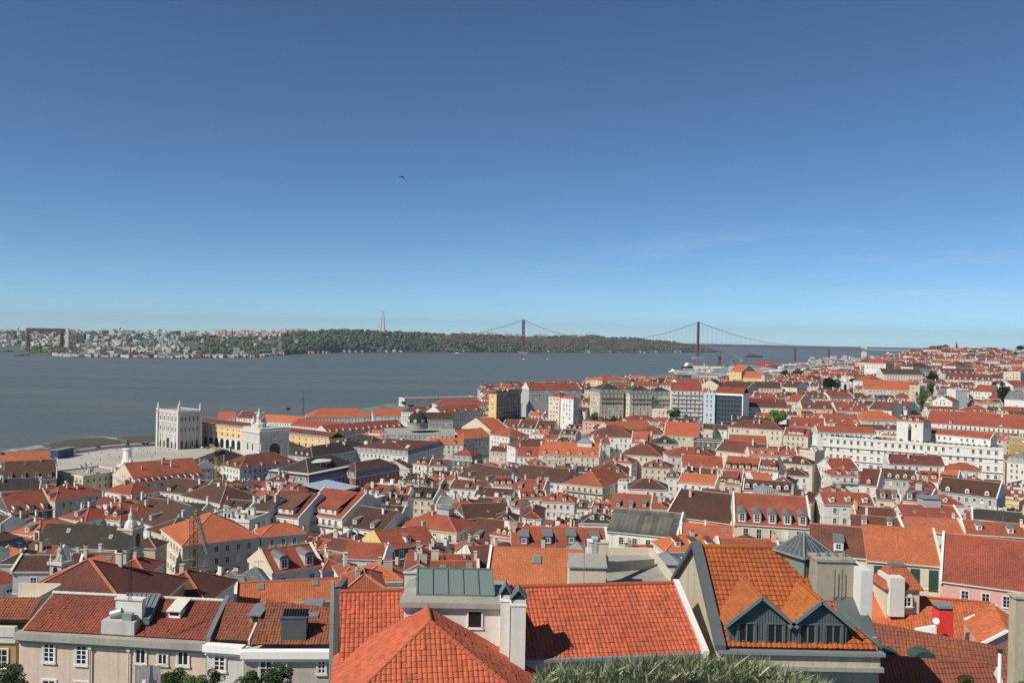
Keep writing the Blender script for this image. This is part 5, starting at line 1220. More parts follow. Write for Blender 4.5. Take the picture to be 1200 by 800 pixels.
cars = [(168,520.5,'black'),(172,521,'black'),(177,521,'grey'),(183,521.5,'black'),(188,521.5,'black'),(194,522,'grey'),(199,522.5,'black'),(204,523.4,'black'),(225,525,'white'),(236,525,'white'),(243,525.5,'grey'),(172,518.8,'grey'),(115,524.4,'black'),(90,529,'grey'),(228,522.8,'grey')]
cm = {}
for k, mt in CARP.items():
    wb = MB()
    for x in (-1.3, 1.3):
        for y in (-.86, .86): wb.tube((x, y-.1, .32), (x, y+.1, .32), .32, 10)
    gb = MB(); gb.prism([(-.95,-.87,.98),(-.75,-.87,1.36),(.42,-.87,1.38),(.9,-.87,.98)], (0, 1.74, 0)); cm[k] = (car_mesh(mt).mesh('body', [mt]), wb.mesh('wheels', [M['iron']]), gb.mesh('cabin_glass', [M['glass']]))
for i, (u, v, c) in enumerate(cars):
    e = empty('parked_car', gp(u, v, 4.66), R(-35)+rs.uniform(-.2,.2), None, 'car', 'cars parked beside the pavilion tower')
    put('body', cm[c][0], e, (0,0,0)); put('cabin_glass', cm[c][2], e, (0,0,0))
    for x in (-1.3, 1.3):
        for y in (-.86, .86):
            if i == 0 and x < 0 and y < 0: wmesh = MB(); wmesh.tube((0,-.1,0),(0,.1,0),.32,10); WH = wmesh.mesh('wheel', [M['iron']])
            put('wheel', WH, e, (x, y, .32))
    e['label'] = f"{c} car, " + (['nearest the river in the row before the white tower','tucked behind the first black car at the tower','parked between black cars by the tower','just before the tower corner','at the foot of the tower corner','right under the tower entrance','beside the tower entrance','last in the row before the tower','first of two white ones before the arcade','second white one before the arcade','parked before the arcade arches','on the river side of the tower row','driving on the quay road beyond the kiosk','on the quay road by the kiosk','close under the arcade wall'][i])
# ---------------- monumental buildings on the square ----------------
def frame(x0, y0, x1, y1, D, amax=60):
    zc = at_d((x0+x1)/2, (y0+y1)/2, D).z; a = at_z(x0, y0, zc); c = at_z(x1, y1, zc); v = c-a
    return a, zc, math.atan2(v.y, v.x), v.length
def arched(b, x, y, z, w, h, m, sgn=-1, axis='x', n=8, off=.06):
    """a dark arched opening laid proud of a wall, built as a thin solid"""
    pts = [(-w/2, 0), (w/2, 0)]+[(w/2*math.cos(math.pi*k/n), h-w/2+w/2*math.sin(math.pi*k/n)) for k in range(n+1)]
    if axis == 'x': b.prism([(x+p, y, z+q) for p, q in pts], (0, sgn*off, 0), m)
    else: b.prism([(x, y+p, z+q) for p, q in pts], (sgn*off, 0, 0), m)
# pavilion tower
zc = CZ-(480.5-hor(197))/F*752; a = at_z(185.5, 480, zc); c = at_z(209.5, 482.5, zc); v = c-a; ang = R(-38); ex = Vector((math.cos(ang), math.sin(ang), 0))
r = ray(209.5, 482.5); rd = Vector((r.x, r.y, 0)).normalized(); w = abs((a.x*rd.y-a.y*rd.x)/(ex.x*rd.y-ex.y*rd.x)); dep = 20; H = zc-4.6; TS = plaster('tower_stone', (.53,.515,.48), .5)
e = empty('pavilion_tower', (a.x, a.y, 4.6), ang, 'square white pavilion tower with corner turrets standing at the river edge of the square', 'tower')
b = MB(); b.box(0, w, 0, dep, -1, H-.6, 0)
for z in (H*.36, H*.68, H-1.2): b.box(-.5, w+.5, -.5, dep+.5, z, z+.8, 1)
for x in (0, w):
    for y in (0, dep): b.box(x-1.3, x+1.3, y-1.3, y+1.3, -1, H-1.2, 1)
for k in range(1, 5): b.box(w*(k+.2)/5.4-.3, w*(k+.2)/5.4+.3, -.4, 0, -1, H-1.2, 1); b.box(w, w+.4, dep*(k+.2)/5.4-.3, dep*(k+.2)/5.4+.3, -1, H-1.2, 1)
b.build('wall', [TS, M['stone']], e)
b = MB()
for (x0,x1,y0,y1) in ((0,w,-.3,.2),(0,w,dep-.2,dep+.3),(-.3,.2,0,dep),(w-.2,w+.3,0,dep)): b.box(x0,x1,y0,y1,H+.9,H+1.3); b.box(x0,x1,y0,y1,H-.4,H)
for i in range(26):
    t = i/25; 
    for y in (0, dep): b.box(w*t-.2, w*t+.2, y-.2, y+.2, H, H+.9)
    for x in (0, w): b.box(x-.2, x+.2, dep*t-.2, dep*t+.2, H, H+.9)
b.build('balustrade', [WM['w']], e)
b = MB(); b.box(1.5, w-1.5, 1.5, dep-1.5, H-.6, H+.4); b.build('roof', [M['concrete']], e)
for x in (0, w):
    for y in (0, dep): b = MB(); b.box(x-1.2,x+1.2,y-1.2,y+1.2,H-.4,H+1.6); b.lathe((x,y,H+1.6), [(1.2,0),(.8,.6),(1.1,1.6),(.7,3),(.9,3.6),(.15,5)], 9); b.build('turret', [M['stone']], e)
for r_, (z, hh) in enumerate(((H*.74, 4.0), (H*.45, 4.4))):
    for k in range(5):
        x = w*(k+.7)/5.4; put('window', WIN[1], e, (x, -.02, z+hh*.5), 0, (1.5, 1, 1.7))
    for k in range(5): y = dep*(k+.7)/5.4; put('window', WIN[1], e, (w+.02, y, z+hh*.5), math.pi/2, (1.5, 1, 1.7))
for k in range(5):
    b = MB(); arched(b, w*(k+.7)/5.4, -.02, .2, 2.2 if k != 2 else 3.4, 5.5 if k != 2 else 8.5, 0); b.build('doorway' if k == 2 else 'archway', [M['dark']], e)
for k in range(4): b = MB(); arched(b, w+.02, dep*(k+.8)/4.6, .2, 2.8, 6.6, 0, 1, 'y'); b.build('archway', [M['dark']], e)
for x in (w*.1, w*.82): b = MB(); b.box(x-.9, x+.9, -.5, -.35, H*.12, H*.42); b.build('banner', [WM['l']], e)
TA = (a, ang, w, dep)
# arcade wing
zc = 23; a = at_z(226, 494.5, zc); c = at_z(386, 514, zc); v = c-a; ang = math.atan2(v.y, v.x); L = v.length; H = zc-4.6
e = empty('arcade_wing', (a.x, a.y, 4.6), ang, 'long yellow arcaded palace wing with white arches and a dull red roof facing the square', 'palace')
b = MB(); b.box(0, L, 0, 16, H*.48, H, 0); b.box(0, L, .05, 16, -1, H*.48-.001, 1)
b.box(-.2, L, -.4, 0, H*.46, H*.5, 1); b.box(-.2, L, -.5, 0, H-.6, H, 1); b.box(-.1, L, -.15, 0, H*.74, H*.77, 1)
n = int(L/7.4)
for k in range(n+1): x = L*k/n; b.box(x-.35, x+.35, -.18, 0, H*.5, H-.6, 1); b.box(x+1.3, x+2.2, -.12, 0, H*.5, H-.6, 1) if False else None
b.build('wall', [plaster('plaster_palace_yellow', (.78,.46,.12), .2), WM['w']], e)
b = MB()
for k in range(n*2): x = L*(k+.5)/n/2; b.box(x-.12, x+.12, -.45, -.25, H, H+1.0)
b.box(0, L, -.5, -.2, H+1.0, H+1.25); b.build('balustrade', [WM['w']], e)
for k in range(n):
    x = L*(k+.5)/n; wp = Matrix.Translation((a.x, a.y, 4.6)) @ Matrix.Rotation(ang, 4, 'Z') @ Vector((x, 0, 0)); q = proj(wp)
    if q and 284 < q[0] < 328: continue
    if q and q[0] < 286: b = MB(); arched(b, x, .04, 0, 4.6, H*.42, 0, -1, off=.1); b.build('archway', [M['dark']], e)
    put('window', WIN[1], e, (x, -.01, H*.63), 0, (1.9, 1, 1.25)); put('window', WIN[2], e, (x, -.01, H*.86), 0, (1.9, 1, 1.1))
b = MB(); p = .48; b.slab([(-.5,.2,H+.1),(L,.2,H+.1),(L,8,H+.1+7.8*p),(-.5,8,H+.1+7.8*p)], .2, 0); b.slab([(L,16.5,H+.1),(-.5,16.5,H+.1),(-.5,8,H+.1+7.8*p),(L,8,H+.1+7.8*p)], .2, 0); b.bar((-.5,8,H+.15+7.8*p),(L,8,H+.15+7.8*p),.5,.3,1); b.build('roof', [RM['r'], M['ridge']], e)
# triumphal arch
zc = CZ-(503-hor(293))/F*672; a = at_z(283, 501.5, zc); ang = R(-44); ex = Vector((math.cos(ang), math.sin(ang), 0)); r = ray(304.5, 504.5); rd = Vector((r.x, r.y, 0)).normalized(); w = abs((a.x*rd.y-a.y*rd.x)/(ex.x*rd.y-ex.y*rd.x))
c = at_z(304.5, 504.5, zc); q_ = at_z(329, 500.5, zc); dep = (q_-c).dot(Vector((-math.sin(ang), math.cos(ang), 0))); H = zc-5
e = empty('triumphal_arch', (a.x, a.y, 5), ang, 'white triumphal arch with a sculpted group of figures on top, one face in shade', 'arch')
b = MB(); b.box(0, w, 0, dep, -1, H-1, 0); b.box(-.7, w+.7, -.7, dep+.7, H-2, H, 1); b.box(-.4, w+.4, -.4, dep+.4, H*.62, H*.62+.9, 1); b.box(1, w-1, 1, dep-1, H, H+1.6, 0)
for y in (1.2, dep*.28, dep*.72, dep-1.2): b.box(w, w+1.0, y-.8, y+.8, -1, H*.62, 1)
b.build('wall', [TS, M['stone']], e)
b = MB(); arched(b, w+.02, dep*.5, 0, dep*.36, H*.6, 0, 1, 'y', 12, .1); b.build('archway', [M['dark']], e)
for x in (w*.36, w*.62): b = MB(); arched(b, x, -.02, H*.38, 1.6, 4.8, 0); b.build('window', [M['dark']], e)
b = MB(); b.lathe((w+.1, dep*.5, H*.72), [(1.6,0),(1.8,1.5),(.5,3)], 8); b.build('coat_of_arms', [M['stone']], e)
b = MB(); z = H+1.6; cx, cy = w*.5, dep*.28
b.lathe((cx,cy,z), [(4.4,0),(3.9,2.0),(2.4,3.2),(2.0,4.5)], 10); b.lathe((cx,cy,z+4.5), [(1.3,0),(1.6,2.0),(.9,4),(.45,4.6),(.6,5.2),(.5,5.9),(.1,6.3)], 10)
for s_ in (-1, 1): b.lathe((cx+s_*.6,cy+s_*3.2,z+1.2), [(1.3,0),(1.5,1.6),(1.0,3.4),(.4,4.0),(.5,4.7),(.1,5.2)], 9); b.tube((cx,cy+s_*.6,z+8.6),(cx+s_*1.2,cy+s_*2.6,z+8.2),.35,6)
sg = b.build('sculpture_group', [M['stone']], e); sg.scale = (1.3,1.3,1.3); sg.location = (-cx*.3, -cy*.3, -z*.3)
# domed hall
p = at_d(489.5, 500, 655); e = empty('dome', (p.x, p.y, p.z-1), R(-20), 'dark ribbed dome with round windows rising from the long grey flat roof', 'dome'); r = 12/F*655
b = MB(); b.lathe((0,0,0), [(r,0),(r,r*.45),(r*1.05,r*.5),(r*1.05,r*.58)], 20); b.build('drum', [M['concrete']], e)
b = MB(); b.lathe((0,0,r*.58), [(r*.98*math.cos(t), r*1.02*math.sin(t)) for t in [i*math.pi/20 for i in range(9)]], 20); 
for k in range(10):
    t = k*math.pi/5
    for i in range(8):
        f = lambda u: (math.cos(t)*r*1.0*math.cos(u), math.sin(t)*r*1.0*math.cos(u), r*.58+r*1.03*math.sin(u)); b.bar(f(i*math.pi/20), f((i+1)*math.pi/20), .3, .3)
b.build('dome_shell', [RM['k']], e)
for k in range(8): t = k*math.pi/4+.2; b = MB(); b.tube((math.cos(t)*(r-.2), math.sin(t)*(r-.2), r*.78), (math.cos(t)*(r*1.0+.2), math.sin(t)*(r+.2), r*.78), r*.17, 10, 0); b.build('round_window', [M['stone']], e)
b = MB(); b.lathe((0,0,r*1.5), [(1.3,0),(1.3,1.6),(1.7,1.8),(.2,3)], 10); b.build('lantern', [M['stone']], e)
# blue grey canopy
z = at_d(385, 570, 395).z; P = [at_z(354,567.5,z), at_z(392,577,z), at_z(421,569.5,z), at_z(383,561.5,z)]; c0 = sum(P, Vector())/4
e = empty('metal_canopy', c0, 0, 'flat blue grey metal canopy roof over an open rooftop', 'canopy'); b = MB(); b.slab([p-c0 for p in P], .4); b.build('canopy_roof', [M['bluegrey']], e)
for p in P: b = MB(); b.box(p.x-c0.x-.2, p.x-c0.x+.2, p.y-c0.y-.2, p.y-c0.y+.2, -7, -.4); b.build('post', [M['iron']], e)
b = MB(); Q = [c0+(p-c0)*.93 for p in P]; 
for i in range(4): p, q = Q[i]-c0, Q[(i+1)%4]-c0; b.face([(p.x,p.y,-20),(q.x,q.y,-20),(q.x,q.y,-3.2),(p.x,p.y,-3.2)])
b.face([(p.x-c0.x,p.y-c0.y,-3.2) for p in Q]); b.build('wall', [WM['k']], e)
# little metal pyramid roofs
def pyramid(u0, v0, u1, v1, d, lab, mat=None, glass=False, hh=.5, dep=None):
    a, zc, ang, w = frame(u0, v0, u1, v1, d); dp = dep or w; e = empty('pyramid_rooflight' if glass else 'roof_pavilion', a, ang, lab, 'rooflight' if glass else 'pavilion')
    b = MB(); b.box(.2, w-.2, .2, dp-.2, -3.5, 0); b.build('base', [WM['g'] if not glass else M['lead']], e); b = MB(); c = (w/2, dp/2, w*hh); Q = [(-.2,-.2,0),(w+.2,-.2,0),(w+.2,dp+.2,0),(-.2,dp+.2,0)]
    for i in range(4): b.face([Q[i], Q[(i+1)%4], c])
    b.build('roof', [mat or M['zinc']], e); b = MB()
    for i in range(4):
        p, q = Vector(Q[i]), Vector(Q[(i+1)%4]); b.bar(p, c, .12, .12)
        for k in range(1, 6): 
            f = 1-abs(k/6-.5)*2; m_ = p.lerp(q, k/6); b.bar(m_, m_.lerp(Vector(c), f*.98), .06, .08)
    b.build('roof_ribs', [M['zinc'] if not glass else M['white']], e)
pyramid(656, 650, 689, 653, 150, 'grey metal pyramid roof standing between the dark dormers and the cream chimney block', hh=.42)
pyramid(764, 660, 797, 662, 130, 'pale grey metal pyramid roof tucked behind the big cream gable', hh=.35)
b = MB(); a, zc, ang, w = frame(891, 581, 915, 581, 250); n = 14; e = empty('barrel_rooflight', a, ang, 'half round ribbed rooflight behind the cream house with arched dormers', 'rooflight')
for k in range(n):
    t0, t1 = math.pi*k/n, math.pi*(k+1)/n; f = lambda t, y: (w/2-w/2*math.cos(t), y, w*.36*math.sin(t)); b.face([f(t0,0), f(t1,0), f(t1,6), f(t0,6)])
b.face([(w/2-w/2*math.cos(math.pi*k/n), 0, w*.36*math.sin(math.pi*k/n)) for k in range(n+1)]); b.build('vault', [M['zinc']], e)
b = MB()
for k in range(1, n, 1): t = math.pi*k/n; b.bar((w/2-w/2*math.cos(t), -.05, 0), (w/2-w/2*math.cos(t), -.05, w*.36*math.sin(t)), .12, .12)
b.build('ribs', [M['white']], e)
# glass office
a, zc, ang, w = frame(838, 461.5, 870, 463, 636); zb = at_d(855, 500, 636).z-6; Hh = zc-zb
e = empty('glass_office', (a.x, a.y, zb), ang, 'office block with a dark glass curtain wall framed in white', 'office block')
b = MB(); b.box(0, w, .3, 22, 0, Hh-.2, 0); b.build('curtain_wall', [flat('curtain_glass', (.035,.055,.07), .15)], e)
b = MB(); b.box(-.6, .1, -.2, 22, 0, Hh+.8); b.box(w-.1, w+.6, -.2, 22, 0, Hh+.8); b.box(.1, w-.1, -.2, .5, Hh-.6, Hh+.8); b.build('white_frame', [M['white']], e)
b = MB()
for k in range(1, 9): b.box(.1, w-.1, .16, .29, Hh*k/9-.12, Hh*k/9+.12)
for k in range(1, 9): b.box(w*k/9-.07, w*k/9+.07, .18, .29, 0, Hh-.6)
b.build('glazing_bars', [M['lead']], e)
b = MB(); b.slab([(-.5,0,Hh+.9),(w+.5,0,Hh+.9),(w+.5,11,Hh+5),(-.5,11,Hh+5)], .3); b.slab([(w+.5,22,Hh+.9),(-.5,22,Hh+.9),(-.5,11,Hh+5),(w+.5,11,Hh+5)], .3); b.build('roof', [RM['t']], e)
# bell towers
def belfry(u, vt, vb, d, w, lab, mat, cap=None, ornate=False, name='bell_tower'):
    p = at_d(u, vb, d); z0 = p.z-14; zt = at_d(u, vt, d).z; H = zt-z0; e = empty(name, (p.x, d, z0), R(-15), lab, 'bell tower')
    hb = H-w*1.5; b = MB(); b.box(-w/2, w/2, -w/2, w/2, 0, hb, 0); 
    for z in (hb-w*1.35, hb-.3): b.box(-w/2-.25, w/2+.25, -w/2-.25, w/2+.25, z, z+.4, 1)
    b.build('wall', [WM[mat], M['stone']], e)
    for (x, y, ax, sg) in ((0,-w/2-.01,'x',-1),(w/2+.01,0,'y',1),(-w/2-.01,0,'y',-1)): b = MB(); arched(b, x, y, hb-w*1.15, w*.36, w*.85, 0, sg, ax); b.build('bell_opening', [M['dark']], e)
    b = MB()
    if cap == 'red':
        Q = [(-w/2-.4,-w/2-.4,hb+.1),(w/2+.4,-w/2-.4,hb+.1),(w/2+.4,w/2+.4,hb+.1),(-w/2-.4,w/2+.4,hb+.1)]
        for i in range(4): b.slab([Q[i], Q[(i+1)%4], (0,0,hb+w*.6)], .1)
        b.build('roof', [RM['t']], e)
    else:
        b.lathe((0,0,hb+.1), [(w*.42,0),(w*.40,w*.12),(w*.30,w*.32),(w*.15,w*.5),(w*.16,w*.75),(w*.07,w*.9),(.05,w*1.35)], 10, 0); b.build('cupola', [M['stone' if mat != 'g' else 'concrete']], e)
        for sx in (-1, 1):
            for sy in (-1, 1): b = MB(); b.lathe((sx*w*.45, sy*w*.45, hb+.1), [(w*.08,0),(w*.11,w*.15),(w*.04,w*.3),(w*.07,w*.38),(.02,w*.55)], 7); b.build('pinnacle', [M['stone']], e)
    return e
belfry(153, 589, 645, 226, 4.2, 'ornate white stone belfry at the end of the dark brown church hall', 'e')
belfry(71, 633, 672, 122, 1.9, 'small weathered stone belfry in front of the dark brown church hall', 'g')
belfry(990, 435, 457, 820, 6.4, 'white bell tower with pinnacles beside the dark round tree', 'w')
belfry(1167, 447, 480, 770, 9.5, 'stocky white church tower with a red cap near the ravine', 'w', 'red')
# masts and cranes
b = MB(); p = at_d(355, 487, 960); b.tube((p.x,p.y,2),(p.x,p.y,p.z+26),.45,6,r2=.25)
for z in (12, 18, 22): b.bar((p.x-1.6,p.y,p.z+z-4),(p.x+1.6,p.y,p.z+z-4),.5,.5)
simple('radio_mast', 'thin dark mast rising above the orange palace roofs at the river', 'mast', b, [M['iron']])
def lattice(b, p, q, w, seg, m=0, t=.14):
    p = Vector(p); q = Vector(q); d = (q-p); L = d.length; d /= L; a = d.orthogonal().normalized(); c = d.cross(a); n = max(2, int(L/seg)); C = [(a+c)*w/2, (a-c)*w/2, -(a+c)*w/2, -(a-c)*w/2]
    for k in range(4):
        b.bar(p+C[k], q+C[k], t, t, m)
        for i in range(n): b.bar(p+d*L*i/n+C[k], p+d*L*(i+1)/n+C[(k+1)%4], t*.7, t*.7, m); b.bar(p+d*L*i/n+C[k], p+d*L*i/n+C[(k+1)%4], t*.7, t*.7, m)
zt = at_d(254, 527, 420).z; p = at_d(254, 560, 420); e = empty('tower_crane', (p.x, 420, p.z-6), R(20), 'yellow lattice crane mast topped by a dark cab before the arcade', 'crane'); H = zt-p.z+6
b = MB(); lattice(b, (0,0,0), (0,0,H), 1.5, 1.8, 0, .2); b.build('mast', [M['yellow']], e); b = MB(); b.box(-1.2,1.2,-1.2,1.2,H-2.6,H-.6); b.box(1.2,4.0,-.8,.8,H-2.2,H-.2); b.build('cab', [M['iron']], e)
b = MB(); lattice(b, (0,0,H+.3), (-3,9,H+1.3), .9, 1.5, 0, .2); lattice(b, (0,0,H+.3), (1.5,-4,H+.6), .9, 1.5, 0, .2); b.build('jib', [M['yellow']], e)
zt = at_d(224, 596, 228).z; p = at_d(227, 690, 228); e = empty('lattice_crane', (p.x, 228, p.z-3), R(15), 'slim rust and green lattice construction mast with a folded pale jib by the beige block', 'crane'); H = zt-p.z+3
b = MB(); lattice(b, (0,0,0), (-.3,0,H), 1.4, 1.6, 0, .11); b.build('mast', [flat('mast_rust', (.11,.05,.035), .6)], e); b = MB(); b.box(-1.1,1.1,-1.1,1.1,H-2.0,H-1.85); b.box(-.5,.5,-.5,.5,H-1.8,H-.4); b.build('platform', [M['yellow']], e)
b = MB(); lattice(b, (.6,-.6,H-2), (3.4,-1.5,H*.52), .7, 1.2, 0, .14); b.build('folded_jib', [M['zinc']], e)
# scaffolded building site
a, zc, ang, w = frame(250, 690, 318, 676, 150); e = empty('building_site', (a.x, a.y, zc-14), ang, 'half built block with dark openings under a crumpled grey sheet roof', 'building site')
b = MB(); b.box(0, w, 0, 7, 0, 12.3, 0); 
for k in range(5): x = w*(k+.5)/5; 
b.build('wall', [M['concrete']], e)
for k in range(5): b = MB(); x = w*(k+.5)/5; b.box(x-.75, x+.75, -.08, -.005, 10.2, 12.2); b.build('opening', [M['dark']], e)
b = MB(); rs = random.Random(3); n = 9
for i in range(n):
    x0, x1 = -.5+(w+1)*i/n, -.5+(w+1)*(i+1)/n
    zA, zB = 12.5+.35*((i*7)%3), 12.5+.35*(((i+1)*7)%3); b.slab([(x0,-.5,zA),(x1,-.5,zB),(x1,4,zB+2.1),(x0,4,zA+2.0)], .12); b.slab([(x1,8,zB-.2),(x0,8,zA-.2),(x0,4,zA+2.0),(x1,4,zB+2.1)], .12)
b.build('sheet_roof', [RM['g']], e)
b = MB()
for k in range(8): x = -2.4+(w+2.4)*k/7; b.tube((x,-1.3,0),(x,-1.3,13.5),.06,5); b.tube((x,-2.2,0),(x,-2.2,13.5),.06,5)
for z in (9, 11, 13): b.bar((-2.4,-1.3,z),(w,-1.3,z),.1,.1); b.bar((-2.4,-2.2,z),(w,-2.2,z),.1,.1); b.box(-2.4,w,-2.2,-1.3,z-.06,z,1)
b.build('scaffold', [M['iron'], M['green']], e)
b = MB(); b.face([(-2.5,-2.3,0),(-2.5,6,0),(-2.5,6,13.6),(-2.5,-2.3,13.2)]); b.face([(-2.5,-2.3,0),(1.5,-2.3,0),(1.5,-2.3,12.6),(-2.5,-2.3,13.2)]); b.build('netting', [M['green']], e)
# ---------------- trees ----------------
def tree_mesh(seed, n, lobes, leaf):
    rs = random.Random(seed); b = MB(); L = []
    for i in range(lobes):
        t = rs.uniform(0, 6.28); q = rs.uniform(.1, .62); z = rs.uniform(-.35, .55); L.append((math.cos(t)*q, math.sin(t)*q, z, rs.uniform(.28, .48)))
    for (x, y, z, r) in L:
        for i in range(n//lobes):
            v = Vector((rs.gauss(0,1), rs.gauss(0,1), rs.gauss(0,1))).normalized()*r*rs.uniform(.72, 1.08); p = Vector((x, y, z))+v; a = Vector((rs.gauss(0,1), rs.gauss(0,1), rs.gauss(0,1))).normalized(); c = a.orthogonal().normalized(); s = leaf*rs.uniform(.7, 1.4); b.face([p-a*s, p+c*s*.8, p+a*s, p-c*s*.8])
    t = MB(); t.tube((0,0,-1.7),(0,0,-.3),.07,7,r2=.05)
    for (x, y, z, r) in L: t.tube((0,0,-.5),(x*.9,y*.9,z),.04,5,r2=.012)
    return b, t
TV = {}
def tree(u, v, d, rpx, mat, lab, seed=0, sz=1.0, n=1500, leaf=.07, group=None, grp_z=None, name='tree'):
    key = (seed % 4, mat, n)
    if key not in TV:
        cb, tb = tree_mesh(seed % 4+5, n, 9, leaf); TV[key] = (cb.mesh('crown', [M[mat]]), tb.mesh('trunk', [M['bark']]))
    r = rpx/F*d; p = at_d(u, v, d); e = empty(name, p, seed*1.3, lab, 'tree', group)
    put('trunk', TV[key][1], e, (0,0,0), 0, (r, r, r)); put('crown', TV[key][0], e, (0,0,0), 0, (r, r, r*sz)); return e
tree(911, 489, 590, 13, 'leaf', 'round bright green tree behind the long cream block', 1, .85, 2400, .06)
tree(973, 449, 850, 14, 'leafdark', 'broad dark tree beside the white bell tower', 2, .62, 2200, .06)
tree(1092, 441, 900, 8, 'leafdark', 'dark tree at the top of the ravine street', 3); tree(1081, 466, 780, 9, 'leaf', 'green tree halfway down the ravine street', 4); tree(1090, 455, 840, 9, 'leafdark', 'dark tree in the middle of the ravine street', 5); tree(1072, 487, 690, 8, 'leafdark', 'dark tree at the lower end of the ravine street', 6)
tree(1177, 460, 760, 10, 'leafdark', 'dark tree rising behind the stocky white church tower', 7, 1.5)
for i, (u, v, r, l) in enumerate(((697,488,9,'shrubby tree between the tall cream corner block and the beige block'),(720,491,6,'small tree under the beige hillside block'),(733,493,6,'small tree between the beige and cream hillside blocks'),(777,492,6,'tree under the cream hillside block with balconies'),(791,484,10,'leafy tree climbing the foot of the white tenement'),(803,490,8,'tree between the white tenement and the glass office'),(829,499,5,'little tree below the pale blue office wing'),(846,498,8,'green tree below the dark glass curtain wall'),(858,496,6,'small tree close to the corner of the glass office'))):
    tree(u, v, 668, r, 'leafdark' if i % 2 else 'leaf', l, 10+i, .75)
for i, (u, v, d, r, m_, l) in enumerate(((473,472,1120,4,'leafdark','dark tree before the left end of the white riverside office block'),(482,476,1080,5,'leafdark','tree at the corner of the white riverside office block'),(492,477,1080,4,'leaf','second tree along the white riverside office block'),(505,476,1080,4,'leafdark','third tree along the white riverside office block'),(587,480,720,4,'leaf','tree beside the shaded tall block with the yellow end'),(337,479,960,4,'leafdark','lone tree on the quay beyond the orange palace roofs'),(1062,424,1500,6,'leafdark','dark tree left of the hilltop grove'),(1098,412.5,1750,12,'leafdark','large dark grove tree crowning the hill'),(1106,409,1800,9,'leafdark','dark tree behind the hilltop grove'),(1131,412,1750,10,'leafdark','wide dark tree in line with the hilltop grove'),(1142,412,1700,8,'leafdark','dark tree closing the hilltop grove'),(1178,411,1800,6,'leafdark','dark tree on the skyline above the upper slope'),(1197,409,1800,8,'leafdark','dark tree on the skyline at the very end of the hill'),(1000,446,950,7,'leafdark','dark tree behind the white bell tower'),(920,436,1500,7,'leafdark','tree near the docks road behind the brown roofs'),(936,436,1500,8,'leafdark','larger tree near the docks road'),(1026,424,1600,6,'leafdark','dark tree among the hazy suburbs'))):
    tree(u, v, d, r, m_, l, 20+i, .6)
b = MB(); p = at_d(1121, 407, 1750); b.lathe((p.x, p.y, p.z-14), [(1.2,0),(2.4,4),(2.2,14),(.9,22),(.1,27)], 9)
t = empty('cypress', (p.x, p.y, p.z-16), 0, 'thin dark cypress standing up in the hilltop grove', 'tree'); c_, q_ = b, MB(); q_.tube((0,0,0),(0,0,3),.4,6); q_.build('trunk', [M['bark']], t); b = MB(); b.lathe((0,0,2), [(1.2,0),(2.4,4),(2.2,14),(.9,22),(.1,27)], 9); b.build('crown', [M['leafdark']], t)

# ---------------- gulls and aeroplane ----------------
p = at_d(473, 207.5, 60); e = empty('bird', p, 0, 'small dark swift gliding high over the river', 'bird'); e.scale = (1.9,)*3; b = MB()
b.tube((-.07,-.1,0),(.0,.12,0),.028,7,r2=.018); b.tube((0,.1,0),(0,.17,.01),.02,6,r2=.006)
for s_, q in ((-1, (-.22,.02,-.01)), (1, (.09,-.05,-.19))):
    P0, P1 = Vector((0,.05,0)), Vector(q)
    mid = P0.lerp(P1, .5)+Vector((0,.05,.03)); b.face([P0, mid, P1, mid-Vector((0,.07,0))]); b.face([mid-Vector((0,.07,.004)), P1-Vector((0,0,.004)), mid-Vector((0,0,.004)), P0-Vector((0,0,.004))])
b.build('body', [M['iron']], e)
p = at_d(1012, 291.5, 9000); e = empty('aeroplane', p, 0, 'tiny white aeroplane far off in the sky', 'aeroplane'); b = MB(); b.tube((-20,0,0),(20,0,0),2.1,8); b.tube((20,0,0),(24,0,0),2.1,8,r2=.3); b.build('fuselage', [M['white']], e)
for s_ in (-1, 1): b = MB(); b.prism([(4,0,-.5),(-2,s_*19,.8),(-5,s_*19,.8),(-5,0,-.5)], (0,0,.5)); b.build('wing', [M['white']], e)
b = MB(); b.prism([(-20,-.2,1),(-15,-.2,1.5),(-20,-.2,7.5),(-22,-.2,7.5)], (0,.4,0)); b.build('tail_fin', [M['white']], e)
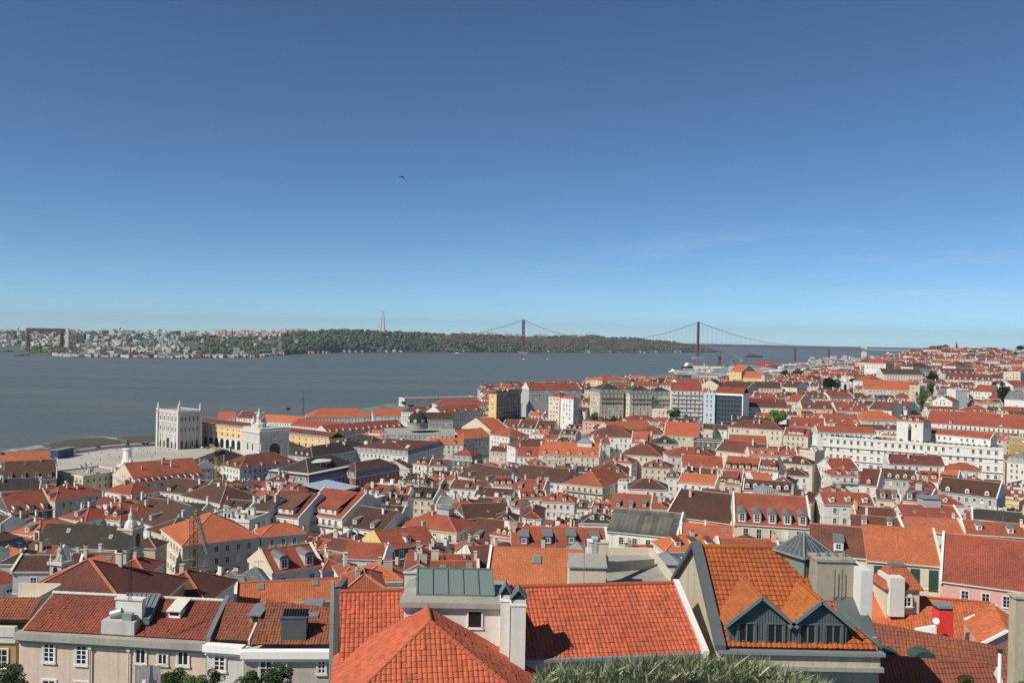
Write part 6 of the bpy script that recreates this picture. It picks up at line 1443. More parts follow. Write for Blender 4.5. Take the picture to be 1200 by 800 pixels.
# ---------------- near roofs, with real tiles ----------------
GT = {'o': tiles('near_tile_orange', (.53,.140,.066), (.41,.105,.050), .35, (.16,.09,.05), geo=True, rnd=0, vary=.5),
      't': tiles('near_tile_terracotta', (.30,.092,.055), (.20,.066,.043), .45, (.075,.055,.045), geo=True, rnd=0),
      'm': tiles('near_tile_mottled', (.34,.085,.045), (.22,.07,.04), .75, (.12,.11,.09), geo=True, rnd=0, vary=.7),
      'l': tiles('near_tile_lichen', (.42,.13,.035), (.29,.09,.035), .35, (.07,.045,.025), geo=True, rnd=0, vary=.35)}
def tiled(poly, mat, parent, name='roof', tu=.26, tv=.36, amp=.055, step=.035, o=Vector((0,0,0))):
    """poly: world points, first edge is the eave; builds corrugated overlapping tiles clipped to the outline"""
    P = [Vector(p)-o for p in poly]; u = (P[1]-P[0]).normalized(); n = (P[1]-P[0]).cross(P[2]-P[0]).normalized()
    if n.z < 0: n = -n
    v = n.cross(u)
    if v.z < 0: v = -v; 
    q = [((p-P[0]).dot(u), (p-P[0]).dot(v)) for p in P]
    u0, u1 = min(a for a, b in q), max(a for a, b in q); v0, v1 = min(b for a, b in q), max(b for a, b in q)
    K = 5; nu = int((u1-u0)/tu*K)+2; rows = []; vv = []
    k = math.floor(v0/tv)
    while k*tv < v1: vv += [(k*tv+.004, step), ((k+1)*tv-.004, 0)]; k += 1
    bm = bmesh.new(); uvl = bm.loops.layers.uv.new('UVMap'); G = []
    jr = random.Random(int(P[0].x*10+P[0].y)); jit = {}
    for (y, s) in vv:
        row = []; ry = math.floor((y+.001)/tv)
        for i in range(nu):
            x = math.floor(u0/tu)*tu + i*tu/K; h = s + amp*abs(math.sin(math.pi*x/tu))**.7; kk = (math.floor(x/tu+.01), ry); h += jit.setdefault(kk, jr.uniform(-.010, .012) if jr.random() > .03 else .035)
            row.append(bm.verts.new(P[0]+u*x+v*y+n*h))
        G.append(row)
    for i in range(len(G)-1):
        for j in range(nu-1): bm.faces.new((G[i][j], G[i][j+1], G[i+1][j+1], G[i+1][j]))
    c = sum(P, Vector())/len(P)
    for i in range(len(P)):
        a, b_ = P[i], P[(i+1) % len(P)]; e = (b_-a).normalized(); out = e.cross(n)
        if out.dot(c-a) > 0: out = -out
        bmesh.ops.bisect_plane(bm, geom=bm.verts[:]+bm.edges[:]+bm.faces[:], plane_co=a, plane_no=out, clear_outer=True)
    bm.verts.ensure_lookup_table()
    for f in bm.faces:
        for l in f.loops: d = l.vert.co-P[0]; l[uvl].uv = (d.dot(u)+.001, d.dot(v)+.003)
    # solid underside
    vs = [bm.verts.new(p-n*.05) for p in P]; bm.faces.new(vs); 
    me = bpy.data.meshes.new(name); bm.normal_update(); bm.to_mesh(me); bm.free(); me.materials.append(GT[mat]); return link(bpy.data.objects.new(name, me), parent)
def caps(p, q, parent, r=.13, mat=None, name='ridge_cap', seg=.42):
    p = Vector(p); q = Vector(q); n = max(1, int((q-p).length/seg)); b = MB()
    for i in range(n): b.tube(p.lerp(q, i/n), p.lerp(q, (i+1.08)/n), r*1.12, 9, r2=r*.92)
    return b.build(name, [mat or GT['o']], parent)
def onplane(u, v, P0, n):
    r = ray(u, v); return CAM + r*((P0-CAM).dot(n)/r.dot(n))
def quadbox(b, p, q, th, z0, z1, m=0, back=1):
    """upright slab from p to q (plan), thickness going away from the camera"""
    p = Vector(p); q = Vector(q); e = (q-p); e.z = 0; L = e.length; e /= L; nn = Vector((-e.y, e.x, 0))
    T = Matrix((e, nn, Vector((0,0,1)))).transposed().to_4x4(); T.translation = (p.x, p.y, 0); b.box(0, L, 0, th, z0, z1, m, T=T)
def bigwin(parent, P0, ang, u0, u1, v0, v1, n, bars=3, frame='trim', leaf=2, open_=False):
    a = onplane(u0, v1, P0, n); c = onplane(u1, v0, P0, n); w = math.hypot(c.x-a.x, c.y-a.y); h = c.z-a.z; t = .15
    e = bpy.data.objects.new('window', None); 
    b = MB(); b.box(-t,0,-.1,.02,-t,h+t); b.box(w,w+t,-.1,.02,-t,h+t); b.box(0,w,-.1,.02,h,h+t); b.box(-t-.05,w+t+.05,-.16,.02,-t-.06,-t*.2)
    o = b.build('window', [M[frame]], parent); o.location = (a.x, a.y, a.z) if parent is None else parent.matrix_basis.inverted() @ a; o.rotation_euler = (0,0,ang)
    b = MB(); b.box(0,w,-.03,-.01,0,h); b.build('pane', [M['glass'] if not open_ else M['dark']], o)
    b = MB(); 
    for x in (0.0, w/2-.045, w-.07): b.box(x, x+.07 if x != w/2-.045 else x+.09, -.075, -.031, 0, h)
    for k in range(bars+1): z = (h-.05)*k/bars; b.box(.07, w/2-.045, -.07, -.032, z, z+.045); b.box(w/2+.045, w-.07, -.07, -.032, z, z+.045)
    b.build('casement', [M['white']], o); return o
V = Vector
# --- pinkish row house (two segments) and its grey neighbour
Z = 77.6; ZR = 79.8
def Q(u, v, z): return at_z(u, v, z)
pinkw = plaster('plaster_rose_beige', (.66,.53,.43), .6); greyw = plaster('plaster_warm_grey', (.47,.435,.37), .6); palew = plaster('plaster_pale_grey', (.58,.565,.51), .5)
def fronthouse(lab, wallmat, segs, corn, cornmat, ch=.75):
    (u0, v0), (u1, v1) = corn; a = Q(u0, v0, Z); c = Q(u1, v1, Z); ang = math.atan2((c-a).y, (c-a).x)
    e = empty('row_house', (a.x, a.y, Z-14), ang, lab, 'house'); inv = Matrix.Translation((a.x, a.y, Z-14)) @ Matrix.Rotation(ang, 4, 'Z'); e.matrix_basis = inv
    L = (c-a).length; b = MB(); b.box(0, L, .3, 9.5, 0, 13.6); b.build('wall', [wallmat], e)
    b = MB(); b.box(-.15, L+.05, -.25, .6, 13.45, 14.05); b.box(-.05, L, 0.05, .3, 13.1, 13.45); b.build('cornice', [cornmat], e)
    nrm = V((math.sin(ang), -math.cos(ang), 0)); P0 = a - nrm*.3
    return e, ang, nrm, P0, inv
def roofon(e, inv, quad, mat, name='roof'):
    ps = [inv.inverted() @ Q(u, v, z) for u, v, z in quad]; return tiled(ps, mat, e, name)
e, ang, nrm, P0, inv = fronthouse('long rose beige house with laundry hung below its windows and a rooftop lean-to glasshouse', pinkw, None, ((20,741),(240,754)), M['concrete'])
roofon(e, inv, [(27,738,Z+.1),(241,750,Z+.1),(263,704,ZR),(63,694.5,ZR)], 't')
b = MB(); b.prism([(0.1,.2,14),(0.1,9.3,14),(0.1,4.8,16.1)], (.25,0,0)); b.build('gable', [M['concrete']], e)
caps(inv.inverted() @ Q(62,693.5,ZR+.1), inv.inverted() @ Q(263,703,ZR+.1), e, .14, M['stone'])
for (u0,u1,v0,v1,br,op) in ((51.5,64,753.5,774,4,0),(89.5,102,756,777,4,0),(159,171,759,776,1,1),(185.5,196,766,777,1,0),(208.5,221,761,778,1,1),(50,65,797,818,3,0),(88,103,799,820,3,0),(160,172,800,820,3,0)): bigwin(e, P0, 0, u0, u1, v0, v1, nrm, max(1,br), 'trim', open_=bool(op))
for u in (107, 152):   # drain pipes
    t_ = inv.inverted() @ onplane(u, 757, P0, nrm); b = MB(); b.tube((t_.x, .12, 13.2), (t_.x, .12, 4), .07, 7); b.box(t_.x-.16, t_.x+.16, .02, .2, 12.9, 13.2); b.build('drain_pipe', [M['stone']], e)
p0 = inv.inverted() @ Q(118.5,739,Z+.4); p1 = inv.inverted() @ Q(156,742,Z+.4)
b = MB(); b.box(p0.x, p1.x, p0.y, p0.y+1.6, 14.1, 15.35, 0); b.build('chimney_block', [plaster('block_grey', (.50,.50,.47), .5)], e)
b = MB(); b.box(p0.x+.8, p1.x+.2, p0.y+.9, p0.y+1.5, 15.35, 17.0, 0); b.box(p0.x+.7, p1.x+.3, p0.y+.8, p0.y+1.6, 17.0, 17.15, 0); b.build('chimney', [WM['w']], e)
b = MB(); b.box(p1.x-1.3, p1.x-.4, p0.y+.2, p0.y+.7, 15.36, 16.0, 0); b.build('air_conditioner', [M['zinc']], e)
b = MB(); b.tube((p0.x+.5,p0.y+.8,15.6),(p0.x+1.5,p0.y+.9,15.9),.42,10); b.build('cowl', [M['zinc']], e)
g0 = [inv.inverted() @ Q(u, v, z) for u, v, z in ((140,724,78.95),(175,725,78.95),(188,696,80.25),(149,695,80.25))]
b = MB(); b.slab(g0, .08, 0, 1); gh = b.build('glasshouse', [M['skyglass'], M['lead']], e); b = MB()
for k in range(8): f = k/7; b.bar(g0[0].lerp(g0[1], f)+V((0,0,.05)), g0[3].lerp(g0[2], f)+V((0,0,.05)), .06, .08)
for f in (0, .5, 1): b.bar(g0[0].lerp(g0[3], f)+V((0,0,.05)), g0[1].lerp(g0[2], f)+V((0,0,.05)), .06, .08)
b.build('glazing_bars', [M['zinc']], gh); b = MB(); b.face([g0[1], g0[1]-V((0,0,.5)), g0[2]-V((0,0,1.0)), g0[2]]); b.face([g0[0]-V((0,0,.5)), g0[0], g0[3], g0[3]-V((0,0,1.0))]); b.face([g0[0], g0[0]-V((0,0,.5)), g0[1]-V((0,0,.5)), g0[1]]); b.build('glasshouse_side', [M['lead']], gh)
p0 = inv.inverted() @ Q(197,722,78.9); b = MB(); b.box(p0.x, p0.x+1.15, p0.y, p0.y+.1, p0.z-.1, p0.z+.55, 0); b.box(p0.x+.15, p0.x+1.0, p0.y-.01, p0.y, p0.z+.12, p0.z+.45, 1); b.box(p0.x, p0.x+.08, p0.y, p0.y+1.4, p0.z-.1, p0.z+.5, 0); b.box(p0.x+1.07, p0.x+1.15, p0.y, p0.y+1.4, p0.z-.1, p0.z+.5, 0); b.slab([(p0.x-.1,p0.y-.2,p0.z+.58),(p0.x+1.25,p0.y-.2,p0.z+.58),(p0.x+1.25,p0.y+1.9,p0.z+1.2),(p0.x-.1,p0.y+1.9,p0.z+1.2)], .08, 2); b.build('roof_hatch', [M['white'], M['dark'], M['stone']], e)
b = MB(); t_ = inv.inverted() @ Q(241.5,752,Z); t2 = inv.inverted() @ Q(264,702.5,ZR); b.prism([(t_.x,t_.y-.1,t_.z-.2),(t_.x,t_.y-.1,t_.z+.5),(t2.x,t2.y,t2.z+.45),(t2.x,t2.y,t2.z-.4)], (.42,0,0)); b.build('parapet', [M['lead']], e)
b = MB(); lattice(b, inv.inverted() @ Q(152,703,81.6), (inv.inverted() @ Q(152,703,81.6))+V((0,0,3.6)), .22, .4, 0, .018); b.build('aerial_mast', [M['iron']], e)
# laundry
rs = random.Random(5); cl = [flat('sheet_white', (.62,.62,.62), .9), flat('sheet_grey_blue', (.3,.33,.42), .9)]
for i in range(7):
    u = 158+i*4.4; a = onplane(u, 779+(i%2), P0+nrm*.7, nrm); c = onplane(u+4.1, 779, P0+nrm*.7, nrm); w = (c-a).length; b = MB(); n = 8
    for k in range(n):
        x0, x1 = w*k/n, w*(k+1)/n; y0, y1 = .05*math.sin(k*2.1), .05*math.sin((k+1)*2.1); h = 1.7-.25*(i % 3)
        b.face([(x0,y0*2,-h),(x1,y1*2,-h),(x1,y1,0),(x0,y0,0)])
    o = b.build('laundry_sheet', [cl[1 if i in (4,) else 0]]); o.location = a; o.rotation_euler = (0,0,ang); props(o, 'pale sheet pegged on the washing line of the rose beige house' if i != 4 else 'bluish sheet on the washing line of the rose beige house', 'laundry', 'sheets on the washing line')
b = MB(); a = onplane(152, 778.5, P0+nrm*.7, nrm); c = onplane(192, 780, P0+nrm*.7, nrm); b.tube(a, c, .015, 5)
for q in (a, c): b.tube(q, q-nrm*.7, .02, 5)
simple('washing_line', 'washing line strung along the rose beige facade', 'washing line', b, [M['iron']])
e, ang, nrm, P0, inv = fronthouse('narrow pale grey house with a lead hooded dormer squeezed between rose beige and grey neighbours', palew, None, ((240.5,755),(284,758)), M['white'])
roofon(e, inv, [(247.5,749,Z+.1),(290,751,Z+.1),(309.5,708,ZR),(266,705.5,ZR)], 't'); bigwin(e, P0, 0, 251, 264, 764, 784, nrm, 4)
p0 = inv.inverted() @ Q(293,729,78.75); b = MB(); b.box(p0.x, p0.x+.95, p0.y, p0.y+1.4, p0.z-.3, p0.z+.8, 0); b.box(p0.x+.22, p0.x+.75, p0.y-.01, p0.y, p0.z+.05, p0.z+.62, 1); b.slab([(p0.x-.15,p0.y-.25,p0.z+.8),(p0.x+1.1,p0.y-.25,p0.z+.8),(p0.x+1.1,p0.y+1.8,p0.z+1.25),(p0.x-.15,p0.y+1.8,p0.z+1.25)], .12, 2); b.build('dormer', [M['zinc'], M['dark'], M['lead']], e)
b = MB(); t_ = inv.inverted() @ Q(291,752,Z); t2 = inv.inverted() @ Q(310.5,707,ZR); b.prism([(t_.x,t_.y-.1,t_.z-.2),(t_.x,t_.y-.1,t_.z+.25),(t2.x,t2.y,t2.z+.25),(t2.x,t2.y,t2.z-.3)], (.16,0,0)); b.build('parapet', [M['stone']], e)
e, ang, nrm, P0, inv = fronthouse('grey rendered house with a white gutter, mottled tiles and a big dark chimney', greyw, None, ((284.5,763),(388,763)), M['white'])
roofon(e, inv, [(294,755,Z+.1),(388,755,Z+.1),(388,712,ZR),(312,707.5,ZR)], 'm'); bigwin(e, P0, 0, 304.5, 319, 774, 797, nrm, 3); bigwin(e, P0, 0, 372.5, 381.5, 773, 788, nrm, 3)
p0 = inv.inverted() @ Q(329,752,Z+.2); p1 = inv.inverted() @ Q(358.5,752,Z+.2); b = MB(); b.box(p0.x, p1.x, p0.y, p0.y+1.1, p0.z-.3, p0.z+2.05, 0); b.box(p0.x-.06, p1.x+.06, p0.y-.06, p0.y+1.16, p0.z+2.05, p0.z+2.15, 0); cm_ = b.build('chimney', [flat('chimney_dark_grey', (.075,.08,.088), .8)], e)
for k in range(9): b = MB(); x = p0.x+.15+(p1.x-p0.x-.3)*k/8; b.bar((x,p0.y+.5,p0.z+2.15),(x+.12,p0.y+.6,p0.z+2.75),.17,.3); b.build('chimney_pot', [M['iron']], cm_)
p0 = inv.inverted() @ Q(350,728,78.9); b = MB(); b.slab([(p0.x,p0.y,p0.z+.5),(p0.x+1.7,p0.y,p0.z+.5),(p0.x+1.9,p0.y+2.6,p0.z+1.35),(p0.x+.2,p0.y+2.6,p0.z+1.35)], .6, 0); b.build('roof_hatch', [M['lead']], e)
b = MB(); t_ = inv.inverted() @ onplane(337, 767, P0, nrm); b.tube((t_.x,.1,13.1),(t_.x,.1,5),.06,7); b.build('drain_pipe', [M['stone']], e)
# far left ochre house with its tiled strip
a = Q(-45,741,76.6); c = Q(19,741,76.6); b = MB(); e = empty('ochre_house', (a.x,a.y,60), 0, 'ochre yellow house end with a stone cornice at the edge of the rose beige house', 'house'); w = c.x-a.x
b.box(0, w, .3, 8, 0, 16.6); b.build('wall', [WM['n']], e); b = MB(); b.box(-.2, w, 0, .5, 16.3, 17.2); b.box(-.2, w, .1, .4, 15.7, 16.3); b.build('cornice', [M['stone']], e)
b = MB(); put('window', WIN[0], e, (w-2.0+.7, .28, 14.2)); put('window', WIN[0], e, (w-4.6, .28, 14.2))
tiled([V((a.x-2,a.y+.3,77.7)),V((c.x+1.0,c.y+.3,77.7)),V((c.x+1.0,c.y+2.7,79.1)),V((a.x-2,a.y+2.7,79.1))], 't', e, 'roof', o=V((a.x,a.y,60)))
a = at_d(-10,700,84.7); c = at_d(41,700,84.7); e = empty('roof_terrace', (a.x,a.y,76), 0, 'sunken roof terrace with cream parapets cut into the mottled red roof', 'terrace'); w = c.x-a.x
b = MB(); b.box(0,w,0,4.6,0,1.7); b.build('terrace_floor', [M['stone']], e); b = MB(); b.box(0,w,-.15,.1,1.5,2.9); b.box(w,w+.25,-.15,4.6,1.5,3.0); b.box(0,w,4.6,4.85,1.5,3.0); b.build('parapet', [WM['c']], e)
# --- orange roofs with white attic
ZE, ZT = 86.5, 89.2
EL, ER, RR = Q(398,783,ZE), Q(823,766,ZE), Q(789,683.5,ZT); RL = RR+(EL-ER); RL = RL + (RR-RL)*(1-(abs((Q(399,692,ZT)-RR).x)/abs((RL-RR).x)))
e = empty('orange_roofed_house', (0,0,70), 0, 'wide bright orange tiled roof with a white attic, glass rooflight and twin white chimneys', 'house'); O = V((0,0,70))
tiled([EL, ER, RR, RL], 'o', e, 'roof', o=O)
BR, BL = RR+V((0,5,-2.7)), RL+V((0,5,-2.7)); tiled([BR, BL, RL, RR], 'o', e, 'rear_roof', o=O)
caps(RL-O+V((0,0,.05)), RR-O+V((0,0,.05)), e, .14)
b = MB(); quadbox(b, EL-O+V((0,.35,0)), ER-O+V((0,.35,0)), .3, 0, ZE-70-.1); quadbox(b, BL-O, BR-O, .3, 0, BL.z-70-.1); b.build('wall', [WM['w']], e)
for x0, x1, nm in ((ER, RR, 'parapet'),):
    b = MB(); b.prism([x0-O+V((0,-.25,-.7)), x0-O+V((0,-.25,.28)), x1-O+V((0,0,.3)), BR-O+V((0,0,.3)), BR-O+V((0,0,-2)), x1-O+V((0,0,-2.5))], (.36,0,0)); b.build(nm, [WM['w']], e)
b = MB(); b.bar(Q(614,774,ZE)-O+V((0,-.12,.02)), ER-O+V((0,-.12,.02)), .26, .16); b.build('gutter', [M['zinc']], e)
# attic
a = Q(473,707.5,89.45); c = Q(592,707.5,89.45); e2 = bpy.data.objects.new('attic', None); 
b = MB(); w = c.x-a.x; y0 = (a.y+c.y)/2; b.box(a.x, c.x, y0, y0+4.2, 14, 19.3); at = b.build('attic', [WM['w']], e)
b = MB(); b.box(a.x-.25, c.x+.2, y0-.3, y0+4.5, 19.3, 19.6); b.build('flat_slab', [M['concrete']], at)
nrm = V((0,-1,0)); 
p = Q(562.5,726,89.45); zc = CZ-(726-391.3)/F*y0; b = MB(); xw = (562.8-600)/F*y0; b.box(xw-.37, xw+.37, y0-.03, y0-.01, zc-70-.46, zc-70+.46, 1)
for s_ in ((xw-.45,xw-.37,-.5,.5),(xw+.37,xw+.45,-.5,.5),(xw-.37,xw+.37,.46,.54),(xw-.5,xw+.5,-.58,-.46)): b.box(s_[0], s_[1], y0-.08, y0-.005, zc-70+s_[2], zc-70+s_[3], 0)
b.build('window', [M['white'], M['glass']], at)
# glass rooflight on the slab
g = [V((( 494-600)/F*(y0+1.1), y0+1.1, 89.62)), V(((585-600)/F*(y0+1.1), y0+1.1, 89.62)), V(((582-600)/F*(y0+2.9), y0+2.9, 90.7)), V(((494-600)/F*(y0+2.9), y0+2.9, 90.7))]; g = [q-O for q in g]
b = MB(); b.face(g); gl = b.build('rooflight', [M['skyglass']], at); b = MB()
for k in range(6): b.bar(g[0].lerp(g[1], k/5)+V((0,0,.03)), g[3].lerp(g[2], k/5)+V((0,0,.03)), .09, .1)
for i in (0, 2): b.bar(g[i]+V((0,0,.03)), g[(i+1)%4]+V((0,0,.03)), .1, .1)
b.build('rooflight_frame', [flat('frame_green', (.12,.17,.145), .5)], gl); b = MB(); zz = 89.6-70; b.face([g[1], V((g[2].x,g[2].y,zz)), g[2]]); b.face([g[0], g[3], V((g[3].x,g[3].y,zz))]); b.face([V((g[2].x,g[2].y,zz)), V((g[3].x,g[3].y,zz)), g[3], g[2]]); b.face([g[0]-V((0,0,.3)), g[1]-V((0,0,.3)), g[1], g[0]]); b.build('rooflight_side', [M['white']], gl)
b = MB(); p_ = at_d(684, 689, 56)-O; b.tube(p_-V((0,0,.3)), p_+V((0,0,2.9)), .022, 5); b.bar(p_+V((-.5,0,2.7)), p_+V((.5,0,2.7)), .025, .025)
for k in range(5): b.bar(p_+V((-.45+.22*k,-.25,2.7)), p_+V((-.45+.22*k,.25,2.7)), .018, .018)
b.build('antenna', [M['zinc']], e)
# twin chimneys
for (u0, u1, vt, d, zb, k) in ((592.5,604,698,50.0,86.2,0),(605,622.5,703,49.4,86.0,1)):
    x0, x1 = (u0-600)/F*d, (u1-600)/F*d; zt = CZ-(vt-392)/F*d-70; b = MB(); b.box(x0, x1, d, d+.95, zb-70, zt, 0); cm_ = b.build('chimney', [WM['w']], e)
    b = MB(); b.box(x0-.04, x1+.04, d-.04, d+.99, zt-.35, zt-.25, 0); xm = (x0+x1)/2
    for q in ([(x0-.08,d-.1,zt+.05),(xm,d-.1,zt+.62)], [(xm,d-.1,zt+.62),(x1+.08,d-.1,zt+.05)]): b.prism([q[0], q[1], (q[1][0], q[1][1], q[1][2]-.09), (q[0][0], q[0][1], q[0][2]-.09)], (0, 1.1, 0), 1)
    b.prism([(x0+.06,d+.03,zt),(x1-.06,d+.03,zt),(xm,d+.03,zt+.5)], (0,.86,0), 2); b.build('chimney_cap', [M['white'], M['lead'], M['iron']], cm_)
# hip roof in front
ph = R(9); fx, fy = V((math.cos(ph), math.sin(ph), 0)), V((-math.sin(ph), math.cos(ph), 0)); A = at_d(504,728,47.9); Bk = A+fy*2.6; pit = .58; r = 8.2
e = empty('hip_roofed_house', (A.x, A.y, 72), 0, 'nearest house under a bright orange hip roof with raised hip tiles', 'house'); O = V((A.x, A.y, 72))
c1 = A-fx*r-fy*r-V((0,0,pit*r)); c2 = A+fx*r-fy*r-V((0,0,pit*r)); rl = 5.2; k1 = A-fx*rl-fy*rl-V((0,0,pit*rl)); l2 = Bk-fx*rl-V((0,0,pit*rl))+fy*1.2; c3 = Bk+fx*r-V((0,0,pit*r))
tiled([A-fx*rl-fy*r-V((0,0,pit*r)), c2, A, k1], 'o', e, 'roof', o=O); tiled([l2, k1, A, Bk], 'o', e, 'roof', tu=.26, tv=.2, amp=.03, step=.02, o=O); tiled([c2, c3, Bk, A], 'o', e, 'roof', tu=.42, tv=.36, amp=.02, step=.02, o=O)
caps(k1-O, A-O, e, .09); caps(c2-O, A-O, e, .15); caps(A-O, Bk-O, e, .13)
b = MB(); quadbox(b, c2-O-fx*14+fy*.4, c2-O+fy*.4, .3, 0, c2.z-72-.2); b.build('wall', [WM['w']], e)
# thin party wall and post
p = at_d(390, 681, 61); b = MB(); b.box(p.x-.15, p.x+.12, p.y-.1, p.y+.2, 66, p.z); simple('concrete_post', 'tall thin concrete post between the grey rendered house and the orange roofs', 'post', b, [M['concrete']])
b = MB(); b.box(p.x+.14, p.x+.5, p.y-.2, p.y+3, 66, p.z-.5); simple('party_wall', 'bare wall edge coloured dark as shade, right behind the tall thin post', 'wall', b, [WM['k']])  # dark colour stands in for the shaded side of the thin wall
# --- dormered house on the right
Zf, pr = 86.95, .6; a = Q(852,758,Zf); c = Q(1022,754.5,Zf); X0, X1 = a.x, c.x; Y0 = a.y; run = 7.0; O = V((X0, Y0, 70)); e = empty('dormered_house', O, 0, 'house with two grey boarded gable dormers, a glass lantern and lichen stained tiles', 'house'); W8 = X1-X0
def roofz(y): return Zf-70+pr*y
XR = (938-600)/F*(Y0+run)-X0
tiled([(0,0,Zf-70),(W8,0,Zf-70),(W8-.2,2.6,roofz(2.6)),(XR,run,roofz(run)),(-.35,run,roofz(run))], 'l', e, 'roof', tu=.30, tv=.40, step=.06)
tiled([(XR,2*run,Zf-70),(-.35,2*run,Zf-70),(-.35,run,roofz(run)),(XR,run,roofz(run))], 'l', e, 'roof', tu=.30, tv=.40)
caps((-.1,run,roofz(run)+.08), (XR,run,roofz(run)+.08), e, .14, GT['l'])
gm = plaster('plaster_stained_cream', (.52,.46,.34), .75)
b = MB(); b.prism([(-.4,-.2,0),(-.4,-.2,Zf-70),(-.4,run,roofz(run)+.1),(-.4,2*run,Zf-70),(-.4,2*run,0)], (.3,0,0)); b.box(-.1, W8+.1, .2, .5, 0, Zf-70-.1); b.box(W8-.2, W8+.1, .5, 2*run, 0, Zf-70+.6); b.box(-.1, W8, 2*run-.3, 2*run, 0, Zf-70-.2); b.build('wall', [gm], e)
b = MB(); 
for q in ([(-.75,-.3,Zf-70-.1),(-.75,-.3,Zf-70+.22),(-.75,run,roofz(run)+.42),(-.75,run,roofz(run))], [(-.75,run,roofz(run)),(-.75,run,roofz(run)+.42),(-.75,2*run+.2,Zf-70+.2),(-.75,2*run+.2,Zf-70-.1)]): b.prism(q, (.62,0,0))
b.build('slate_coping', [flat('slate', (.085,.10,.105), .7)], e)
b = MB(); b.box(-.6, W8+.25, -.35, .2, Zf-70-.28, Zf-70-.08, 0); b.box(-.35, W8+.05, -.1, .2, Zf-70-.95, Zf-70-.28, 1); b.box(-.5, W8+.2, -.3, .2, Zf-70-1.2, Zf-70-.95, 2); b.build('cornice', [M['zinc'], gm, M['concrete']], e)
board = flat('boarding_grey', (.095,.125,.125), .65)
def bigdormer(xc, hw, hwall, side):
    z0 = Zf-70-.05; ze = z0+hwall; zr = ze+hw*.82; yb = (zr-(Zf-70))/pr; ye = (ze-(Zf-70))/pr; yf = .35
    o = None; b = MB(); b.face([(xc-hw,yf,z0),(xc+hw,yf,z0),(xc+hw,yf,ze),(xc,yf,zr-.05),(xc-hw,yf,ze)]); b.face([(xc-hw,yf,z0),(xc-hw,yf,ze),(xc-hw,ye,ze)]); b.face([(xc+hw,yf,z0),(xc+hw,ye,ze),(xc+hw,yf,ze)])
    n = int(hw*2/.16)
    for k in range(n): x = xc-hw+(k+.5)*2*hw/n; zt = ze+(hw-abs(x-xc))*.82-.1; b.box(x-.03, x+.03, yf-.035, yf, z0, zt)
    dm_ = b.build('dormer', [board], e); ov = .3
    for s_ in (-1, 1):
        ea = (xc+s_*(hw+ov), yf-ov, ze-ov*.82); eb = (xc+s_*(hw+ov), (ze-ov*.82-(Zf-70))/pr, ze-ov*.82); ra = (xc, yf-ov, zr); rb = (xc, yb, zr)
        pl = [ea, eb, rb, ra] if s_ > 0 else [eb, ea, ra, rb]; tiled(pl, 'l', dm_, 'dormer_roof', tu=.28, tv=.3, amp=.03, step=.04)
        b = MB(); b.bar(V(ea)+V((0,-.05,.02)), V(ra)+V((0,-.05,.02)), .1, .2); b.build('bargeboard', [flat('bargeboard', (.17,.20,.21), .6)], dm_)
    caps((xc,yf-ov,zr+.04), (xc,yb,zr+.04), dm_, .11, GT['l'])
    for wx in (-hw*.45, hw*.48):
        w = .5; h = 1.25; b = MB(); x = xc+wx; z = z0+.12; b.box(x-w,x+w,yf-.05,yf-.036,z,z+h,1); b.box(x-w-.09,x-w,yf-.12,yf-.036,z-.08,z+h+.09,0); b.box(x+w,x+w+.09,yf-.12,yf-.036,z-.08,z+h+.09,0); b.box(x-w,x+w,yf-.12,yf-.036,z+h,z+h+.09,0); b.box(x-w,x+w,yf-.12,yf-.036,z-.08,z,0)
        for xx in (x-w+.02, x-.04, x+w-.1): b.box(xx, xx+.08, yf-.08, yf-.051, z, z+h, 2)
        b.build('window', [board, M['glass'], M['lead']], dm_)
bigdormer((900-600)/F*Y0-X0, 1.82, 1.5, 0); bigdormer((970.5-600)/F*Y0-X0, 1.62, 1.5, 1)
# lantern
lx, ly = (948-600)/F*(Y0+6)-X0, 6.2; lz = 91.15-70; T = Matrix.Translation((lx, ly, lz)) @ Matrix.Rotation(R(28), 4, 'Z') @ Matrix.Scale(.76, 4); b = MB(); b.box(-1.45,1.45,-1.45,1.45,-3.2,0,T=T); ln = b.build('lantern', [flat('lantern_green', (.16,.22,.17), .6)], e)
b = MB()
for k in range(9): 
    for (x, y) in ((-1.4+.35*k,-1.46),(1.46,-1.4+.35*k)): b.box(x-.03,x+.03,y-.03,y+.03,-2.6,0,T=T)
b.build('lantern_boarding', [M['lead']], ln)
b = MB(); Qs = [(-1.8,-1.8,0),(1.8,-1.8,0),(1.8,1.8,0),(-1.8,1.8,0)]; ap = V((0,0,1.75))
for i in range(4): b.face([T@V(Qs[i]), T@V(Qs[(i+1)%4]), T@ap])
b.face([T@V(q) for q in reversed(Qs)]); b.build('lantern_glass', [flat('lantern_glazing', (.075,.09,.09), .35)], ln); b = MB()
for i in range(4):
    p, q = V(Qs[i]), V(Qs[(i+1)%4]); b.bar(T@p, T@ap, .09, .1); b.bar(T@p, T@q, .1, .12)
    for k in range(1, 6): f = 1-abs(k/6-.5)*2; m_ = p.lerp(q, k/6); b.bar(T@m_, T@(m_.lerp(ap, f)), .03, .05)
b.build('lantern_bars', [M['zinc']], ln)
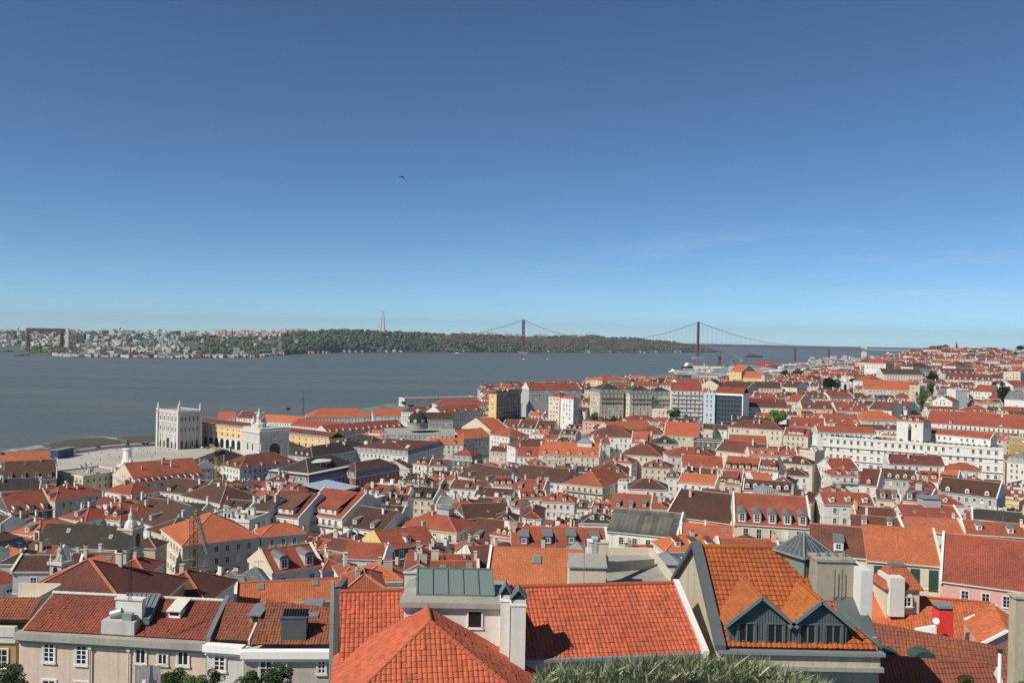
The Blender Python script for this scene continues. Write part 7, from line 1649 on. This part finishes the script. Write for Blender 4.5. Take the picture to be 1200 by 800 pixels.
# block chimney and side walls
cx0 = (964-600)/F*55-X0; cx1 = (1006-600)/F*55-X0; cy = 55-Y0; zt = CZ-(658-399)/F*55-70
b = MB(); b.box(cx0, cx1, cy, cy+1.6, 15.6, zt-.0, 0); b.box(cx0-.1, cx1+.1, cy-.1, cy+1.7, zt, zt+.16, 0)
for k in range(6): b.box(cx0-.02+.0, cx0, cy+.1+.25*k, cy+.2+.25*k, 16, zt-.1, 0)
bc = b.build('chimney_block', [plaster('weathered_cement', (.36,.33,.26), .8)], e)
b = MB(); x = cx0+(cx1-cx0)*.55
for s_ in (-.22, .22): b.tube((x+s_, cy-.25, 15.8), (x+s_, cy-.25, zt-.4), .028, 5)
for k in range(10): b.tube((x-.22, cy-.25, 16+.32*k), (x+.22, cy-.25, 16+.32*k), .02, 5)
b.build('ladder', [M['iron']], bc); b = MB()
for k in range(4): b.tube((cx0+.3+k*.55, cy+.8, zt+.1), (cx0+.3+k*.55, cy+.8, zt+.35+.1*(k%2)), .12, 8)
b.build('vent_pipe', [M['lead']], bc)
b = MB(); b.box(cx1+.02, cx1+.72, cy-1.2, cy+2, 14.5, CZ-(668-400)/F*54-70); b.build('side_wall', [WM['w']], e)
b = MB(); b.prism([(W8-1.6,2.2,roofz(2.2)+.1),(W8+.12,-.1,Zf-70+.05),(W8+.12,-.1,Zf-70+.35),(W8+.12,3.2,roofz(3.2)+.2),(W8-1.6,3.2,roofz(3.2)+.2)], (-.05,0,.12)); b.build('slate_apron', [flat('slate_apron', (.085,.10,.105), .7)], e)
b = MB(); sx = (975-600)/F*51-X0; b.box(sx-.4, sx+2.2, -.9, .15, Zf-70-2.9, Zf-70-2.0, 0); b.build('awning', [M['green']], e)
# --- roofs low on the right
def nearroof(lab, quad, mat, name='tiled_house', wall='w', tu=.26, tv=.36, cap=True, cat='house'):
    P = [Q(*q) for q in quad]; O = V((P[0].x, P[0].y, P[0].z-12)); e = empty(name, O, 0, lab, cat); tiled(P, mat, e, 'roof', tu, tv, o=O)
    d = (P[2]-P[1]); back = [P[2]+V((d.x*.0, abs(d.y)*.9, -abs(d.z)*.9)), P[3]+V((0, abs(d.y)*.9, -abs(d.z)*.9))]
    b = MB(); b.slab([back[0]-O, back[1]-O, P[3]-O, P[2]-O], .1); b.build('rear_roof', [RM['t']], e)
    if cap: caps(P[3]-O+V((0,0,.04)), P[2]-O+V((0,0,.04)), e, .12, GT[mat])
    b = MB(); quadbox(b, P[0]-O+V((0,.3,0)), P[1]-O+V((0,.3,0)), .3, 0, 11.8)
    l, r_ = P[0]-O, P[1]-O
    b.prism([(l.x+.05,l.y+.3,0),(l.x+.05,l.y+.3,11.8),(l.x+.05,(P[3]-O).y,(P[3]-O).z-.2),(l.x+.05,(back[1]-O).y,11.8),(l.x+.05,(back[1]-O).y,0)], (.2,0,0)); b.prism([(r_.x-.05,r_.y+.3,0),(r_.x-.05,r_.y+.3,11.8),(r_.x-.05,(P[2]-O).y,(P[2]-O).z-.2),(r_.x-.05,(back[0]-O).y,11.8),(r_.x-.05,(back[0]-O).y,0)], (-.2,0,0)); b.build('wall', [WM[wall]], e); return e, O
nearroof('red brown tiled roof band running to the edge, with coarse round tiles', [(1012,793,80.2),(1215,815,80.2),(1212,765,82.3),(1019,738,82.3)], 't')
nearroof('lower tiled roof half in the shadow of the dormered house', [(1000,830,80.4),(1185,826,80.4),(1156,777,82.7),(1028,771,82.7)], 't')
e, O = nearroof('big terracotta roof slope with a white walled turret beside the red chimney', [(1016,744,76.9),(1128,757,76.9),(1160,706,79.6),(1016,694,79.6)], 'o')
p = at_d(1043, 704, 86); q = at_d(1060, 704, 86); zt = at_d(1050, 677, 86).z; b = MB(); b.box(p.x-O.x, q.x-O.x, p.y-O.y, p.y-O.y+3, p.z-O.z-1.5, zt-O.z); tr = b.build('turret', [WM['w']], e)
x0, x1, y0, z1 = at_d(1033, 690, 87).x-O.x, at_d(1079, 690, 87).x-O.x, p.y-O.y+.6, zt-O.z; b = MB(); b.box(x0+.3, x1-.3, y0, y0+3.2, p.z-O.z-2, z1-.9, 0); b.build('turret_wall', [WM['c']], tr)
b = MB(); xm0, xm1 = x0+1.1, x1-1.1; 
for f in ([(x0,y0-.3,z1-1.2),(x1,y0-.3,z1-1.2),(xm1,y0+1.2,z1+.7),(xm0,y0+1.2,z1+.7)], [(x1,y0-.3,z1-1.2),(x1,y0+3.5,z1-1.2),(xm1,y0+2,z1+.7),(xm1,y0+1.2,z1+.7)], [(x0,y0+3.5,z1-1.2),(x0,y0-.3,z1-1.2),(xm0,y0+1.2,z1+.7),(xm0,y0+2,z1+.7)]): b.slab(f, .1, 0)
b.build('turret_roof', [RM['o']], tr); b = MB(); b.box(xm0+.15,xm1-.15,y0+1.1,y0+2.1,z1+.68,z1+.88); b.build('turret_cap', [M['lead']], tr)
put('window', WIN[3], e, (at_d(1067, 705, 85.5).x-O.x, y0-.35, p.z-O.z-.1)); b = MB(); b.box(at_d(1061,700,85.5).x-O.x, at_d(1073,700,85.5).x-O.x, y0-.3, y0+.5, p.z-O.z-.9, p.z-O.z+.6); b.build('dormer', [WM['w']], e)
p = at_d(1099.5, 752, 76); q = at_d(1117, 752, 76); zt = at_d(1108, 715.5, 76).z; e = empty('red_chimney', (p.x, p.y, p.z-2), 0, 'bright red painted chimney with a grey cap', 'chimney'); b = MB(); b.prism([(-.1,0,0),(q.x-p.x+.1,0,0),(q.x-p.x-.06,0,zt-p.z+2),(.06,0,zt-p.z+2)], (0,1.3,0)); b.build('stack', [M['redpaint']], e)
b = MB(); w = q.x-p.x; b.box(.05,w-.05,.05,1.25,zt-p.z+2,zt-p.z+2.25,1); b.box(.0,w,-.02,1.3,zt-p.z+2.2,zt-p.z+2.42); b.build('cap', [M['zinc'], M['dark']], e)
p = at_d(1097, 727, 75); b = MB(); e = empty('satellite_dish', p, R(-30), 'white satellite dish beside the red chimney', 'dish'); b.lathe((0,0,0), [(.02,0),(.15,.02),(.25,.07),(.27,.1)], 14); o = b.build('dish', [M['white']], e); o.rotation_euler = (R(80),0,0); b = MB(); b.tube((0,.1,0),(0,.15,-1.6),.03,6); b.build('pole', [M['zinc']], e)
b = MB(); P = [at_d(1074,737,77), at_d(1098,733,76), at_d(1098,748,76), at_d(1074,746,77)]; b.prism([P[3]-V((0,0,1)), P[2]-V((0,0,1.5)), P[1], P[0]], (0,.4,0)); simple('parapet_wall', 'low white sloping wall at the foot of the red chimney', 'wall', b, [WM['w']])
LF, LN, RtF, RtN, RgF, RgN = at_d(1130,728,80.1), at_d(1148,758,73.6), at_d(1192,727,80.6), at_d(1206,757,74.0), at_d(1168,711.5,80.3), at_d(1180,742,73.3)
LF.z = LN.z = RtF.z = RtN.z = 79.9; RgN.z = RgF.z = 81.2; O = V((LN.x, LN.y, 70)); e = empty('pink_gabled_house', O, 0, 'pink gabled house with white edged orange roof next to the red chimney', 'house')
tiled([LF, LN, RgN, RgF], 'o', e, 'roof', o=O); tiled([RtN, RtF, RgF, RgN], 'o', e, 'roof', o=O); caps(RgN-O+V((0,0,.04)), RgF-O+V((0,0,.04)), e, .1)
b = MB()
for P in ([LF, LN], [LN, RtN], [RtN, RtF]): p, q = P; b.face([V((p.x,p.y,72))-O, V((q.x,q.y,72))-O, q-O-V((0,0,.1)), p-O-V((0,0,.1))])
b.face([LN-O-V((0,0,.1)), RtN-O-V((0,0,.1)), RgN-O-V((0,0,.06))]); b.face([RtF-O-V((0,0,.1)), LF-O-V((0,0,.1)), RgF-O-V((0,0,.06))]); b.build('wall', [WM['p']], e)
b = MB()
for p, q in ((LF, RgF), (RgF, RtF), (LN, RgN), (RgN, RtN)): b.bar(p-O+V((0,0,.1)), q-O+V((0,0,.1)), .22, .2)
b.build('verge', [M['white']], e)
p = at_d(1196, 701, 58); b = MB(); b.box(p.x-.3, p.x+1.2, p.y, p.y+.8, 70, p.z); b.box(p.x-.4, p.x+1.3, p.y-.1, p.y+.9, p.z, p.z+.15); simple('masonry_stack', 'tall weathered beige masonry stack at the very edge of the view', 'chimney', b, [gm])
p = at_d(1172, 764, 54); b = MB(); b.tube((p.x,p.y,78),(p.x,p.y,p.z),.11,9); e = empty('white_flue', (0,0,0), 0, 'white flue pipe with a dark cap rising over the coarse tiles', 'flue'); b.build('pipe', [M['white']], e); b = MB(); b.tube((p.x,p.y,p.z),(p.x,p.y,p.z+.18),.15,9); b.build('cap', [M['iron']], e)
for (u0, u1, lab) in ((1031,1058,'dark green half round awning next to the dormered house'),(1071,1098,'dark green half round awning in the middle of the tiled roofs')):
    p, q = at_d(u0, 772, 63.5), at_d(u1, 772, 63.5); w = q.x-p.x; b = MB(); n = 12; e = empty('awning', p, 0, lab, 'awning')
    b.prism([(w/2-w/2*math.cos(math.pi*k/n), 0, .55*math.sin(math.pi*k/n)) for k in range(n+1)], (0,1.2,0)); b.build('cover', [flat('awning_green', (.045,.075,.065), .6)], e); b = MB(); b.box(0,w,-.03,.03,-.6,0); b.build('frame', [M['iron']], e)
# --- cream chimney block in the middle distance
a = at_d(667, 683, 88); c = at_d(700, 684, 88); e = empty('chimney_block', (a.x, a.y, a.z-4), 0, 'cream masonry block with grey roof and tall chimney stacks behind the wide orange roof', 'chimney block'); w = c.x-a.x; h = at_d(680, 664, 88).z-a.z+4
b = MB(); b.box(0, w*1.3, 0, 3, 0, h); b.build('wall', [WM['c']], e); b = MB(); b.slab([(-.15,-.2,h+.05),(w*1.3+.1,-.2,h+.05),(w*1.3+.1,1.8,h+.95),(-.1,1.8,h+.95)], .12); b.slab([(w*1.3+.1,3.3,h+.5),(-.1,3.3,h+.5),(-.1,1.8,h+.95),(w*1.3+.1,1.8,h+.95)], .12); b.build('roof', [M['concrete']], e)
for (u0, u1, vt, m_) in ((689,694,636,'w'),(694.5,700,633,'g'),(701,713,637,'c')): p, q = at_d(u0, 664, 90), at_d(u1, 664, 90); b = MB(); z = at_d(u0, vt, 90).z; b.box(p.x-a.x, q.x-a.x, 2.2, 3.4, h-1, z-a.z+4); b.box(p.x-a.x-.06, q.x-a.x+.06, 2.14, 3.46, z-a.z+4, z-a.z+4.12); b.build('chimney', [WM[m_]], e)
b = MB(); p0, p1 = at_d(710, 664, 92), at_d(765, 660, 100); b2 = at_d(775, 684, 84); b.bar(p0, p1, .35, 1.1); 
simple('terrace_parapet', 'weathered cream parapet of the flat roof terrace beside the chimney block', 'parapet', b, [gm])
# --- planting close to the camera
rs = random.Random(21); b = MB()
for i in range(5600):
    u = rs.uniform(634, 985); d = rs.uniform(23.6, 28.5); vt = interp([(628,795),(650,781),(720,776),(790,768),(830,768),(870,769),(930,783),(985,800)], u)
    top = CZ-(vt-hor(u))/F*d; x = (u-600)/F*d; base = V((x, d, top-rs.uniform(.25, .75))); L = rs.uniform(.18, .5) if rs.random() < .93 else rs.uniform(.5, .72); t = rs.gauss(.2, .5); dr_ = V((math.sin(t), rs.uniform(-.5, .5), abs(math.cos(t))+.25)).normalized(); s_ = dr_.orthogonal().normalized(); s_ = (s_+dr_.cross(s_)*rs.uniform(-1,1)).normalized(); w = rs.uniform(.014, .028)
    md = base+dr_*L*.5+V((0,0,.01)); tp = base+dr_*L-V((0,0,.02)); b.face([base-s_*w, base+s_*w, md+s_*w*.9, md-s_*w*.9]); b.face([md-s_*w*.9, md+s_*w*.9, tp])
o = b.build('spiky_shrubbery', [M['agave']]); props(o, 'thick grey green mass of spiky succulent leaves at the foot of the viewpoint', 'succulents', None, 'stuff')
b = MB(); b.box(1.2, 8.6, 21, 28.4, 84, 94.2); structure(b.build('planting_bed', [m]) if False else b.build('planting_bed', [flat('soil', (.07,.055,.035), .95)]))
for i, (u, v, d, r, m_, l) in enumerate(((8,799,46,28,'leafdark','dark feathery shrub before the ochre house'),(208,797,44,20,'leaf','bright leafy shrub under the laundry'),(250,793,45,17,'leafdark','shrub below the narrow pale grey house'),(290,799,44,20,'leafdark','dark shrub at the corner of the grey rendered house'),(325,797,44,24,'leafdark','wide dark shrub before the grey rendered house'),(228,803,43,18,'leaf','low shrub between the laundry and the narrow house'),(1132,804,32,22,'leaf','bright green shrub in front of the lower tiled roof'),(1195,806,32,14,'leaf','small bright shrub at the edge, near the coarse tiles'),(478,808,34,12,'leaf','few twigs of a shrub before the hip roof'))):
    tree(u, v, d, r, m_, l, 40+i, .8, 3200, .045)
# ---------------- labels that single out each building ----------------
LM = [(192,525,'the white pavilion tower'),(255,510,'the yellow arcade'),(306,515,'the triumphal arch'),(150,540,'the bronze rider statue'),(489,492,'the dark ribbed dome'),(387,568,'the blue grey canopy'),(375,610,'the tall red raised-attic row house'),(97,630,'the dark church hall'),(225,640,'the lattice crane'),(270,650,'the long beige block'),(500,620,'the grey hutted hip roof'),(570,698,'the green rooflight'),(750,610,'the patched grey sheet roof'),(672,670,'the cream chimney block'),(905,600,'the arched dormer house'),(948,635,'the glass lantern'),(963,585,'the dark sloping street'),(682,545,'the white lantern hut'),(682,570,'the sunny street corner'),(855,480,'the glass office'),(718,475,'the beige hillside block'),(604,470,'the shaded yellow ended block'),(515,468,'the white riverside offices'),(910,488,'the round green tree'),(973,448,'the broad dark tree'),(990,445,'the pinnacled bell tower'),(1060,540,'the white department block'),(1067,500,'the square terrace pavilion'),(1090,460,'the ravine street'),(1166,465,'the stocky church tower'),(1110,410,'the hilltop grove'),(1040,450,'the orange church nave'),(1108,730,'the red chimney'),(1060,640,'the green shuttered house'),(1150,660,'the huge plain red roof'),(820,595,'the wide plain brown roof'),(255,540,'the yellow tower crane'),(500,650,'the yellow side wall'),(690,500,'the hill foot trees'),(862,437,'the bright yellow house'),(440,535,'the long row of attic windows'),(1180,595,'the ochre windowless block'),(610,570,'the chimneyed red roofs'),(1130,500,'the long white two row block')]
def relation(s, L):
    dx, dy = s.px-L[0], s.py-L[1]
    if abs(dx) > abs(dy)*1.1: return 'left of' if dx < 0 else 'right of'
    return 'behind' if dy < 0 else 'in front of'
used = {}; KT = {'gable':'gabled','hip':'hipped','flat':'flat roofed','mansard':'mansard','gabley':'gable fronted','shed':'lean-to'}
pend = []
for k in solo:
    s = BLD[k]; r_ = s.root
    ch = list(r_.children); nd = sum(1 for c in ch if c.name.startswith('dormer')); nc = sum(1 for c in ch if c.name.startswith('chimney')); nw = sum(1 for c in ch if c.name.startswith('window'))
    r_['group'] = 'buildings of the old town and its hillsides' if not s.hand or not s.tlab else 'prominent buildings of the old town'
    if s.tlab: r_['label'] = s.tlab; continue
    # what it looks like
    L = sorted(LM, key=lambda L: (L[0]-s.px)**2+((L[1]-s.py)*1.6)**2)[0]
    num = {1:'one',2:'two',3:'three',4:'four',5:'five',6:'six'}
    ext = f"{num.get(nd,'many')} dormer{'s' if nd > 1 else ''}" if nd else f"{num.get(nc,'many')} chimney{'s' if nc > 1 else ''}" if nc else 'plain ridge' if s.kind != 'flat' else ''
    base = f"{WN[s.wall]} house, {RN[s.roof] if s.kind != 'flat' else 'flat'} {KT[s.kind] if s.kind != 'flat' else ''} roof".replace('  ', ' ')
    if ext: base += ', '+ext
    rel_ = relation(s, L); pend.append((base, rel_, L[2], s, (s.px-L[0])**2+(s.py-L[1])**2))
from collections import defaultdict
G_ = defaultdict(list)
for q in pend: G_[(q[1], q[2])].append(q)
ORD = ['nearest','second','third','fourth','fifth','sixth','seventh','eighth','ninth','tenth','eleventh','twelfth','thirteenth','fourteenth','fifteenth','sixteenth','seventeenth','eighteenth','nineteenth','twentieth']
for (rel_, lm), qs in G_.items():
    qs.sort(key=lambda q: q[4]); cnt = defaultdict(list)
    for q in qs: cnt[q[0]].append(q)
    for base, items in cnt.items():
        for i, q in enumerate(items):
            lab = f"{base}, {ORD[min(i,19)]+' such ' if len(items) > 1 else ''}{rel_} {lm}"
            if len(lab.split()) > 16: lab = lab.replace(' roof,', ',').replace('house, ', 'house, ').replace(' of the ', ' of ').replace('behind the ', 'behind ').replace(' tall ', ' ')
            if len(lab.split()) > 16: lab = lab.replace(' dormers', '').replace(' chimneys', '') if False else f"{q[0].split(',')[0]}, {q[0].split(',')[1].strip()}, {ORD[min(i,19)]+' such ' if len(items) > 1 else ''}{rel_} {lm}"
            q[3].root['label'] = lab if True else f"{base}, {ORD[min(i,19)]+' such ' if len(items) > 1 else ''}{rel_} {lm}"
# ---------------- air, light, camera ----------------
HAZE = True
if HAZE:
    m, nt, bs = newmat('haze_air'); nt.nodes.remove(bs); v = N(nt, 'ShaderNodeVolumePrincipled'); v.inputs['Color'].default_value = (.60,.73,.93,1); v.inputs['Density'].default_value = .000036; v.inputs['Anisotropy'].default_value = .2
    nt.links.new(v.outputs[0], nt.nodes['Material Output'].inputs['Volume'])
    b = MB(); b.box(-16500, 16500, -200, 17600, -8, 330); o = b.build('haze', [m]); props(o, 'thin pale sea haze over river and far bank', 'haze', None, 'stuff'); o['label'] = 'thin pale haze over the river and the far bank'
w = bpy.data.worlds.new('World'); scene.world = w; w.use_nodes = True; nt = w.node_tree; bg = nt.nodes['Background']
SAZ, SEL = -126.0, 44.0    # azimuth from +Y, clockwise positive
sky = nt.nodes.new('ShaderNodeTexSky'); sky.sky_type = 'NISHITA'; sky.sun_disc = False; sky.sun_elevation = R(SEL); sky.sun_rotation = R(SAZ); sky.altitude = 100; sky.air_density = .5; sky.dust_density = 0; sky.ozone_density = 4
hs = nt.nodes.new('ShaderNodeMix'); hs.data_type = 'RGBA'; hs.blend_type = 'MULTIPLY'; hs.inputs[0].default_value = 1; hs.inputs[7].default_value = (.80, .98, 1.0, 1); nt.links.new(sky.outputs[0], hs.inputs[6])
# thin cirrus low in the sky
tc = nt.nodes.new('ShaderNodeTexCoord'); mp = nt.nodes.new('ShaderNodeMapping'); mp.inputs['Scale'].default_value = (1.6, 1.6, 16); mp.inputs['Rotation'].default_value = (R(4), R(-5), 0); nt.links.new(tc.outputs['Generated'], mp.inputs[0])
nz = noise(nt, mp.outputs[0], 2.2, 6, .62); sx = nt.nodes.new('ShaderNodeSeparateXYZ'); nt.links.new(tc.outputs['Generated'], sx.inputs[0])
band = mth(nt, 'MULTIPLY', ramp(nt, sx.outputs[2], .025, .06), ramp(nt, sx.outputs[2], .13, .075)); side = ramp(nt, sx.outputs[0], -.05, .25)
f = mth(nt, 'MULTIPLY', mth(nt, 'MULTIPLY', ramp(nt, nz, .52, .78), band), mth(nt, 'MULTIPLY', side, .5))
c = mixc(nt, f, hs.outputs[2], (6, 7, 7.5)); nt.links.new(c, bg.inputs['Color']); bg.inputs['Strength'].default_value = .10
sd = bpy.data.lights.new('sun', 'SUN'); sd.energy = 5.0; sd.angle = R(.53); sd.color = (1, .92, .80); so = bpy.data.objects.new('sun', sd); COL.objects.link(so)
dv = Vector((math.sin(R(SAZ))*math.cos(R(SEL)), math.cos(R(SAZ))*math.cos(R(SEL)), math.sin(R(SEL)))); so.rotation_euler = dv.to_track_quat('Z', 'Y').to_euler()
cd = bpy.data.cameras.new('camera'); cd.sensor_width = 36; cd.lens = 36*F/1200; cd.clip_start = .5; cd.clip_end = 60000; co = bpy.data.objects.new('camera', cd); COL.objects.link(co)
co.location = CAM; co.rotation_euler = CAMROT.to_euler(); scene.camera = co
scene.view_settings.view_transform = 'Standard'; scene.view_settings.look = 'None'; scene.view_settings.exposure = .12; scene.view_settings.gamma = 1
scene.cycles.use_denoising = True; scene.cycles.max_bounces = 5; scene.cycles.volume_bounces = 0; scene.cycles.transparent_max_bounces = 4
scene.render.threads_mode = 'AUTO'
